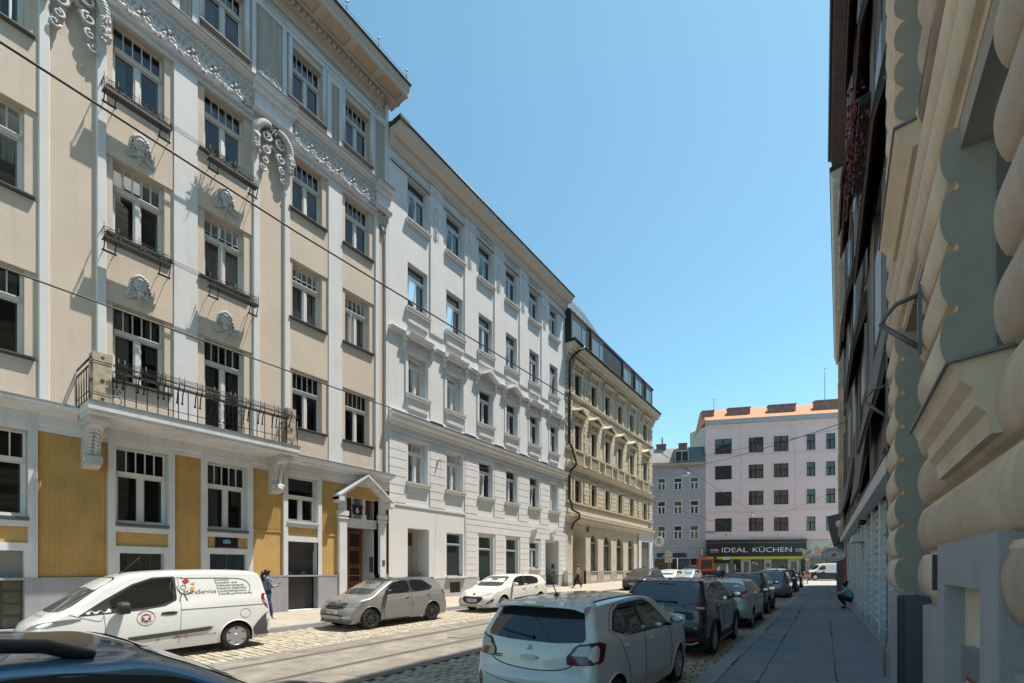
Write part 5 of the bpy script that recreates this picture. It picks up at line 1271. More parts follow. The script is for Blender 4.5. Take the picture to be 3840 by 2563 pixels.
def chaikin(poly, it=2, q=.25):
    for _ in range(it):
        o = []
        for i in range(len(poly)):
            a, b = poly[i], poly[(i+1)%len(poly)]
            o += [tuple(x+(y-x)*q for x, y in zip(a,b)), tuple(x+(y-x)*(1-q) for x, y in zip(a,b))]
        poly = o
    return poly
class Car:
    def __init__(s, name, label, cat, L, W, prof, belt, tum=.30, wheels=None, body=None, loc=(0,0), rz=0., res=5, lat=12, clad=0., cladm=None, group=None, sl=None, roofm=None, z=None):
        s.L, s.W, s.belt, s.tum = L, W, belt, tum
        s.top = thing(name, label, cat, (loc[0], loc[1], zr(loc[1], loc[0])+.012 if z is None else z), rz, group)
        ds = (zr(loc[1]+1.3, loc[0])-zr(loc[1]-1.3, loc[0]))/2.6; s.top.rotation_euler = ((ds if abs(rz) < 1 else -ds) if sl is None else sl, 0, rz)
        s.body_m = body; pts = catmull(prof, res); n = len(pts); rows = []
        acc = [0.]
        for a, b in zip(pts[:-1], pts[1:]): acc.append(acc[-1]+math.hypot(a[0]-b[0], a[1]-b[1]))
        for i, (y, z, c, e) in enumerate(pts):
            a, b = pts[max(i-1,0)], pts[min(i+1,n-1)]; ty, tz = b[0]-a[0], b[1]-a[1]; l = math.hypot(ty,tz) or 1
            ny, nz = tz/l, -ty/l                     # profile runs rear -> roof -> front: inward normal
            qy, qz = y+ny*c, z+nz*c; gq = s.g(qy, qz)
            row = []
            for k in range(lat+1):
                ph = pi/2*k/lat; wv = sin(ph)**(2/e); of = c*(1-cos(ph)**(2/e) if k < lat else 1)
                row.append((wv*gq, y+ny*of, z+nz*of))
            t = acc[i]/acc[-1]; yb = -L/2+.12+(L-.24)*t; zb = .20; m = lat
            for k in range(1, m+1):
                u = k/m; yy, zz = qy+(yb-qy)*u, qz+(zb-qz)*u; row.append((s.g(yy, zz), yy, zz))
            rows.append(row)
        J = len(rows[0]); vs = []; fs = []
        for row in rows: vs += [(-x,y,z) for x,y,z in row[:0:-1]]+[(x,y,z) for x,y,z in row]
        K = 2*J-1
        for i in range(n-1):
            for j in range(K-1): fs.append((i*K+j, i*K+j+1, (i+1)*K+j+1, (i+1)*K+j))
            fs.append((i*K+K-1, i*K, (i+1)*K, (i+1)*K+K-1))
        fs.append(tuple(range(K))); fs.append(tuple((n-1)*K+j for j in range(K-1,-1,-1)))
        bm = bmesh.new(); V = [bm.verts.new(v) for v in vs]
        for f in fs:
            try: bm.faces.new([V[i] for i in f])
            except ValueError: pass
        bmesh.ops.remove_doubles(bm, verts=bm.verts, dist=2e-4); bmesh.ops.recalc_face_normals(bm, faces=bm.faces)
        s.bvh = BVHTree.FromBMesh(bm); me = bpy.data.meshes.new('body'); bm.to_mesh(me); bm.free()
        mats = [body, cladm or PLAST, WELL, roofm or body]
        for m in mats: me.materials.append(m)
        for p in me.polygons: p.use_smooth = True
        if wheels:      # open the wheel arches: refine round the circle, snap to it, drop what is inside
            yf, yr, rw, ww = wheels; RA = rw+.045; bm = bmesh.new(); bm.from_mesh(me)
            for yc in (yf, yr):
                zc = rw+.005
                for it in range(2):
                    es = set()
                    for f in bm.faces:
                        if abs(f.calc_center_median().x) < W/2-.30: continue
                        ds = [math.hypot(v.co.y-yc, v.co.z-zc) for v in f.verts]
                        if min(ds) < RA+.03 and max(ds) > RA-.03: es.update(f.edges)
                    es = [q for q in es if q.calc_length() > .03]
                    if es: bmesh.ops.subdivide_edges(bm, edges=es, cuts=1, use_grid_fill=True)
                for v in bm.verts:
                    if abs(v.co.x) < W/2-.30: continue
                    d = math.hypot(v.co.y-yc, v.co.z-zc)
                    if v.link_edges and abs(d-RA) < .55*min(q.calc_length() for q in v.link_edges) and d > 1e-4:
                        v.co.y = yc+(v.co.y-yc)*RA/d; v.co.z = zc+(v.co.z-zc)*RA/d
                kill = []
                for f in bm.faces:
                    cc = f.calc_center_median()
                    if abs(cc.x) > W/2-.30 and math.hypot(cc.y-yc, cc.z-zc) < RA: kill.append(f)
                bmesh.ops.delete(bm, geom=kill, context='FACES')
            bm.to_mesh(me); bm.free()
            for p in me.polygons: p.use_smooth = True
            s.wells = [(y, rw, RA) for y in (yf, yr)]
        for p in me.polygons:
            if p.material_index == 0:
                c = p.center
                if clad and c.z < clad: p.material_index = 1
                elif roofm and c.z > belt[0]+.42 and p.normal.z > .75: p.material_index = 3
        me.set_sharp_from_angle(angle=radians(38)); me.name = 'body'
        s.body = link('body', me, s.top)
        if wheels:
            s.wheels = wheels
            for y, rw, RA in s.wells:
                for sx in (1, -1):
                    mb = MB(); xo, xi = sx*(W/2-.035), sx*(W/2-.32); n_ = 20; a0_, a1_ = -.12*pi, 1.12*pi
                    P = [(y+(RA+.004)*cos(a0_+(a1_-a0_)*k/n_), rw+.005+(RA+.004)*sin(a0_+(a1_-a0_)*k/n_)) for k in range(n_+1)]
                    for (p, q) in zip(P[:-1], P[1:]): mb.quad((xo,*p),(xo,*q),(xi,*q),(xi,*p))
                    mb.add([(xi,*p) for p in P], [tuple(range(n_+1))]); mb.build('wheel_well', WELL, s.top)
    def g(s, y, z):
        L, W = s.L, s.W; zb = s.belt[1]+(s.belt[0]-s.belt[1])*(y+L/2)/L
        t = max(0, (y-(L/2-1.15))/1.15); p = 1-.13*t**2.2
        t = max(0, (-y-(L/2-.9))/.9); p -= .075*t**2
        if z <= zb:
            zm = .58; h = 1-.045*max(0,(z-zm)/(zb-zm))**2-.05*(max(0,zm-z)/.38)**2
            return W/2*p*h
        d = z-zb; k = min(1, d/.05); return W/2*p*(.955-.022*k)-s.tum*d*(1+.35*d)
    def cast(s, u, z, al):
        ca, sa = cos(al), sin(al); n = Vector((sa,-ca,0)); o = Vector((u*ca, u*sa, z))+n*6
        h = s.bvh.ray_cast(o, -n)
        if h[0] is None: return None
        return h[0], (h[1] if h[1].dot(n) > 0 else -h[1])
    def patch(s, name, poly, al, mat, off=.004, parent=None, step=.06, rnd=2, label=None, q=.25):
        al = radians(al)
        if len(poly[0]) == 3: poly = [(p[0]*cos(al)+p[1]*sin(al), p[2]) for p in poly]
        if rnd: poly = chaikin(poly, rnd, q)
        bm = bmesh.new(); vs = [bm.verts.new((u,0,z)) for u, z in poly]; bm.faces.new(vs)
        us = [p[0] for p in poly]; zs = [p[1] for p in poly]
        for ax, lo, hi in ((0,min(us),max(us)), (2,min(zs),max(zs))):
            k = int((hi-lo)/step)+1
            for i in range(1, k):
                co = [0,0,0]; co[ax] = lo+(hi-lo)*i/k; no = [0,0,0]; no[ax] = 1
                bmesh.ops.bisect_plane(bm, geom=bm.verts[:]+bm.edges[:]+bm.faces[:], plane_co=co, plane_no=no)
        last = None; bad = []
        for v in bm.verts:
            h = s.cast(v.co.x, v.co.z, al)
            if h is None: bad.append(v); continue
            v.co = h[0]+h[1]*off
        bmesh.ops.delete(bm, geom=bad, context='VERTS')
        inner = [v for v in bm.verts if not v.is_boundary]
        for _ in range(4):
            if inner: bmesh.ops.smooth_vert(bm, verts=inner, factor=.5, use_axis_x=True, use_axis_y=True, use_axis_z=True)
        if not bm.faces: bm.free(); return None
        bmesh.ops.triangulate(bm, faces=[f for f in bm.faces if len(f.verts) > 4])
        bmesh.ops.recalc_face_normals(bm, faces=bm.faces)
        me = bpy.data.meshes.new(name); bm.to_mesh(me); bm.free(); me.materials.append(mat)
        n = Vector((sin(al),-cos(al),0))
        if sum(p.normal.dot(n)*p.area for p in me.polygons) < 0: me.flip_normals()
        for p in me.polygons: p.use_smooth = True
        o = link(name, me, parent or s.top); tag(o, label); return o
    def patch2(s, name, poly, al, mat, off=.004, parent=None, **k):
        """the same piece on both flanks; poly in the right-hand view"""
        a = s.patch(name, poly, al, mat, off, parent[0] if parent else None, **k)
        if len(poly[0]) == 3: pm = [(-p[0],p[1],p[2]) for p in poly]
        else: pm = [(-u,z) for u, z in poly]
        if al == 0: pass
        b = s.patch(name, pm, -al, mat, off, parent[1] if parent else None, **k)
        return a, b
    def seam(s, pts, al, w=.007, mat=None, off=.002, both=True, name='panel_gap', r=None, parent=None, closed=False):
        for sg in ((1,-1) if both else (1,)):
            a_ = radians(al*sg); mb = MB(); P = []
            if closed: pp = chaikin(pts, 2); pp = pp+[pp[0]]
            elif len(pts) > 2 and r is None:
                pp = pts
                for _ in range(2):
                    o_ = [pp[0]]
                    for p, q in zip(pp[:-1], pp[1:]): o_ += [(p[0]+(q[0]-p[0])*.25, p[1]+(q[1]-p[1])*.25), (p[0]+(q[0]-p[0])*.75, p[1]+(q[1]-p[1])*.75)]
                    pp = o_+[pp[-1]]
            else: pp = pts
            for (a, b) in zip(pp[:-1], pp[1:]):
                k = max(1, int(math.dist(a,b)/.05))
                for i in range(k): P.append((a[0]+(b[0]-a[0])*i/k, a[1]+(b[1]-a[1])*i/k))
            P.append(pp[-1]); Q = []
            for u, z in P:
                h = s.cast(u*sg, z, a_)
                if h: Q.append(h[0]+h[1]*(off if r is None else r*.3))
            if len(Q) > 1: mb.tube(Q, r or w/2, 4 if r is None else 6); mb.build(name, mat or SEAM, parent or s.top)
    def wheel(s, rim, spokes=5, kind='alloy', tw=None, cap=None, shape=1.):
        yf, yr, r, w_ = s.wheels; tm = MB()
        tm.lathe([(r*.66,-w_*.5),(r*.93,-w_*.5),(r*.985,-w_*.42),(r,-w_*.3),(r,w_*.3),(r*.985,w_*.42),(r*.93,w_*.5),(r*.66,w_*.46)], (0,0,0), 'x', 28)
        td = tm.data('tyre', RUBBER); rm = MB(); R0 = r*.69
        rm.lathe([(R0,w_*.46),(R0*.97,w_*.47),(R0*.90,w_*.42),(R0*.90,0)], (0,0,0), 'x', 28)
        rm.lathe([(R0*.9,w_*.05),(0,w_*.05)], (0,0,0), 'x', 20, 1)
        for k in range(spokes):
            for dd in ((0,) if kind != 'twin' else (-.11,.11)):
                a = 2*pi*k/spokes+dd*2.2; ca, sa = cos(a), sin(a); cb, sb_ = cos(a+dd*.0), sin(a+dd*.0)
                wi, wo = (.035*shape, .03*shape) if kind != 'cover' else (.05,.075)
                def P(rr, tt, x): return (x, rr*ca-tt*sa, rr*sa+tt*ca)
                x1, x0 = w_*.40, w_*.18
                vs = [P(R0*.12,-wi,x1),P(R0*.12,wi,x1),P(R0*.93,wo,w_*.44),P(R0*.93,-wo,w_*.44),P(R0*.12,-wi,x0),P(R0*.12,wi,x0),P(R0*.93,wo,x0),P(R0*.93,-wo,x0)]
                rm.add(vs, [(0,1,2,3),(0,4,5,1),(1,5,6,2),(2,6,7,3),(3,7,4,0)], 0)
        rm.lathe([(R0*.24,w_*.2),(R0*.24,w_*.42),(R0*.15,w_*.45),(0,w_*.45)], (0,0,0), 'x', 16, 2 if cap else 0)
        rd = rm.data('rim', [rim, WELL, cap or rim])
        for y in (yf, yr):
            for sx in (1, -1):
                wh = link('wheel', td, s.top, (sx*(s.W/2-w_/2-.02), y, r)); wh.rotation_euler = (R.uniform(0,6) if sx > 0 else 0, 0, 0 if sx > 0 else pi)
                link('rim', rd, wh)
    def arches(s, mat, r=.016, dr=.045):
        yf, yr, rw, ww = s.wheels
        for y in (yf, yr): s.seam([(y+(rw+dr)*cos(t), rw+.005+(rw+dr)*sin(t)) for t in [pi*(-.09+1.18*i/20) for i in range(21)]], 90, r=r, mat=mat, name='arch_lip')
    def plate(s, text, al, z, u=0., w_=.52, h=.115, tilt=0.):
        h0 = s.cast(u, z, radians(al))
        if not h0: return
        a = radians(al); n = Vector((sin(a),-cos(a),0)); c = h0[0]+n*.018; rot = Matrix.Rotation(a, 3, 'Z')
        mb = MB(); mb.box(-w_/2,w_/2,-.006,.01,-h/2,h/2); o = mb.build('number_plate', PLATE, s.top, c); o.rotation_euler = (tilt,0,a)
        mb = MB(); mb.box(-w_/2,w_/2,-.009,-.006,h/2-.012,h/2-.004); mb.box(-w_/2,w_/2,-.009,-.006,-h/2+.004,-h/2+.012); mb.build('plate_border', PRED, o)
        mb = MB(); mb.box(-w_/2,-w_/2+.045,-.010,-.006,-h/2,h/2); mb.build('plate_band', PBLUE, o)
        txt('plate_lettering', text, o, (.02,-.0075,-.002), (pi/2,0,0), .098, PBLK, .001, .86)
    def mirror(s, y, z, mat, ms=1.):
        for sx in (1, -1):
            x = sx*(s.g(y, z)-.01); mb = MB()
            mb.tube([(x-sx*.02,y+.03,z-.02),(x+sx*.10,y+.02,z)], .028, 6, 1)
            k0 = len(mb.v); a_, b_, c_ = [q*ms for q in (.115,.085,.078)]; mb.ball((0,0,0), 1, 0, 20, 14)
            for i in range(k0, len(mb.v)):
                v = mb.v[i]; sg = lambda t: math.copysign(abs(t)**.55, t)
                yy = sg(v[1])*b_; mb.v[i] = (x+sx*(.04+a_)+sg(v[0])*a_*(1-.15*(v[1] > 0)), y+.05+max(yy,-.05)*(1 if v[1] < 0 else .9), z+.06+sg(v[2])*c_*(.92 if v[0]*sx > 0 else 1))
            o = mb.build('mirror', [mat, PLAST], s.top)
            g = MB(); g.ball((x+sx*(.04+a_),y-.002,z+.06), (.095*ms,.004,.06*ms), 0, 14, 8); g.build('mirror_glass', CHROME, o)
    def handles(s, pts, mat):
        for y, z in pts:
            for sg in (1, -1):
                h = s.cast(y*sg, z, radians(90*sg)); 
                if h: mb = MB(); mb.ball((0,0,0),(.018,.075,.018),0,8,5); mb.build('door_handle', mat, s.top, h[0]+h[1]*.012)
    def wiper(s, x, z, al, L=.34, ang=0.):
        h = s.cast(x, z, radians(al)); mb = MB(); P = []
        for i in range(7):
            t = i/6; q = s.cast(x+L*t*cos(ang), z+L*t*sin(ang), radians(al))
            if q: P.append(q[0]+q[1]*.022)
        if len(P) > 2: mb.tube(P, [.014,.012,.01,.01,.01,.009,.007][:len(P)], 5); mb.ball(P[0], .025, 0, 8, 5); mb.build('wiper', PLAST, s.top)
    def aerial(s, y, h=.28, lean=-.14, x=0.):
        q = s.bvh.ray_cast(Vector((x,y,4)), Vector((0,0,-1)))[0]
        mb = MB(); mb.ball(q, (.03,.05,.03), 0, 8, 5); mb.tube([q+Vector((0,0,.02)), q+Vector((0,lean,h))], [.008,.004], 5); mb.build('aerial', PLAST, s.top)
    def rails(s, y0, y1, x, mat, r=.018, h=.05, sides=(1,-1)):
        for sx in sides:
            P = []
            for i in range(15):
                t = i/14; y = y0+(y1-y0)*t; q = s.bvh.ray_cast(Vector((sx*x,y,4)), Vector((0,0,-1)))[0]
                P.append(q+Vector((0,0,h*min(1,sin(pi*t)*3.5)**.8)))
            mb = MB(); mb.tube(P, r, 8); mb.build('roof_rail', mat, s.top)
def hatch_prof(L, H, tail=.95, rw=.28, cowl=1.18, cz=.98, wt=.42, hf=.72, bump=.55, roof_r=.50, ft=.10):
    h = L/2
    return [(-h+.14,.21,.12,2.6),(-h+.02,.34,.16,2.8),(-h,bump,.17,2.8),(-h+.05,bump+.10,.15,2.8),(-h+.08,tail-.12,.14,2.8),(-h+.12,tail,.13,2.8),(-h+.12+rw*.55,tail+(H-.06-tail)*.6,.10,2.8),(-h+.12+rw,H-.075,.09,2.6),
            (-h+roof_r,H-.035,.10,2.4),(-h+roof_r+.5,H-.005,.10,2.4),(-.15,H,.10,2.4),(wt-.25,H-.03,.10,2.4),(wt,H-.075,.10,2.5),((wt+cowl)/2,(H-.07+cz)/2+.02,.11,2.6),(cowl,cz,.10,2.8),(cowl+.28,cz-.07,.09,3),((cowl+.28+h-.22)/2,(cz-.07+hf)/2+.02,.10,3),(h-.24,hf,.13,2.8),(h-.08,hf-.12,.20,2.6),(h,.44,.24,2.5),(h-.03,.30,.22,2.5),(h-.16,.21,.14,2.5)]
def dress(c, side, ws, rwn, gl=None, wsg=None, trim=None, rtrim=True):
    """glazing: side windows [(poly)], windscreen and rear window polygons"""
    for p in side: c.patch2('side_window', p, 90, gl or DGLASS, .005, rnd=3, q=.16)
    if ws: c.patch('windscreen', ws, 180, wsg or gl or DGLASS, .004, step=.08, q=.1)
    if rwn: c.patch('rear_window', rwn, 0, gl or DGLASS, .005, step=.08, q=.1)
WSG = M('windscreen_green', (.055,.075,.068), .03, spec=1.)
# ---- white hatchback next to the camera
WHP = paint('car_paint_greyish_white', (.60,.61,.59), 0, .3)
prof = hatch_prof(3.845,1.455,.97,.26,1.16,.99,.45,.77,.56,.45)
c = Car('hatchback', 'white hatchback with dark rear window nearest the camera on the right', 'car', 3.845, 1.665, prof, (.96,1.04), .36, (1.14,-1.31,.285,.175), WHP, (-2.83,6.13), 0, 7, 14)
dress(c, [[(-1.24,1.07),(-.92,1.005),(-.40,.99),(-.44,1.325),(-.86,1.325),(-1.10,1.245)],[(-.33,.99),(.62,.96),(.55,1.02),(.22,1.265),(-.02,1.335),(-.36,1.33)]],
      [(-.62,1.02),(.62,1.02),(.50,1.36),(-.50,1.36)], [(-.66,1.0),(-.3,.97),(.3,.97),(.66,1.0),(.55,1.33),(-.55,1.33)])
c.patch2('window_trim', [(-1.30,1.08),(-.95,.985),(.72,.94),(.60,1.03),(.24,1.29),(-.02,1.36),(-.86,1.35),(-1.12,1.27)], 90, PLAST, .0025, q=.1)
for P in ([(-1.33,1.1),(-1.16,.96),(-1.0,.72),(-.92,.5),(-.9,.3)],[(-.37,1.02),(-.40,.6),(-.36,.3)],[(.66,.98),(.72,.7),(.68,.32)]): c.seam(P, 90)
c.seam([(-1.37,1.07),(-1.20,1.29),(-.92,1.38),(-.2,1.40),(.2,1.35)], 90, w=.008)
c.seam([(-.60,.985),(-.60,.86),(-.50,.70),(0,.655),(.50,.70),(.60,.86),(.60,.985)], 0, both=False, w=.012)
def taillight(c, poly, al, mat=REDL, clear=None, dark=None):
    o = c.patch2('tail_light', poly, al, dark or PLAST, .006, rnd=1, q=.1)
    def sh(f, P): 
        cx = [sum(p[i] for p in P)/len(P) for i in range(len(P[0]))]; return [tuple(cx[i]+(p[i]-cx[i])*f for i in range(len(p))) for p in P]
    c.patch2('lens', sh(.90, poly), al, mat, .010, parent=o, rnd=1, q=.1)
    if clear: c.patch2('clear_lens', clear, al, CLEARL, .013, parent=o, rnd=1, q=.08)
    return o
taillight(c, [(.49,-1.86,.755),(.82,-1.66,.785),(.83,-1.58,.97),(.77,-1.68,1.01),(.60,-1.84,.965),(.50,-1.88,.84)], 35, REDD, [(.56,-1.86,.86),(.69,-1.76,.86),(.71,-1.74,.965),(.62,-1.83,.95)])
mb = MB()    # three-diamond emblem
for k in range(3):
    a = pi/2+2*pi*k/3; d = Vector((cos(a),0,sin(a))); e = Vector((-sin(a),0,cos(a))); r = .042
    p = [Vector((0,0,0)), d*r*.5+e*r*.29, d*r, d*r*.5-e*r*.29]; mb.add([v*1.0 for v in p]+[v+Vector((0,-.012,0)) for v in p], [(4,5,6,7),(0,1,5,4),(1,2,6,5),(2,3,7,6),(3,0,4,7)])
h = c.cast(0,.90,0); mb.build('emblem', CHROME, c.top, h[0]+Vector((0,-.004,0)))
h = c.cast(0,.80,0); mb = MB(); mb.ext(chaikin([(-.11,-.025),(.11,-.025),(.11,.03),(-.11,.03)],2), 'y', -.03, .02); mb.build('tailgate_handle', WHP, c.top, h[0])
h = c.cast(-.46,.78,0); mb = MB()
for r_ in range(2):
    for k in range(9): mb.box(k*.012,k*.012+.009,-.004,0,-r_*.022,-r_*.022+.014)
mb.build('badge', M('badge_gold',(.16,.12,.05),.3,metal=.8), c.top, h[0]+Vector((-.02,-.004,0)))
c.wiper(.02,1.01,0,.46,pi-.12)
mb = MB(); n_ = 12       # roof spoiler
vs = []
for i in range(n_+1):
    x = -.60+1.2*i/n_; q = .07*(abs(x)/.6)**2.5; dz = -.035*(abs(x)/.6)**3
    vs += [(x,-1.38,1.418+dz),(x,-1.74+q,1.388+dz),(x,-1.75+q,1.36+dz-.02*(abs(x)>.5)),(x,-1.55+q*.4,1.335+dz)]
mb.add(vs, [(i*4+j,i*4+(j+1)%4,(i+1)*4+(j+1)%4,(i+1)*4+j) for i in range(n_) for j in range(4)]+[(0,1,2,3),(n_*4+3,n_*4+2,n_*4+1,n_*4)], 0, True)
sp_ = mb.build('spoiler', WHP, c.top); sp_.data.set_sharp_from_angle(angle=radians(40))
mb = MB()
for k in range(8): mb.box(-.14+k*.036,-.115+k*.036,-1.752,-1.745,1.36,1.375)
mb.build('brake_light', M('brake_strip',(.30,.28,.27),.3), sp_)
c.aerial(-1.12,.27,-.20,-.06); c.mirror(.56,.98,WHP); c.handles([(-1.0,.88),(-.14,.86)], WHP)
c.wheel(ALLOY, 5, 'twin', shape=.55); c.arches(WHP, .013)
c.patch2('bumper_reflector', [(.66,-1.9,.34),(.72,-1.86,.34),(.72,-1.86,.56),(.66,-1.9,.56)], 12, REDD, .006, rnd=1)
c.seam([(-.62,.56),(-.3,.50),(.3,.50),(.62,.56)], 0, both=False)
for sx in (1,-1): 
    P = [c.bvh.ray_cast(Vector((sx*.55,y,4)),Vector((0,0,-1)))[0]+Vector((0,0,.002)) for y in [-1.35+.17*k for k in range(10)]]
    mb = MB(); mb.tube(P, .011, 4); mb.build('roof_gutter', PLAST, c.top)
# ---- black crossover
BLKP = paint('car_paint_black', (.010,.011,.013), 0, .2)
def suv_prof(L, H, **k):
    k.setdefault('tail',1.08); k.setdefault('bump',.62); k.setdefault('cz',1.08); k.setdefault('hf',.86); return hatch_prof(L, H, **k)
c = Car('crossover', 'black crossover with silver roof rails parked behind the white hatchback', 'car', 4.39, 1.81, suv_prof(4.39,1.57,rw=.36,cowl=1.2,wt=.35,roof_r=.55), (1.03,1.13), .30, (1.31,-1.34,.345,.215), BLKP, (-2.98,11.42), .02, 6, 13, .42)
dress(c, [[(-1.62,1.27),(-1.35,1.10),(-.45,1.07),(-.50,1.42),(-1.05,1.45),(-1.45,1.38)],[(-.38,1.07),(.80,1.04),(.68,1.12),(.25,1.39),(-.05,1.45),(-.42,1.44)]],
      [(-.68,1.1),(.68,1.1),(.56,1.45),(-.56,1.45)], [(-.72,1.12),(-.4,1.03),(.4,1.03),(.72,1.12),(.60,1.43),(-.60,1.43)], M('privacy_glass',(.035,.045,.055),.03,spec=1.))
c.seam([(-1.67,1.28),(-1.38,1.08),(.84,1.02),(.70,1.13),(.26,1.42),(-.05,1.48),(-1.05,1.48),(-1.48,1.41)], 90, w=.018, mat=CHROME, name='window_chrome', closed=True)
taillight(c, [(.40,-2.1,.98),(.86,-1.88,.92),(.88,-1.62,1.06),(.84,-1.72,1.10),(.42,-2.08,1.05)], 40, REDD, [(.62,-2.0,.98),(.74,-1.95,.97),(.75,-1.94,1.01),(.62,-2.0,1.02)])
c.plate('W·317 Z E', 0, .86); c.wiper(.28,1.09,0,.5,pi-.04)
c.rails(-1.55,.35,.60,ALLOY,.017,.07); c.mirror(.72,1.10,M('mirror_grey',(.10,.10,.11),.3,coat=.8)); c.wheel(ALLOY, 5, 'twin', shape=.6); c.arches(PLAST, .03)
c.patch('brake_light', [(-.17,1.455),(.17,1.455),(.17,1.475),(-.17,1.475)], 0, REDL, .02, rnd=0)
c.seam([(-.72,.33),(-.6,.28),(.6,.28),(.72,.33)], 0, both=False, r=.02, mat=ALLOY, name='skid_trim'); c.patch2('bumper_reflector', [(.5,.36),(.74,.36),(.74,.40),(.5,.40)], 0, REDL, .008, rnd=0)
h = c.cast(0,1.0,0); mb = MB(); mb.tube([(.05*cos(t*pi/8),0,.05*sin(t*pi/8)) for t in range(16)], .008, 5, 0, True); mb.box(-.07,.07,-.006,.004,-.01,.01); mb.build('emblem', CHROME, c.top, h[0]+Vector((0,-.008,0)))
c.aerial(-1.45,.05,-.08); c.handles([(-1.0,.98),(-.1,.96)], CHROME)
for P in ([(-1.2,1.08),(-1.0,.75),(-.95,.4)],[(-.41,1.06),(-.42,.36)],[(.78,1.03),(.80,.4)]): c.seam(P, 90)
c.patch2('side_sill', [(-.9,.22),(.95,.22),(.95,.27),(-.9,.27)], 90, ALLOY, .01, rnd=0)
# ---- silver hatchback
SILP = paint('car_paint_silver', (.46,.47,.48), .55, .32)
c = Car('hatchback', 'silver hatchback with big red tail light between two crossovers', 'car', 4.36, 1.82, hatch_prof(4.36,1.484,tail=1.02,rw=.46,cowl=1.25,cz=.98,wt=.4,hf=.74,bump=.58,roof_r=.66), (.98,1.09), .32, (1.28,-1.37,.325,.205), SILP, (-3.02,16.75), .02, 6, 13, .34)
dress(c, [[(-1.42,1.20),(-1.25,1.10),(-.42,1.04),(-.46,1.35),(-.95,1.36),(-1.25,1.30)],[(-.35,1.035),(.85,1.0),(.70,1.08),(.25,1.31),(-.05,1.37),(-.38,1.36)]],
      [(-.66,1.0),(.66,1.0),(.55,1.38),(-.55,1.38)], [(-.74,1.18),(-.6,1.05),(-.3,1.0),(.3,1.0),(.6,1.05),(.74,1.18),(.58,1.36),(-.58,1.36)], M('glass_teal',(.05,.075,.08),.03,spec=1.))
taillight(c, [(.60,-2.10,.93),(.86,-1.86,.86),(.90,-1.60,.98),(.84,-1.66,1.10),(.74,-1.9,1.14),(.58,-2.1,1.02)], 42, M('tail_bright_red',(.42,.025,.015),.12,coat=1.), [(.68,-2.05,.97),(.78,-1.95,.96),(.78,-1.95,1.01),(.7,-2.03,1.02)], SILP)
c.wheel(ALLOY, 5, 'twin', shape=.6); c.mirror(.78,1.0,PLAST); c.aerial(-1.25,.16,-.06); c.arches(SILP,.012); c.handles([(-1.02,.9),(-.1,.88)], SILP)
c.patch2('bumper_reflector', [(.56,.30),(.74,.33),(.74,.38),(.56,.35)], 8, REDL, .008, rnd=0)
c.patch('rear_diffuser', [(-.7,.22),(.7,.22),(.74,.36),(.4,.40),(-.4,.40),(-.74,.36)], 0, PLAST, .006, rnd=1)
c.seam([(-.62,1.0),(-.66,.80),(-.5,.62),(.5,.62),(.66,.80),(.62,1.0)], 0, both=False); c.plate('W·5264 H', 0, .74)
for P in ([(-1.2,1.1),(-1.0,.7),(-.92,.36)],[(-.38,1.04),(-.40,.34)],[(.80,1.0),(.80,.4)]): c.seam(P, 90)
# ---- grey crossover with round tail lights
GRP = paint('car_paint_dark_grey', (.125,.125,.135), .4, .3)
c = Car('crossover', 'dark grey crossover with rounded red tail light and roof rails in the right-hand row', 'car', 4.28, 1.77, suv_prof(4.28,1.64,rw=.34,cowl=1.1,wt=.32,tail=1.12), (1.08,1.2), .28, (1.3,-1.26,.345,.215), GRP, (-3.17,22.15), .02, 5, 12, .5)
dress(c, [[(-1.5,1.33),(-1.2,1.19),(-.45,1.13),(-.48,1.49),(-1.0,1.50),(-1.35,1.44)],[(-.38,1.13),(.72,1.09),(.6,1.18),(.2,1.46),(-.42,1.50)]], [(-.66,1.14),(.66,1.14),(.55,1.53),(-.55,1.53)], [(-.68,1.22),(-.4,1.1),(.4,1.1),(.68,1.22),(.56,1.50),(-.56,1.50)], M('glass_teal',(.05,.075,.08),.03,spec=1.))
taillight(c, [(.62,-2.02,.90),(.84,-1.86,.90),(.86,-1.72,1.12),(.80,-1.80,1.2),(.64,-2.0,1.18)], 38, REDL, [(.66,-2.0,.93),(.8,-1.88,.93),(.8,-1.88,.99),(.66,-2.0,.99)], REDL)
c.rails(-1.5,.3,.60,ALLOY,.017,.05); c.wheel(ALLOY,5); c.mirror(.7,1.13,PLAST); c.aerial(-1.3,.2,-.06); c.arches(PLAST,.028); c.patch('brake_light', [(-.13,1.525),(.13,1.525),(.13,1.545),(-.13,1.545)], 0, REDL, .02, rnd=0)
c.patch2('bumper_reflector', [(.52,.46),(.74,.46),(.74,.51),(.52,.51)], 8, REDL, .008, rnd=0); c.plate('W·8263 A', 0, .82); c.wiper(.1,1.16,0,.4,pi-.05)
for P in ([(-1.1,1.18),(-.95,.8),(-.9,.45)],[(-.41,1.12),(-.42,.4)]): c.seam(P, 90)
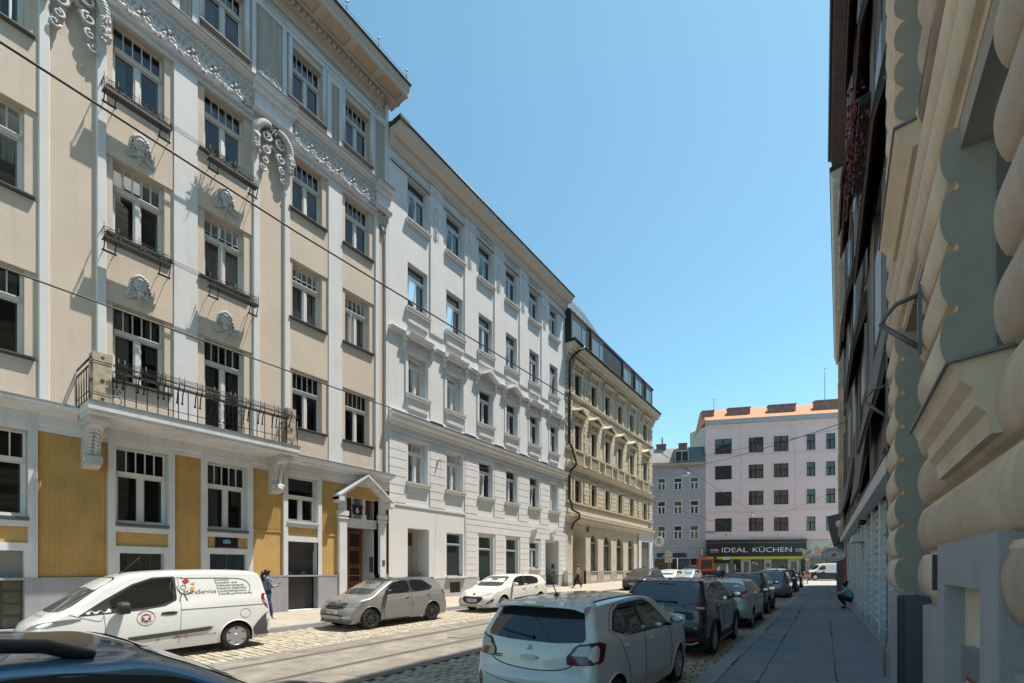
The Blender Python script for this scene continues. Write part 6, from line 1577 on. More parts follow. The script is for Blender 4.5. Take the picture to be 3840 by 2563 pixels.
# ---- violet-grey tall car
VGP = paint('car_paint_violet_grey', (.17,.16,.215), .35, .3)
c = Car('crossover', 'violet-grey tall crossover with high upright red tail lights', 'car', 4.5, 1.80, suv_prof(4.5,1.66,rw=.30,cowl=1.15,wt=.35,tail=1.12,roof_r=.48), (1.05,1.13), .27, (1.3,-1.32,.34,.215), VGP, (-3.42,34.9), .02, 5, 12, .48, VGP)
dress(c, [[(-1.7,1.3),(-1.4,1.17),(-.45,1.12),(-.48,1.5),(-1.2,1.5),(-1.5,1.46)],[(-.38,1.12),(.75,1.08),(.6,1.18),(.2,1.46),(-.42,1.50)]], [(-.68,1.1),(.68,1.1),(.56,1.53),(-.56,1.53)], [(-.66,1.10),(.66,1.10),(.58,1.52),(-.58,1.52)], M('glass_sky',(.10,.16,.19),.03,spec=1.))
taillight(c, [(.70,-2.1,.86),(.86,-1.95,.86),(.80,-1.9,1.2),(.68,-1.86,1.56),(.62,-1.9,1.54),(.66,-2.08,1.12)], 32, REDL, None, REDL)
c.patch2('clear_lens', [(.70,-2.13,.72),(.84,-1.98,.72),(.85,-1.97,.85),(.71,-2.12,.85)], 32, CLEARL, .008, rnd=1); c.plate('W·1276 F', 0, .66, .1); c.wheel(ALLOY,5); c.mirror(.75,1.1,VGP); c.aerial(-1.4,.12,-.04); c.arches(VGP,.012); c.seam([(-.75,.60),(.75,.60)],0,both=False)
# ---- dark estate with roof bars, small dark hatchback beyond
DKP = paint('car_paint_blue_black', (.02,.024,.032), .2, .25)
c = Car('estate_car', 'blue-black estate car with pale roof bars in the right-hand row', 'car', 4.7, 1.82, suv_prof(4.7,1.72,rw=.34,cowl=1.25,wt=.5), (1.05,1.12), .26, (1.4,-1.4,.34,.215), DKP, (-3.58,44.3), .02, 4, 10)
dress(c, [[(-1.8,1.3),(-1.4,1.17),(-.45,1.12),(-.48,1.55),(-1.2,1.56),(-1.6,1.5)],[(-.38,1.12),(.85,1.08),(.6,1.2),(.2,1.52),(-.42,1.55)]], [(-.68,1.1),(.68,1.1),(.56,1.58),(-.56,1.58)], [(-.68,1.12),(.68,1.12),(.58,1.58),(-.58,1.58)], M('glass_teal',(.05,.075,.08),.03,spec=1.))
taillight(c, [(.70,-2.2,.95),(.88,-1.98,.95),(.86,-1.95,1.15),(.70,-2.15,1.15)], 35, REDL); c.wheel(ALLOY,5); c.mirror(.85,1.12,DKP)
for y in (-1.2,.1):
    mb = MB(); mb.tube([(-.68,y,1.80),(.68,y,1.80)], .022, 6); mb.box(-.62,-.56,y-.03,y+.03,1.68,1.80); mb.box(.56,.62,y-.03,y+.03,1.68,1.80); mb.build('roof_bar', ALLOY, c.top)
GKP = paint('car_paint_brown_black', (.035,.028,.026), .3, .25)
c = Car('hatchback', 'small dark hatchback with bright red tail lights at the end of the right-hand row', 'car', 3.9, 1.68, hatch_prof(3.9,1.48), (.98,1.06), .3, (1.2,-1.25,.3,.19), GKP, (-3.75,54.6), .02, 4, 10)
dress(c, [[(-1.2,1.15),(-.95,1.06),(.62,1.0),(.4,1.2),(0,1.36),(-.9,1.36)]], [(-.62,1.05),(.62,1.05),(.52,1.38),(-.52,1.38)], [(-.62,1.02),(.62,1.02),(.54,1.36),(-.54,1.36)], M('glass_teal',(.05,.075,.08),.03,spec=1.))
taillight(c, [(.55,-1.85,.82),(.80,-1.68,.82),(.82,-1.6,1.02),(.58,-1.83,1.02)], 35, M('tail_bright_red',(.42,.025,.015),.12,coat=1.)); c.wheel(ALLOY,5); c.plate('W·4075 B', 0, .68)
# ---- dark blue car parked beside the camera (only its roof shows)
NVY = paint('car_paint_dark_blue', (.07,.17,.27), .45, .32)
c = Car('estate_car', 'dark blue car beside the camera showing its roof and black roof rail', 'car', 4.5, 1.80, suv_prof(4.5,1.57,rw=.35,cowl=1.22,cz=1.03,wt=.47,tail=1.05), (1.0,1.08), .27, (1.35,-1.35,.33,.21), NVY, (-2.98,.28), 0, 7, 16)
dress(c, [[(-1.6,1.25),(-1.3,1.13),(-.48,1.08),(-.50,1.45),(-1.1,1.45),(-1.45,1.38)],[(-.40,1.075),(.92,1.04),(.80,1.14),(.44,1.36),(.12,1.445),(-.42,1.455)]], [(-.68,1.06),(.68,1.06),(.56,1.50),(-.56,1.50)], [(-.66,1.08),(.66,1.08),(.56,1.46),(-.56,1.46)], M('glass_olive',(.05,.06,.05),.04,spec=1.))
c.patch2('window_trim', [(-1.66,1.26),(-1.32,1.09),(1.05,1.02),(.86,1.17),(.48,1.40),(.12,1.48),(-1.12,1.49),(-1.5,1.42)], 90, PLAST, .0025, q=.1)
c.rails(-1.65,.24,.585,M('rail_satin_black',(.02,.022,.025),.45),.026,.055,(1,)); c.wheel(ALLOY,5); c.mirror(.95,1.05,NVY); taillight(c, [(.62,-2.1,.90),(.86,-1.9,.90),(.84,-1.8,1.1),(.64,-2.06,1.1)], 38)
c.patch2('headlight', [(.45,2.1,.70),(.84,1.75,.74),(.84,1.6,.84),(.6,2.0,.80)], 140, HEADL, .006)
# ---- white van of the cleaning firm
VWH = paint('car_paint_white', (.70,.70,.69), 0, .3)
L = 4.12
vprof = [(-2.0,.25,.10,2.8),(-2.06,.36,.11,3),(-2.06,.60,.11,3),(-2.02,.95,.10,3),(-1.94,1.35,.09,3),(-1.86,1.62,.08,3),(-1.74,1.74,.10,2.8),(-1.3,1.785,.11,2.6),(-.5,1.80,.11,2.6),(.2,1.78,.11,2.6),(.62,1.72,.10,2.6),(.95,1.58,.11,2.6),(1.35,1.28,.13,2.6),(1.58,1.10,.12,2.8),(1.75,1.0,.11,2.8),(1.93,.86,.14,2.7),(2.02,.70,.22,2.5),(2.06,.5,.26,2.4),(2.03,.32,.22,2.4),(1.92,.22,.14,2.4)]
c = Car('van', 'white delivery van with cleaning-firm lettering parked on the left', 'van', L, 1.76, vprof, (1.02,1.18), .17, (1.26,-1.23,.305,.19), VWH, (-11.78,3.45), pi, 7, 14)
c.patch2('window_trim', [(1.38,.985),(1.0,1.26),(.58,1.53),(.25,1.65),(-.13,1.66),(-.13,1.18),(.08,1.07),(.5,1.02),(.95,1.0)], 90, PLAST, .003, q=.06)
c.patch2('side_window', [(.90,1.08),(.93,1.24),(.58,1.49),(.24,1.62),(-.09,1.63),(-.07,1.19),(.15,1.10),(.50,1.065)], 90, M('van_glass',(.012,.014,.013),.03,spec=.9), .006, q=.1)
c.patch('windscreen', [(-.70,1.10),(-.35,1.06),(.35,1.06),(.70,1.10),(.62,1.62),(.4,1.67),(-.4,1.67),(-.62,1.62)], 180, WSG, .004, step=.08, q=.12)
c.patch('rear_window', [(-.6,1.15),(.6,1.15),(.52,1.55),(-.52,1.55)], 0, DGLASS, .005)
for P in ([(-.17,1.66),(-.2,1.2),(-.16,.6),(-.13,.30)],[(1.02,1.0),(1.0,.6),(.95,.3)],[(1.60,1.08),(1.25,.93),(1.05,.86),(1.02,.98)]): c.seam(P, 90)
c.seam([(-.22,1.62),(-1.30,1.60),(-1.52,1.52),(-1.58,1.36),(-1.52,1.25)], 90, w=.014, mat=M('moulding_dark',(.05,.05,.05)))
c.seam([(-.18,.985),(-1.85,.98)], 90, w=.02, mat=M('crease_grey',(.32,.32,.32)), name='crease', off=.0)
c.patch2('rub_strip', [(.72,.46),(.68,.53),(-.70,.585),(-.77,.56),(-.64,.50),(.6,.45)], 90, M('strip_grey',(.06,.06,.065),.5), .012, rnd=0)
c.patch2('bumper', [(-1.50,.28),(-1.62,.52),(-1.84,.74),(-1.97,.80),(-2.2,.80),(-2.2,.26)], 90, M('bumper_grey',(.075,.077,.085),.5), .008, rnd=1)
c.patch('bumper', [(-.95,.26),(.95,.26),(.95,.62),(-.95,.62)], 0, MATS['bumper_grey'], .01, rnd=0)
o = c.patch2('tail_light', [(.62,-2.1,.84),(.88,-1.95,.84),(.88,-1.80,1.22),(.70,-2.0,1.22)], 55, REDL, .010, rnd=1)
c.patch2('clear_lens', [(.64,-2.1,.96),(.88,-1.95,.96),(.88,-1.86,1.06),(.66,-2.05,1.06)], 55, CLEARL, .014, parent=o, rnd=0)
c.patch2('headlight', [(.42,2.0,.78),(.86,1.55,.86),(.86,1.28,.94),(.78,1.45,.955),(.55,1.85,.88)], 140, HEADL, .006, rnd=1)
c.patch('grille', [(-.5,.62),(.5,.62),(.6,.40),(-.6,.40)], 180, PLAST, .006); c.plate('W·7102 M', 180, .5)
c.seam([(-1.38+.1*cos(t*pi/10),.80+.1*sin(t*pi/10)) for t in range(21)], 90, both=False)   # (right flank is hidden by the kerb)
for sg in (1, -1): c.seam([(-1.42+.11*cos(t*pi/10),.80+.10*sin(t*pi/10)) for t in range(21)], 90*sg if sg > 0 else 90, both=True, w=.006); break
c.patch2('handle_recess', chaikin([(.16,.90),(-.12,.90),(-.12,.96),(.16,.96)],1), 90, PLAST, .012); c.mirror(.72,1.04,PLAST,1.5); c.wheel(ALLOY, 6, 'cover', cap=ALLOY); c.arches(VWH,.014); c.aerial(.55,.32,-.3)
def decal(text, y, z, size, mat, align='LEFT', sx=1., al=-90, rot=0., name='lettering'):
    """flat lettering laid on the left flank (local -x side, read from outside)"""
    cu = bpy.data.curves.new('t', 'FONT'); cu.body = text; cu.size = size; cu.align_x = align; cu.resolution_u = 2
    tmp = bpy.data.objects.new('t', cu); COL.objects.link(tmp); me = bpy.data.meshes.new_from_object(tmp.evaluated_get(bpy.context.evaluated_depsgraph_get())); COL.objects.unlink(tmp); bpy.data.objects.remove(tmp)
    for v in me.vertices:
        u = v.co.x*sx; w_ = v.co.y; u, w_ = u*cos(rot)-w_*sin(rot), u*sin(rot)+w_*cos(rot)
        h = c.cast(-y+u, z+w_, radians(al)); v.co = h[0]+h[1]*.006 if h else Vector((0,0,.5))
    me.materials.clear(); me.materials.append(mat); return link(name, me, c.top)
TBK = M('decal_black', (.03,.03,.035), .5); TRD = M('decal_dark_red', (.24,.025,.02), .5)
for k, t_ in enumerate(('Denkmal-,','Fassaden- und','Gebäudereinigung','Industrie-Alpinisten','Landschaftsgärtner','Schädlingsbekämpfung')): decal(t_, -.84-.012*k, 1.545-.062*k, .072, TBK, sx=1.08)
decal('MoreService', -.25, 1.285, .125, TRD, sx=.96)
decal('office@moreservice.at', -.02, .405, .088, TRD, sx=.98); decal('at  ·', .26, .405, .088, TRD)
def dec_poly(name, pts, mat, off=.006): 
    return c.patch(name, [(-y,z) for y,z in pts], -90, mat, off, rnd=0, step=.05)
dec_poly('logo_mark', [(-.24,1.56),(-.33,1.62),(-.38,1.55),(-.29,1.49)], M('decal_red',(.42,.02,.02)), .007)
dec_poly('logo_mark', [(-.38,1.50),(-.47,1.53),(-.46,1.47)], M('decal_gold',(.5,.28,.05)), .007)
dec_poly('logo_mark', [(-.42+.045*cos(t*pi/6),1.40+.045*sin(t*pi/6)) for t in range(12)], M('decal_gold',(.5,.28,.05)), .007)
def dec_arc(cy, cz, r, a0_, a1_, w_, mat, nm='logo_mark'):
    P = [(cy-r*cos(a0_+(a1_-a0_)*k/14), cz+r*sin(a0_+(a1_-a0_)*k/14)) for k in range(15)]; Q = []
    for y, z in P:
        h = c.cast(-y, z, -pi/2)
        if h: Q.append(h[0]+h[1]*.004)
    mb = MB(); mb.tube(Q, w_, 4); mb.build(nm, mat, c.top)
dec_arc(-.30,1.44,.15,pi*.95,pi*1.85,.008,TBK); dec_arc(-.26,1.43,.045,0,2*pi,.005,TBK); dec_arc(-.22,1.45,.19,pi*.45,pi*1.3,.003,M('decal_gold',(.5,.28,.05)))
for y0, y1 in ((-.22,-.17),(-.25,-.31)): dec_poly('logo_mark', [(y0,1.31),(y0-.02,1.31),(y1-.01,1.16),(y1+.01,1.15)], M('decal_teal',(.05,.08,.1)), .007)
dec_arc(.40,.87,.145,0,2*pi,.003,TBK)
dec_poly('roundel', [(0.40-.08*cos(t*pi/9),.87+.08*sin(t*pi/9)) for t in range(18)], TRD, .005)
dec_poly('roundel', [(.40+dy*.85,.87+dz*.85) for dy,dz in ((0,.07),(.015,.04),(.065,.055),(.05,.0),(.02,-.02),(.045,-.06),(0,-.05),(-.045,-.06),(-.02,-.02),(-.05,.0),(-.065,.055),(-.015,.04))], M('decal_white',(.6,.6,.6)), .008)
for word, a_, sg in (('MEISTER', pi/2, -1), ('BETRIEB', -pi/2, 1)):
    for k, ch in enumerate(word):
        t = a_+sg*(k-3)*.30; decal(ch, .40-.113*cos(t), .87+.113*sin(t)-.0, .040, TBK, 'CENTER', rot=t-pi/2 if sg < 0 else t+pi/2)
h_ = c.bvh.ray_cast(Vector((-.3,1.75,4)), Vector((0,0,-1)))
cu = txt('lettering', 'MoreService', c.top, (.0,1.72,h_[0].z+.012), (-.30,0,pi), .15, M('decal_red',(.42,.02,.02)), .001)
# ---- grey hatchback with dark roof
GSK = paint('car_paint_warm_grey', (.27,.265,.25), .25, .28); 
prof = hatch_prof(4.0,1.465,.96,.34,1.22,.97,.42,.73,.56,.52)
c = Car('hatchback', 'grey hatchback with black roof and black alloy wheels parked on the left', 'car', 4.0, 1.73, prof, (.94,1.03), .33, (1.24,-1.2,.305,.205), GSK, (-11.80,9.55), pi, 7, 14, roofm=paint('roof_black',(.015,.014,.013),0,.2))
dress(c, [[(.66,.99),(.46,1.22),(.24,1.34),(-.24,1.37),(-.27,1.0)],[(-.31,1.37),(-.88,1.35),(-1.22,1.12),(-1.1,1.04),(-.36,1.005)]], [(-.64,.985),(.64,.985),(.54,1.37),(-.54,1.37)], [(-.6,1.0),(.6,1.0),(.5,1.32),(-.5,1.32)], wsg=M('windscreen_grey',(.06,.068,.06),.03,spec=1.))
c.patch2('window_trim', [(.78,.965),(.50,1.24),(.26,1.365),(-.24,1.395),(-.9,1.375),(-1.28,1.12),(-1.1,1.02),(-.36,.98)], 90, PLAST, .0025, q=.06)
for P in ([(.80,.95),(.82,.65),(.74,.25)],[(-.28,1.0),(-.32,.6),(-.30,.25)],[(-1.15,1.03),(-1.12,.8),(-.92,.3)]): c.seam(P, 90)
c.seam([(.9,.80),(.3,.83),(-1.6,.90)], 90, w=.012, mat=M('crease_light',(.40,.39,.37),.3,coat=.5), name='crease', off=0.)
c.patch2('headlight', [(.46,1.98,.66),(.82,1.62,.66),(.84,1.38,.80),(.78,1.52,.80),(.5,1.93,.745)], 140, HEADL, .006, rnd=1, q=.12)
c.patch('grille', [(-.50,.77),(-.16,.77),(-.1,.735),(.1,.735),(.16,.77),(.50,.77),(.46,.60),(-.46,.60)], 180, PLAST, .006, rnd=1)
for k in range(17):
    x = -.44+.88*k/16; mb = MB(); h0, h1 = c.cast(x,.62,pi), c.cast(x,.745,pi)
    if h0 and h1: mb.tube([h0[0]+h0[1]*.012,h1[0]+h1[1]*.012], .007, 4); mb.build('grille_bar', M('bar_grey',(.03,.03,.032),.4), c.top)
c.patch('lower_grille', [(-.62,.46),(.62,.46),(.58,.30),(-.58,.30)], 180, PLAST, .006, rnd=1); c.patch2('fog_lamp', [(.50,2,.42),(.74,1.8,.44),(.74,1.8,.36),(.50,2,.34)], 155, CLEARL, .010, rnd=1)
c.plate('W·39662 P', 180, .53); h = c.cast(0,.80,pi); mb = MB(); mb.lathe([(0,-.012),(.05,-.012),(.052,0)], (0,0,0), 'y', 16); o = mb.build('emblem', CHROME, c.top, h[0]); o.rotation_euler = (0,0,pi)
c.wheel(ALLOYB, 10, shape=.8); c.mirror(.64,.99,ALLOYB); c.handles([(-.12,.86),(-1.02,.90)], CHROME); c.arches(GSK,.012); c.patch2('splitter', [(-.2,.24),(1.7,.24),(1.7,.2),(-.2,.2)], 90, PLAST, .01, rnd=0)
taillight(c, [(.60,-1.96,.86),(.84,-1.78,.86),(.84,-1.7,1.0),(.62,-1.93,1.0)], 38)
# ---- white hatchback with smiling grille
WHM = paint('car_paint_warm_white', (.70,.68,.63), 0, .28)
prof = hatch_prof(4.46,1.455,.98,.40,1.28,.96,.40,.72,.58,.6)
c = Car('hatchback', 'white hatchback with wide black grille parked in front of the white house', 'car', 4.46, 1.755, prof, (.95,1.06), .33, (1.28,-1.37,.32,.205), WHM, (-11.50,15.57), pi, 7, 14)
dress(c, [[(.60,.99),(.42,1.20),(.20,1.32),(-.20,1.355),(-.24,1.0)],[(-.30,1.355),(-.95,1.34),(-1.28,1.24),(-1.30,1.12),(-1.15,1.06),(-.34,1.01)]], [(-.66,.985),(.66,.985),(.55,1.36),(-.55,1.36)], [(-.62,1.04),(.62,1.04),(.5,1.32),(-.5,1.32)], wsg=M('windscreen_grey',(.06,.068,.06),.03,spec=1.))
c.patch2('window_trim', [(.76,.96),(.46,1.22),(.22,1.345),(-.2,1.38),(-.96,1.365),(-1.32,1.26),(-1.34,1.11),(-1.15,1.035),(-.3,.985)], 90, PLAST, .0025, q=.06)
for P in ([(.80,.95),(.84,.6),(.78,.25)],[(-.27,1.0),(-.30,.6),(-.26,.25)],[(-1.2,1.05),(-1.15,.8),(-1.0,.3)]): c.seam(P, 90)
c.patch2('headlight', [(.46,2.2,.66),(.72,2.05,.64),(.84,1.66,.78),(.82,1.60,.82),(.62,2.02,.745)], 145, CLEARL, .006, rnd=1, q=.12)
c.patch('grille', [(-.56,.60),(0,.575),(.56,.60),(.40,.40),(.2,.33),(-.2,.33),(-.40,.40)], 180, PLAST, .008, rnd=1); c.patch2('fog_recess', [(.56,2.2,.30),(.80,1.9,.40),(.82,1.85,.58),(.66,2.1,.38)], 150, PLAST, .008, rnd=1)
c.seam([(-.52,.62),(0,.60),(.52,.62)], 180, both=False, r=.010, mat=CHROME, name='grille_chrome'); c.seam([(-.7,.745),(-.35,.765),(.35,.765),(.7,.745)], 180, both=False)
c.plate('W·44088 O', 180, .47); h = c.cast(0,.68,pi); mb = MB(); mb.lathe([(0,-.012),(.06,-.012),(.064,0)], (0,0,0), 'y', 16); o = mb.build('emblem', PLAST, c.top, h[0]); mb = MB(); mb.tube([(.045*cos(t*pi/8),.016,.035*sin(t*pi/8)) for t in range(16)], .006, 4, 0, True); mb.tube([(-.04,.016,.01),(0,.016,-.012),(.04,.016,.01)], .006, 4); mb.build('emblem_ring', CHROME, o)
c.wheel(ALLOY, 5, 'twin', shape=.8); c.mirror(.62,.99,WHM); c.handles([(-.12,.86),(-1.05,.90)], CHROME); c.arches(WHM,.012); taillight(c, [(.60,-2.15,.88),(.84,-1.95,.88),(.84,-1.82,1.0),(.62,-2.1,1.0)], 38); c.aerial(-1.3,.12,.04)
# ---- dark grey crossover facing the camera
GBM = paint('car_paint_graphite', (.06,.058,.055), .4, .28)
c = Car('crossover', 'graphite crossover with twin oval grille facing the camera by the arched windows', 'car', 4.45, 1.82, suv_prof(4.45,1.59,rw=.36,cowl=1.1,cz=1.05,hf=.88,wt=.3,tail=1.08), (1.03,1.12), .29, (1.35,-1.3,.335,.215), GBM, (-11.8,33.2), pi, 5, 12, .36)
dress(c, [[(.66,1.08),(.42,1.28),(.16,1.42),(-.3,1.45),(-.3,1.09)],[(-.36,1.45),(-1.1,1.43),(-1.5,1.3),(-1.2,1.14),(-.4,1.1)]], [(-.68,1.08),(.68,1.08),(.56,1.48),(-.56,1.48)], [(-.6,1.1),(.6,1.1),(.5,1.45),(-.5,1.45)], wsg=M('windscreen_grey',(.06,.068,.06),.03,spec=1.))
for sx in (-1,1): c.patch('grille', chaikin([(sx*.04,.80),(sx*.32,.80),(sx*.34,.70),(sx*.28,.60),(sx*.06,.60)],1), 180, PLAST, .01); c.seam(chaikin([(sx*.04,.80),(sx*.32,.80),(sx*.34,.70),(sx*.28,.60),(sx*.06,.60)],2), 180, both=False, r=.012, mat=CHROME, name='grille_chrome', closed=True)
c.patch2('headlight', [(.44,2.15,.76),(.82,1.85,.78),(.84,1.7,.90),(.5,2.1,.85)], 145, HEADL, .006); c.plate('W·61 BX', 180, .50); c.rails(-1.5,.25,.6,ALLOY,.017,.05); c.wheel(ALLOY,5); c.mirror(.62,1.1,GBM)
c.patch('lower_grille', [(-.65,.44),(.65,.44),(.6,.3),(-.6,.3)], 180, PLAST, .008)
# ---- two more cars beyond it
for nm, lab, pm, X, Y, ws_ in (('hatchback','white car with pale windscreen parked behind the graphite crossover',WHM,-11.8,39.6,M('glass_sky',(.10,.16,.19),.03)),('hatchback','silver car at the end of the left row behind the white car',SILP,-11.7,45.2,M('glass_sky',(.10,.16,.19),.03))):
    c = Car(nm, lab, 'car', 4.2, 1.75, hatch_prof(4.2,1.46), (.97,1.06), .32, (1.25,-1.25,.31,.2), pm, (X,Y), pi, 4, 10, sl=0.)
    dress(c, [[(.62,1.0),(.2,1.32),(-.26,1.35),(-.26,1.02)],[(-.32,1.35),(-.95,1.33),(-1.2,1.12),(-.35,1.02)]], [(-.64,.99),(.64,.99),(.54,1.37),(-.54,1.37)], None, wsg=ws_)
    c.patch2('headlight', [(.46,2.05,.66),(.82,1.7,.68),(.82,1.5,.8),(.5,2.0,.75)], 140, CLEARL, .006); c.patch('grille', [(-.5,.58),(.5,.58),(.4,.36),(-.4,.36)], 180, PLAST, .006); c.wheel(ALLOY,5); c.mirror(.62,1.0,pm)
# ---- vehicles on the cross street
CR = FA-pi/2    # heading along the far facades
c = Car('estate_car', 'dark blue car driving along the cross street before the kitchen shop', 'car', 4.6, 1.8, hatch_prof(4.6,1.5,cowl=1.1,wt=.3), (.97,1.06), .32, (1.3,-1.35,.32,.2), NVY, (-7.0,62.5), CR+pi, 4, 10, sl=0., z=.50)
dress(c, [[(.62,1.0),(.2,1.34),(-.9,1.38),(-1.4,1.2),(-1.2,1.06)]], [(-.64,.99),(.64,.99),(.54,1.39),(-.54,1.39)], None, M('glass_teal',(.05,.075,.08),.03,spec=1.)); c.wheel(ALLOY,5)
c = Car('pickup', 'dark blue pickup with covered load bed before the grey house', 'pickup', 5.2, 1.9, [(-2.5,.4,.1,3),(-2.6,.55,.1,3),(-2.6,1.0,.08,3),(-2.55,1.08,.06,3),(-1.2,1.12,.06,3),(-.75,1.15,.06,3),(-.65,1.4,.08,3),(-.5,1.75,.1,2.6),(.3,1.80,.1,2.6),(.7,1.75,.1,2.6),(1.3,1.2,.1,2.8),(1.6,1.12,.1,3),(2.3,1.0,.15,3),(2.55,.85,.2,2.6),(2.6,.55,.2,2.6),(2.5,.4,.1,2.6)], (1.1,1.14), .28, (1.55,-1.55,.38,.24), DKP, (-15.2,60.8), CR+pi, 4, 10, sl=0., z=.62)
dress(c, [[(1.0,1.18),(.6,1.64),(-.45,1.66),(-.5,1.2)]], [(-.66,1.2),(.66,1.2),(.54,1.7),(-.54,1.7)], None, M('glass_teal',(.05,.075,.08),.03,spec=1.)); c.wheel(ALLOY,5); taillight(c, [(.66,-2.65,.75),(.92,-2.5,.75),(.92,-2.45,1.0),(.66,-2.65,1.0)], 38)
BWH = paint('van_white_black', (.62,.62,.62), 0, .35); VBL = M('van_lower_black', (.02,.02,.022), .5)
c = Car('van', 'white panel van with black lower half and roof rack on the cross street', 'van', 5.2, 1.95, [(-2.55,.3,.06,3),(-2.6,.5,.06,3),(-2.6,1.4,.06,3),(-2.55,1.9,.08,3),(-2.4,2.02,.1,3),(-.5,2.05,.1,3),(.6,2.03,.1,3),(.95,1.92,.1,3),(1.6,1.25,.1,2.8),(2.35,1.02,.15,2.8),(2.58,.8,.2,2.6),(2.6,.4,.2,2.6),(2.5,.28,.1,2.6)], (1.15,1.2), .12, (1.65,-1.5,.34,.22), BWH, (-1.2,68.4), CR+pi, 4, 10, .98, VBL, sl=0., z=.60)
c.patch2('side_window', [(1.45,1.25),(.9,1.75),(.45,1.75),(.45,1.2)], 90, DGLASS, .006); c.patch('windscreen', [(-.75,1.25),(.75,1.25),(.7,1.85),(-.7,1.85)], 180, DGLASS, .006); c.wheel(ALLOY,6,'cover')
mb = MB()
for x in (-.7,.7): mb.tube([(x,-2.3,2.12),(x,.6,2.12)], .02, 4)
for k in range(7): mb.tube([(-.7,-2.3+k*.45,2.13),(.7,-2.3+k*.45,2.13)], .015, 4)
mb.build('roof_rack', IRON, c.top)
c.patch2('scrawl', [(-1.6,1.4),(-1.4,1.6),(-1.5,1.35),(-1.2,1.5),(-1.35,1.25)], 90, VBL, .008, rnd=0)
# ---- orange municipal truck behind the pickup
t = thing('truck', 'orange-red municipal truck with large cab window behind the pickup', 'truck', (-14.6,65.0,.67), CR+pi/2)
ORG = paint('truck_orange', (.62,.075,.015), 0, .4)
mb = MB(); mb.box(-.85,.85,-.9,1.6,.5,1.25); mb.box(-.85,-.68,-.9,1.6,1.25,2.75); mb.box(.68,.85,-.9,1.6,1.25,2.75); mb.box(-.68,.68,-.88,1.6,2.5,2.75); mb.box(-.68,.68,.3,1.6,1.25,2.5); mb.build('cab', ORG, t)
mb = MB(); mb.box(-.68,.68,-.84,-.82,1.25,2.5); mb.build('windscreen', M('truck_glass',(.06,.06,.06),.1), t)
mb = MB(); mb.box(-.5,.5,-.93,-.9,1.36,1.44); mb.build('wiper', ORG, t)
for x in (-.78,.78):
    for y in (-.4,1.2): mb = MB(); mb.lathe([(0,-.12),(.36,-.12),(.38,0),(.36,.12),(0,.12)], (0,0,0), 'x', 16); mb.build('wheel', RUBBER, t, (x,y,.37))
for x in (-.6,.6): mb = MB(); mb.lathe([(0,-.03),(.1,-.03),(.1,.02)], (0,0,0), 'y', 10); mb.build('headlight', CLEARL, t, (x,-.9,.8))
# ---------------------------------------------------------------- wires, lamps, signs
def wire(name, label, pts, r=.012, cat='cable', group=None, sag=0.):
    P = []
    for (a, b) in zip(pts[:-1], pts[1:]):
        n_ = 14
        for i in range(n_): t = i/n_; P.append((a[0]+(b[0]-a[0])*t, a[1]+(b[1]-a[1])*t, a[2]+(b[2]-a[2])*t-sag*4*t*(1-t)))
    P.append(pts[-1]); mb = MB(); mb.tube(P, r, 5); return tag(mb.build(name, IRON), label, cat, group)
wire('suspension_cable', 'long black cable running along the street above the tram wire and carrying two lamps', [(-8.1,-8,8.3),(-8.1,4.5,8.08),(-8.1,14.7,8.22),(-8.1,31,8.5),(-8.4,61,8.75)], .017)
wire('contact_wire', 'black tram contact wire running along the street below the lamp cable', [(-8.1,-8,5.46),(-8.1,20,5.48),(-8.2,58,6.0)], .012, 'wire')
wire('span_cable', 'thin cable crossing from the dark wooden house to the yellow corner house', [(.2,16.5,6.2),(-8.1,31,8.6),(-17.0,46.5,13.0)], .012, 'cable', None, .15)
wire('span_cable', 'thin span cable with a pulley fixed to the yellow house above its archway', [(-16.9,33.5,10.0),(-8.1,31.0,9.2),(.1,29,9.2)], .010, 'cable', None, .1)
wire('span_cable', 'thin cable between the white house and the contact wire', [(-16.95,17.2,7.6),(-8.1,24,5.6)], .009)
zs_ = [(6.35,-.0,'highest of the cross-street tram wires'),(6.05,.6,'second cross-street tram wire from the top'),(5.45,1.2,'third cross-street tram wire before the pink house'),(5.15,2.0,'lowest cross-street tram wire just above the black shop sign')]
for z, dy, lab in zs_: wire('contact_wire', lab, [(-34,47+dy,z),(-10,57.5+dy,z-.05),(12,67+dy,z)], .012, 'wire', None, .12)
wire('span_cable', 'slack pale cable rising from the yellow house towards the second lamp', [(-16.9,49,8.4),(-8.4,58,7.0),(.0,44,8.2)], .010, 'cable', None, .2)
LAMPM = M('lamp_enamel', (.10,.115,.12), .35); LAMPG = M('lamp_glass', (.55,.56,.55), .2)
def hang_lamp(x, y, z, s, label):
    t = thing('street_lamp', label, 'street lamp', (x,y,z), 0, 'street lamps hanging from the cable')
    mb = MB(); mb.lathe([(.03,.16),(.06,.14),(.10,.06),(.26,.0),(.36,-.08),(.35,-.09),(.1,.0)], n=20); 
    mb.v = [(v[0]*s,v[1]*s,v[2]*s) for v in mb.v]; mb.build('lamp_shade', LAMPM, t)
    mb = MB(); mb.lathe([(.34*s,-.085*s),(.25*s,-.13*s),(0,-.15*s)], n=16); mb.build('lamp_glass', LAMPG, t)
    mb = MB(); mb.tube([(-.05,0,.15*s),(-.05,0,.33*s)], .012, 5); mb.tube([(.07,0,.15*s),(.07,0,.33*s)], .012, 5); mb.tube([(-.16*s,.0,.33*s),(0,.0,.28*s),(.16*s,.0,.33*s)], .015, 5); mb.build('hanger', IRON, t)
hang_lamp(-8.1,31,8.18,1.05,'dome street lamp hanging over the street before the grey house'); hang_lamp(-8.4,61,8.35,1.0,'dome street lamp hanging before the pink house')
def small(name, label, cat, parts, loc, rz=0., group=None):
    t = thing(name, label, cat, loc, rz, group)
    for nm, mat, mb in parts: mb.build(nm, mat, t)
    return t
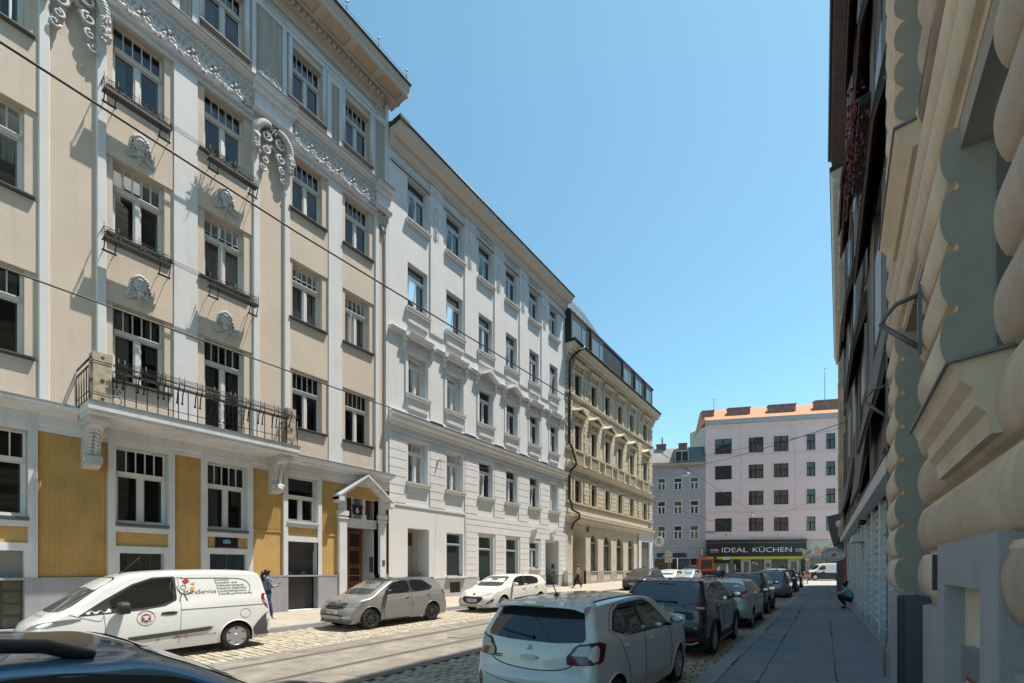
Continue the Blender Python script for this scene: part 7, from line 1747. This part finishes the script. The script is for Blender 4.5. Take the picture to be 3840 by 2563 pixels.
def dev(x, y, z, mat, label):
    mb = MB(); mb.box(-.07,.07,-.05,.05,-.08,.08); m2 = MB(); m2.tube([(0,0,.08),(0,0,.3)], .015, 4)
    small('wire_fitting', label, 'fitting', [('box',mat,mb),('hanger',IRON,m2)], (x,y,z), 0, 'fittings on the tram wires')
dev(-10.6,57.4,5.85,M('fitting_red',(.35,.05,.04)),'small red fitting hanging on a tram wire before the pink house'); dev(-5.6,59.6,5.7,M('fitting_yellow',(.55,.45,.05)),'small yellow fitting hanging on a tram wire before the pink house')
dev(-8.0,59.5,5.35,IRON,'small black fitting on the lowest tram wire left of the yellow one'); dev(-3.4,61.2,5.3,IRON,'small black fitting on the lowest tram wire near the right wall')
GALV = M('galvanised', (.30,.31,.32), .45, metal=.5); SRED = M('sign_red', (.42,.025,.025), .4); SWHT = M('sign_face_white', (.60,.60,.58), .45); SGRY = M('sign_face_grey', (.50,.51,.53), .45)
# tram stop sign: red post, arm and oval board
t = thing('tram_stop_sign', 'oval tram stop sign on a leaning red post by the shop front', 'tram stop sign', (.24,27.7,zr(27.7,0)+.13))
mb = MB(); mb.tube([(.08,0,0),(.05,0,1.0),(.0,0,2.2),(-.05,0,2.55)], .045, 8); mb.tube([(.0,0,2.12),(-.5,0,2.08)], .05, 6); mb.build('post', SRED, t)
oc = (-.43,-.06,2.36)
mb = MB(); mb.ext([(oc[0]+.52*cos(a*pi/20),oc[2]+.34*sin(a*pi/20)) for a in range(40)], 'y', -.06, -.02); bo = mb.build('board_rim', SRED, t)
mb = MB(); mb.ext([(oc[0]+.49*cos(a*pi/20),oc[2]+.31*sin(a*pi/20)) for a in range(40)], 'y', -.066, -.06); mb.build('board', SGRY, bo)
for word, top in (('STRASSENBAHN',1),('HALTESTELLE',0)):
    n_ = len(word)
    for k, ch in enumerate(word):
        a = pi/2-(k-(n_-1)/2)*.185 if top else -pi/2+(k-(n_-1)/2)*.175
        x, z = oc[0]+.40*cos(a), oc[2]+.235*sin(a); sl_ = atan2(.235*cos(a)*1.0, .40*sin(a)) if False else 0
        rot = atan2(-.235*cos(a), .40*sin(a))*1. if top else atan2(.235*cos(a), -.40*sin(a))
        txt('lettering', ch, bo, (x,-.069,z), (pi/2,rot if False else 0,0) if False else (pi/2, -rot, 0), .115, PBLK, .002, .85)
mb = MB()
mb.ext([(oc[0]-.14,oc[2]-.02),(oc[0]+.02,oc[2]+.08),(oc[0]+.12,oc[2]+.08),(oc[0]+.06,oc[2]+.04),(oc[0]+.14,oc[2]+.02),(oc[0]-.02,oc[2]-.08),(oc[0]-.12,oc[2]-.08),(oc[0]-.06,oc[2]-.04)], 'y', -.071, -.066); mb.build('emblem', SRED, bo)
mb = MB(); mb.ext([(-.85,2.76),(-.30,2.72),(-.30,2.62),(-.85,2.66)], 'y', -.05, -.02); mb.build('line_plate', SWHT, t)
# end-of-zone sign with give-way sign
t = thing('road_sign', 'striped pole with give way triangle under an end of 30 zone sign', 'road sign', (-2.8,60.0,zr(60,0)+.13))
t.scale = (1.4,1.4,1.22)
mb = MB(); mb.tube([(0,0,0),(0,0,3.1)], .035, 8); mb.build('pole', GALV, t)
mb = MB(); mb.box(-.32,.32,-.055,-.04,2.45,3.15); b_ = mb.build('zone_sign', SWHT, t)
mb = MB(); mb.tube([(.22*cos(k*pi/12),-.058,2.88+.22*sin(k*pi/12)) for k in range(24)], .012, 4, 0, True); mb.build('ring', M('sign_mark_grey',(.16,.16,.17)), b_)
txt('lettering', '30', b_, (0,-.06,2.88), (pi/2,0,0), .26, MATS['sign_mark_grey'], .002); txt('lettering', 'Zone', b_, (.02,-.06,2.55), (pi/2,0,0), .19, PBLK, .002)
mb = MB(); mb.tube([(-.30,-.06,2.48),(.29,-.06,3.13)], .022, 4); mb.build('slash', PBLK, b_)
mb = MB(); mb.ext([(-.36,2.44),(.36,2.44),(0,1.86)], 'y', -.055, -.04); tr = mb.build('give_way_sign', SRED, t)
mb = MB(); mb.ext([(-.23,2.375),(.23,2.375),(0,2.0)], 'y', -.06, -.055); mb.build('face', SWHT, tr)
mb = MB()
for k in range(4): mb.lathe([(.038,1.2+k*.16),(.038,1.28+k*.16)], n=8)
mb.build('red_band', SRED, t)
BINO = M('bin_orange', (.62,.12,.02), .45)
t = thing('litter_bin', 'orange and white litter bin strapped to the road sign pole', 'litter bin', (-2.8,59.75,zr(60,0)+.78))
t.scale = (1.35,1.35,1.2)
mb = MB(); mb.ext([(-.22,0),(.22,0),(.22,.52),(.15,.66),(0,.70),(-.15,.66),(-.22,.52)], 'y', -.16, .14); mb.build('body', M('bin_grey_white',(.50,.50,.48),.5), t)
mb = MB(); mb.box(-.20,.20,-.17,-.16,.33,.50); mb.box(-.20,.20,-.17,-.16,.04,.17); mb.build('band', BINO, t)
mb = MB(); mb.ext([(-.14,.54),(.14,.54),(.1,.63),(0,.655),(-.1,.63)], 'y', -.172, -.158); mb.build('opening', WELL, t)
# backs of two signs by the left corner
t = thing('road_sign', 'pair of pale square sign backs on a pole at the left corner', 'road sign', (-13.35,44.6,zr(44)+.13))
mb = MB(); mb.tube([(0,0,0),(0,0,3.05)], .035, 8); mb.build('pole', GALV, t)
for x in (-.19,.19):
    for z in (1.95, 2.5): mb = MB(); mb.box(x-.175,x+.175,-.05,-.035,z,z+.5); mb.build('sign_back', M('sign_back_beige',(.42,.38,.31),.6), t)
# junction cabinet
t = thing('junction_box', 'white electric cabinet on a stone base beside the white house doorway', 'electric cabinet', (-16.72,30.55,zr(30.5)+.13))
mb = MB(); mb.box(-.2,.2,-.3,.3,.42,1.28); cb = mb.build('cabinet', M('cabinet_white',(.55,.55,.54),.5), t); mb = MB(); mb.box(-.22,.22,-.32,.32,0,.42); mb.build('base', M('base_tan',(.34,.30,.25),.9,var=.2), t)
for y in (-.16,.12): piece('vent', M('vent_grey',(.2,.2,.2)), cb, .2,.206,y,y+.14,1.0,1.12)
# street tables before the shop
t = thing('cafe_table', 'small black table standing before the kitchen shop window', 'table', (-10.0,65.9,.79))
mb = MB(); mb.box(-.5,.5,-.3,.3,.70,.74); mb.build('top', IRON, t)
for x in (-.45,.45):
    for y in (-.25,.25): mb = MB(); mb.tube([(x,y,0),(x,y,.7)], .02, 5); mb.build('leg', IRON, t)

# ---------------------------------------------------------------- people
SKIN1 = M('skin_tan', (.36,.20,.13), .55); SKIN2 = M('skin_light', (.47,.27,.19), .55); HAIRB = M('hair_black', (.012,.009,.008), .45, var=.3, vs=40); HAIRR = M('hair_auburn', (.13,.04,.018), .45, var=.3, vs=40)
def skin(name, chains, mat, parent, sub=2, root=None):
    """one continuous surface grown over connected joints; chains = list of lists of (point, radius)"""
    vs = []; es = []; rad = []; idx = {}
    def V(p, r):
        k = tuple(round(q, 4) for q in p)
        if k not in idx: idx[k] = len(vs); vs.append(p); rad.append(r)
        return idx[k]
    for ch in chains:
        ids = [V(p, r) for p, r in ch]
        for a, b in zip(ids[:-1], ids[1:]):
            if a != b: es.append((a, b))
    me = bpy.data.meshes.new(name); me.from_pydata(vs, es, []); me.materials.append(mat)
    o = bpy.data.objects.new(name, me); COL.objects.link(o); o.modifiers.new('s', 'SKIN'); sd = o.modifiers.new('u', 'SUBSURF'); sd.levels = sub; sd.render_levels = sub
    for i, v in enumerate(me.skin_vertices[0].data): v.radius = (rad[i]*(1 if not isinstance(rad[i], tuple) else 1),)*2 if not isinstance(rad[i], tuple) else rad[i]; v.use_root = (i == 0)
    o.modifiers['s'].use_smooth_shade = True
    m2 = bpy.data.meshes.new_from_object(o.evaluated_get(bpy.context.evaluated_depsgraph_get())); COL.objects.unlink(o); bpy.data.objects.remove(o)
    for p in m2.polygons: p.use_smooth = True
    return link(name, m2, parent)
def hand_chains(w_, d, curl, sgn=1):
    """five fingers and a thumb-side root from wrist w_ pointing along d"""
    d = Vector(d).normalized(); up = Vector((0,0,1)); s_ = d.cross(up).normalized()*sgn; u = s_.cross(d).normalized()*sgn
    palm = Vector(w_)+d*.05; out = [[(Vector(w_), .024), (palm, .03)]]
    for k, l in enumerate((.062,.072,.068,.052)):
        b = palm+d*.035+s_*(.028-.018*k); m_ = b+d*l*.5-u*curl*.012*(1+.15*k); e = m_+d*l*.42-u*curl*.03
        out.append([(palm, .03), (b, .011), (m_, .0095), (e, .008)])
    tb = Vector(w_)+d*.025+s_*.03; te = tb+d*.035+s_*.02+u*.006; out.append([(palm, .03), (tb, .012), (te, .0105), (te+d*.022-u*curl*.006, .009)])
    return out
def person(label, loc, rz, J, clothes, hair, skm, h, extras=None, group=None):
    """J: joint positions in metres for an upright frame, facing +Y"""
    t = thing('person', label, 'person', loc, rz, group); v = {k: Vector(p) for k, p in J.items()}
    L_ = [[(v['pelvis'], .105), (v['waist'], .10), (v['chest'], .125), (v['neck'], .055), (v['chin'], .07), (v['head'], .088), (v['crown'], .062)]]
    for s_ in 'lr':
        L_.append([(v['chest'], .125), (v['sh'+s_], .055), (v['el'+s_], .042), (v['wr'+s_], .027)]); L_ += hand_chains(v['wr'+s_], v['hd'+s_], 1., 1 if s_ == 'r' else -1)
        L_.append([(v['pelvis'], .105), (v['hp'+s_], .085), (v['kn'+s_], .058), (v['an'+s_], .038), (v['to'+s_], .032)])
    f = (v['face']-v['head']).normalized(); L_.append([(v['head'], .088), (v['head']+f*.092-Vector((0,0,.03)), .014)])
    skin('body', L_, skm, t)
    for nm, mat, chs in clothes(v): skin(nm, chs, mat, t)
    side = f.cross(Vector((0,0,1))).normalized(); up_ = side.cross(f)
    mb = MB(); hc = v['head']+Vector((0,0,.025))-f*.025; mb.ball(hc, (.092,.10,.10), 0, 12, 9)
    mb.v = [q for q in mb.v]
    for i, q in enumerate(mb.v):
        d = Vector(q)-hc
        if d.dot(f) > .045 and d.z < .05: mb.v[i] = tuple(Vector(q)-f*(d.dot(f)-.045)-Vector((0,0,0)))
    for kind, off, rr in hair[1]:
        mb.ball(v['head']+f*off[0]+Vector((0,0,off[1])), rr, 0, 10, 7)
    mb.build('hair', hair[0], t)
    mb = MB()
    for sg in (-1, 1): mb.ball(v['head']+f*.083+side*.032*sg+Vector((0,0,.008)), (.012,.012,.007), 0, 6, 4)
    mb.build('eyes', M('eye_dark',(.02,.015,.012),.2), t)
    mb = MB(); mb.ball(v['head']+f*.082-Vector((0,0,.058)), (.02,.012,.008), 0, 8, 4); mb.build('mouth', M('lip_red',(.30,.09,.08),.4), t)
    if extras: extras(t, v)
    return t
def shoes(v, mat, r=.042):
    return [('shoe', mat, [[(v['an'+s_]-Vector((0,0,.03)), r*.8), (v['to'+s_]+(v['an'+s_]-v['to'+s_])*.3, r), (v['to'+s_]+(v['to'+s_]-v['an'+s_])*.12, r*.8)]]) for s_ in 'lr']
def trousers(v, mat, a=.105, b=.07, c_=.055):
    return [('trousers', mat, [[(v['waist']-Vector((0,0,.02)), .122), (v['pelvis'], .135)]]+[[(v['pelvis'], .135), (v['hp'+s_], a), (v['kn'+s_], b), (v['an'+s_]+(v['kn'+s_]-v['an'+s_])*.08, c_)] for s_ in 'lr'])]
def top(v, mat, sleeve=1., nm='shirt', r=.138):
    ch = [[(v['pelvis']-Vector((0,0,.04))*sleeve, r+.008), (v['waist'], r-.012), (v['chest'], r+.012), (v['neck']-Vector((0,0,.05)), .075)]]
    if sleeve > 0:
        for s_ in 'lr': 
            e = v['el'+s_]+(v['wr'+s_]-v['el'+s_])*.85
            ch.append([(v['chest'], r+.012), (v['sh'+s_], .075), (v['el'+s_], .058), (e, .042)] if sleeve == 1 else [(v['chest'], r+.012), (v['sh'+s_], .078), (v['sh'+s_]+(v['el'+s_]-v['sh'+s_])*.6, .07)])
    return [(nm, mat, ch)]
def stand(h, stride=.0, arms='down', lean=0.):
    k = h/1.65; J = dict(pelvis=(0,0,.92),waist=(0,.01,1.08),chest=(0,.0+lean,1.28),neck=(0,.01+lean,1.42),chin=(0,.045+lean,1.475),head=(0,.03+lean,1.545),crown=(0,.015+lean,1.60),face=(0,1,1.5),
        shl=(-.16,0+lean,1.36),shr=(.16,0+lean,1.36),hpl=(-.085,0,.86),hpr=(.085,0,.86))
    J.update(knl=(-.09,stride*.55+.03,.47),anl=(-.09,stride,.075+.0*stride),tol=(-.095,stride+.15,.035),knr=(.09,-stride*.25+.05,.47),anr=(.09,-stride*.95,.085+stride*.15),tor=(.095,-stride*.95+.14,.035))
    if arms == 'down': J.update(ell=(-.21,-.04,1.1),wrl=(-.22,.02,.86),hdl=(0,.15,-1),elr=(.21,-.04,1.1),wrr=(.22,.02,.86),hdr=(0,.15,-1))
    elif arms == 'swing': J.update(ell=(-.21,-.10,1.11),wrl=(-.21,-.12,.87),hdl=(0,-.1,-1),elr=(.21,.04,1.1),wrr=(.2,.16,.90),hdr=(0,.4,-1))
    elif arms == 'phone': J.update(ell=(-.20,.06,1.10),wrl=(-.07,.26,1.10),hdl=(.3,1,.25),elr=(.20,.06,1.10),wrr=(.08,.28,1.13),hdr=(-.2,1,.3))
    return {q: (p[0]*k, p[1]*k, p[2]*k) for q, p in J.items()}
def plaid():
    m = M('plaid_blue', (.05,.10,.24), .9); t_ = m.node_tree; p = t_.nodes['Principled BSDF']; tc = t_.nodes.new('ShaderNodeTexCoord'); L = t_.links.new
    a = t_.nodes.new('ShaderNodeTexWave'); a.bands_direction = 'Z'; a.inputs['Scale'].default_value = 5; b = t_.nodes.new('ShaderNodeTexWave'); b.bands_direction = 'DIAGONAL'; b.inputs['Scale'].default_value = 5
    L(tc.outputs['Object'], a.inputs[0]); L(tc.outputs['Object'], b.inputs[0]); q = t_.nodes.new('ShaderNodeMath'); q.operation = 'ADD'; L(a.outputs['Fac'], q.inputs[0]); L(b.outputs['Fac'], q.inputs[1])
    r = t_.nodes.new('ShaderNodeValToRGB'); e = r.color_ramp.elements; e[0].position = .25; e[1].position = .95; e[0].color = (.018,.04,.11,1); e[1].color = (.30,.36,.46,1)
    d = t_.nodes.new('ShaderNodeMath'); d.operation = 'MULTIPLY'; d.inputs[1].default_value = .5; L(q.outputs[0], d.inputs[0]); L(d.outputs[0], r.inputs[0]); L(r.outputs[0], p.inputs['Base Color']); return m
JEAN = M('jeans_blue', (.03,.055,.12), .85, var=.2, vs=8); SNEAK = M('sneaker_white', (.65,.63,.60), .6); PHONE = M('phone_black', (.015,.015,.018), .2)
def phone_at(nm, off, rot):
    def f(t, v):
        mb = MB(); mb.box(-.037,.037,-.005,.005,-.075,.075); o = mb.build('phone', PHONE, None, None); o.parent = t
        p = (v['wrl']+v['wrr'])/2+Vector(off); o.location = p; o.rotation_euler = rot
    return f
person('woman in blue plaid shirt and jeans looking at her phone beside the white van', (-14.97,7.30,zr(7.3)+.13), 0, stand(1.60,.22,'phone'), lambda v: top(v, plaid(), 1, 'shirt', .15)+trousers(v, JEAN, .115, .078, .055)+shoes(v, SNEAK, .05), (HAIRB, [('b',(-.02,.05),(.098,.105,.085)),('p',(-.14,.0),(.06,.06,.07)),('p',(-.17,-.10),(.05,.05,.11)),('p',(-.16,-.2),(.035,.035,.07))]), SKIN1, 1.6, phone_at('p',(.02,.12,.06),(-.9,0,0)))
person('woman in white top and dark red trousers walking past the archway', (-15.3,29.5,zr(29.5)+.21), 2.25, stand(1.66,.34,'swing'), lambda v: top(v, M('tank_top_white',(.62,.58,.54),.85), 0, 'top', .122)+trousers(v, M('maroon_trousers',(.045,.012,.014),.85), .115, .10, .10)+shoes(v, PLAST, .04), (HAIRR, [('b',(-.02,.04),(.098,.105,.095)),('p',(-.09,.10),(.055,.055,.05))]), SKIN2, 1.66)
# woman crouching against the shop step (facing the street)
J = dict(pelvis=(0,-.10,.34),waist=(0,-.06,.47),chest=(0,.03,.64),neck=(0,.09,.76),chin=(0,.14,.80),head=(0,.145,.86),crown=(0,.13,.915),face=(0,1.,.62),shl=(-.16,.05,.71),shr=(.16,.05,.71),
    ell=(-.17,.24,.56),wrl=(-.07,.44,.60),hdl=(.2,1,.1),elr=(.17,.24,.56),wrr=(.07,.46,.61),hdr=(-.2,1,.15),hpl=(-.09,-.06,.32),hpr=(.09,-.06,.32),knl=(-.12,.31,.47),knr=(.12,.31,.47),anl=(-.10,.05,.09),anr=(.10,.05,.09),tol=(-.11,.21,.035),tor=(.11,.21,.035))
person('woman in turquoise shirt and black leggings crouching on the right pavement with her phone', (.33,23.6,zr(23.6,0)+.13), pi/2, J, lambda v: top(v, M('turquoise_shirt',(.12,.42,.44),.85), .5, 'shirt', .145)+trousers(v, M('black_leggings',(.008,.008,.010),.8), .105, .08, .05)+shoes(v, PLAST, .045), (HAIRB, [('b',(-.03,.04),(.10,.105,.09)),('p',(-.10,.09),(.075,.075,.055))]), SKIN2, 1.6, phone_at('p',(.0,.14,.05),(-.8,0,0))).scale = (1.14,1.14,1.14)
# passers-by before the kitchen shop
SH = lambda m: M(*m)
person('woman in white shirt and dark blue trousers walking before the kitchen shop', (-12.75,63.9,.80), -pi/2+FA, stand(1.62,.3,'swing'), lambda v: top(v, M('tee_white',(.6,.6,.6),.85), .5)+trousers(v, M('dark_blue_dungarees',(.02,.03,.07),.85))+shoes(v, SNEAK), (HAIRB, [('p',(-.09,-.08),(.08,.06,.16))]), SKIN2, 1.62)
person('man in pale blue shirt, shorts and turquoise cap walking before the kitchen shop', (-11.75,64.0,.80), -pi/2+FA, stand(1.78,.3,'swing'), lambda v: top(v, M('shirt_pale_blue',(.30,.36,.48),.85), .5)+[('shorts', M('shorts_pale',(.42,.41,.40),.85), [[(v['waist'], .125), (v['pelvis'], .14)]]+[[(v['pelvis'], .14), (v['hp'+s_], .11), (v['hp'+s_]+(v['kn'+s_]-v['hp'+s_])*.85, .095)] for s_ in 'lr'])]+shoes(v, SNEAK), (M('cap_turquoise',(.05,.38,.45),.8), [('p',(.08,.06),(.06,.08,.02))]), SKIN2, 1.78)
person('man in teal shirt and black trousers behind the man with the turquoise cap', (-10.95,64.9,.80), -pi/2+FA, stand(1.72,.2,'down'), lambda v: top(v, M('shirt_teal',(.03,.30,.33),.85), .5)+trousers(v, M('black_trousers',(.012,.012,.014),.85))+shoes(v, PLAST), (M('hair_grey_short',(.25,.2,.17),.6), []), SKIN2, 1.72)
person('person in orange top standing behind the graphite crossover', (-14.2,40.2,zr(40.2)+.13), .6, stand(1.62,.1,'down'), lambda v: top(v, M('orange_top',(.5,.12,.03),.85), .5)+trousers(v, JEAN)+shoes(v, SNEAK), (HAIRB, []), SKIN1, 1.62)
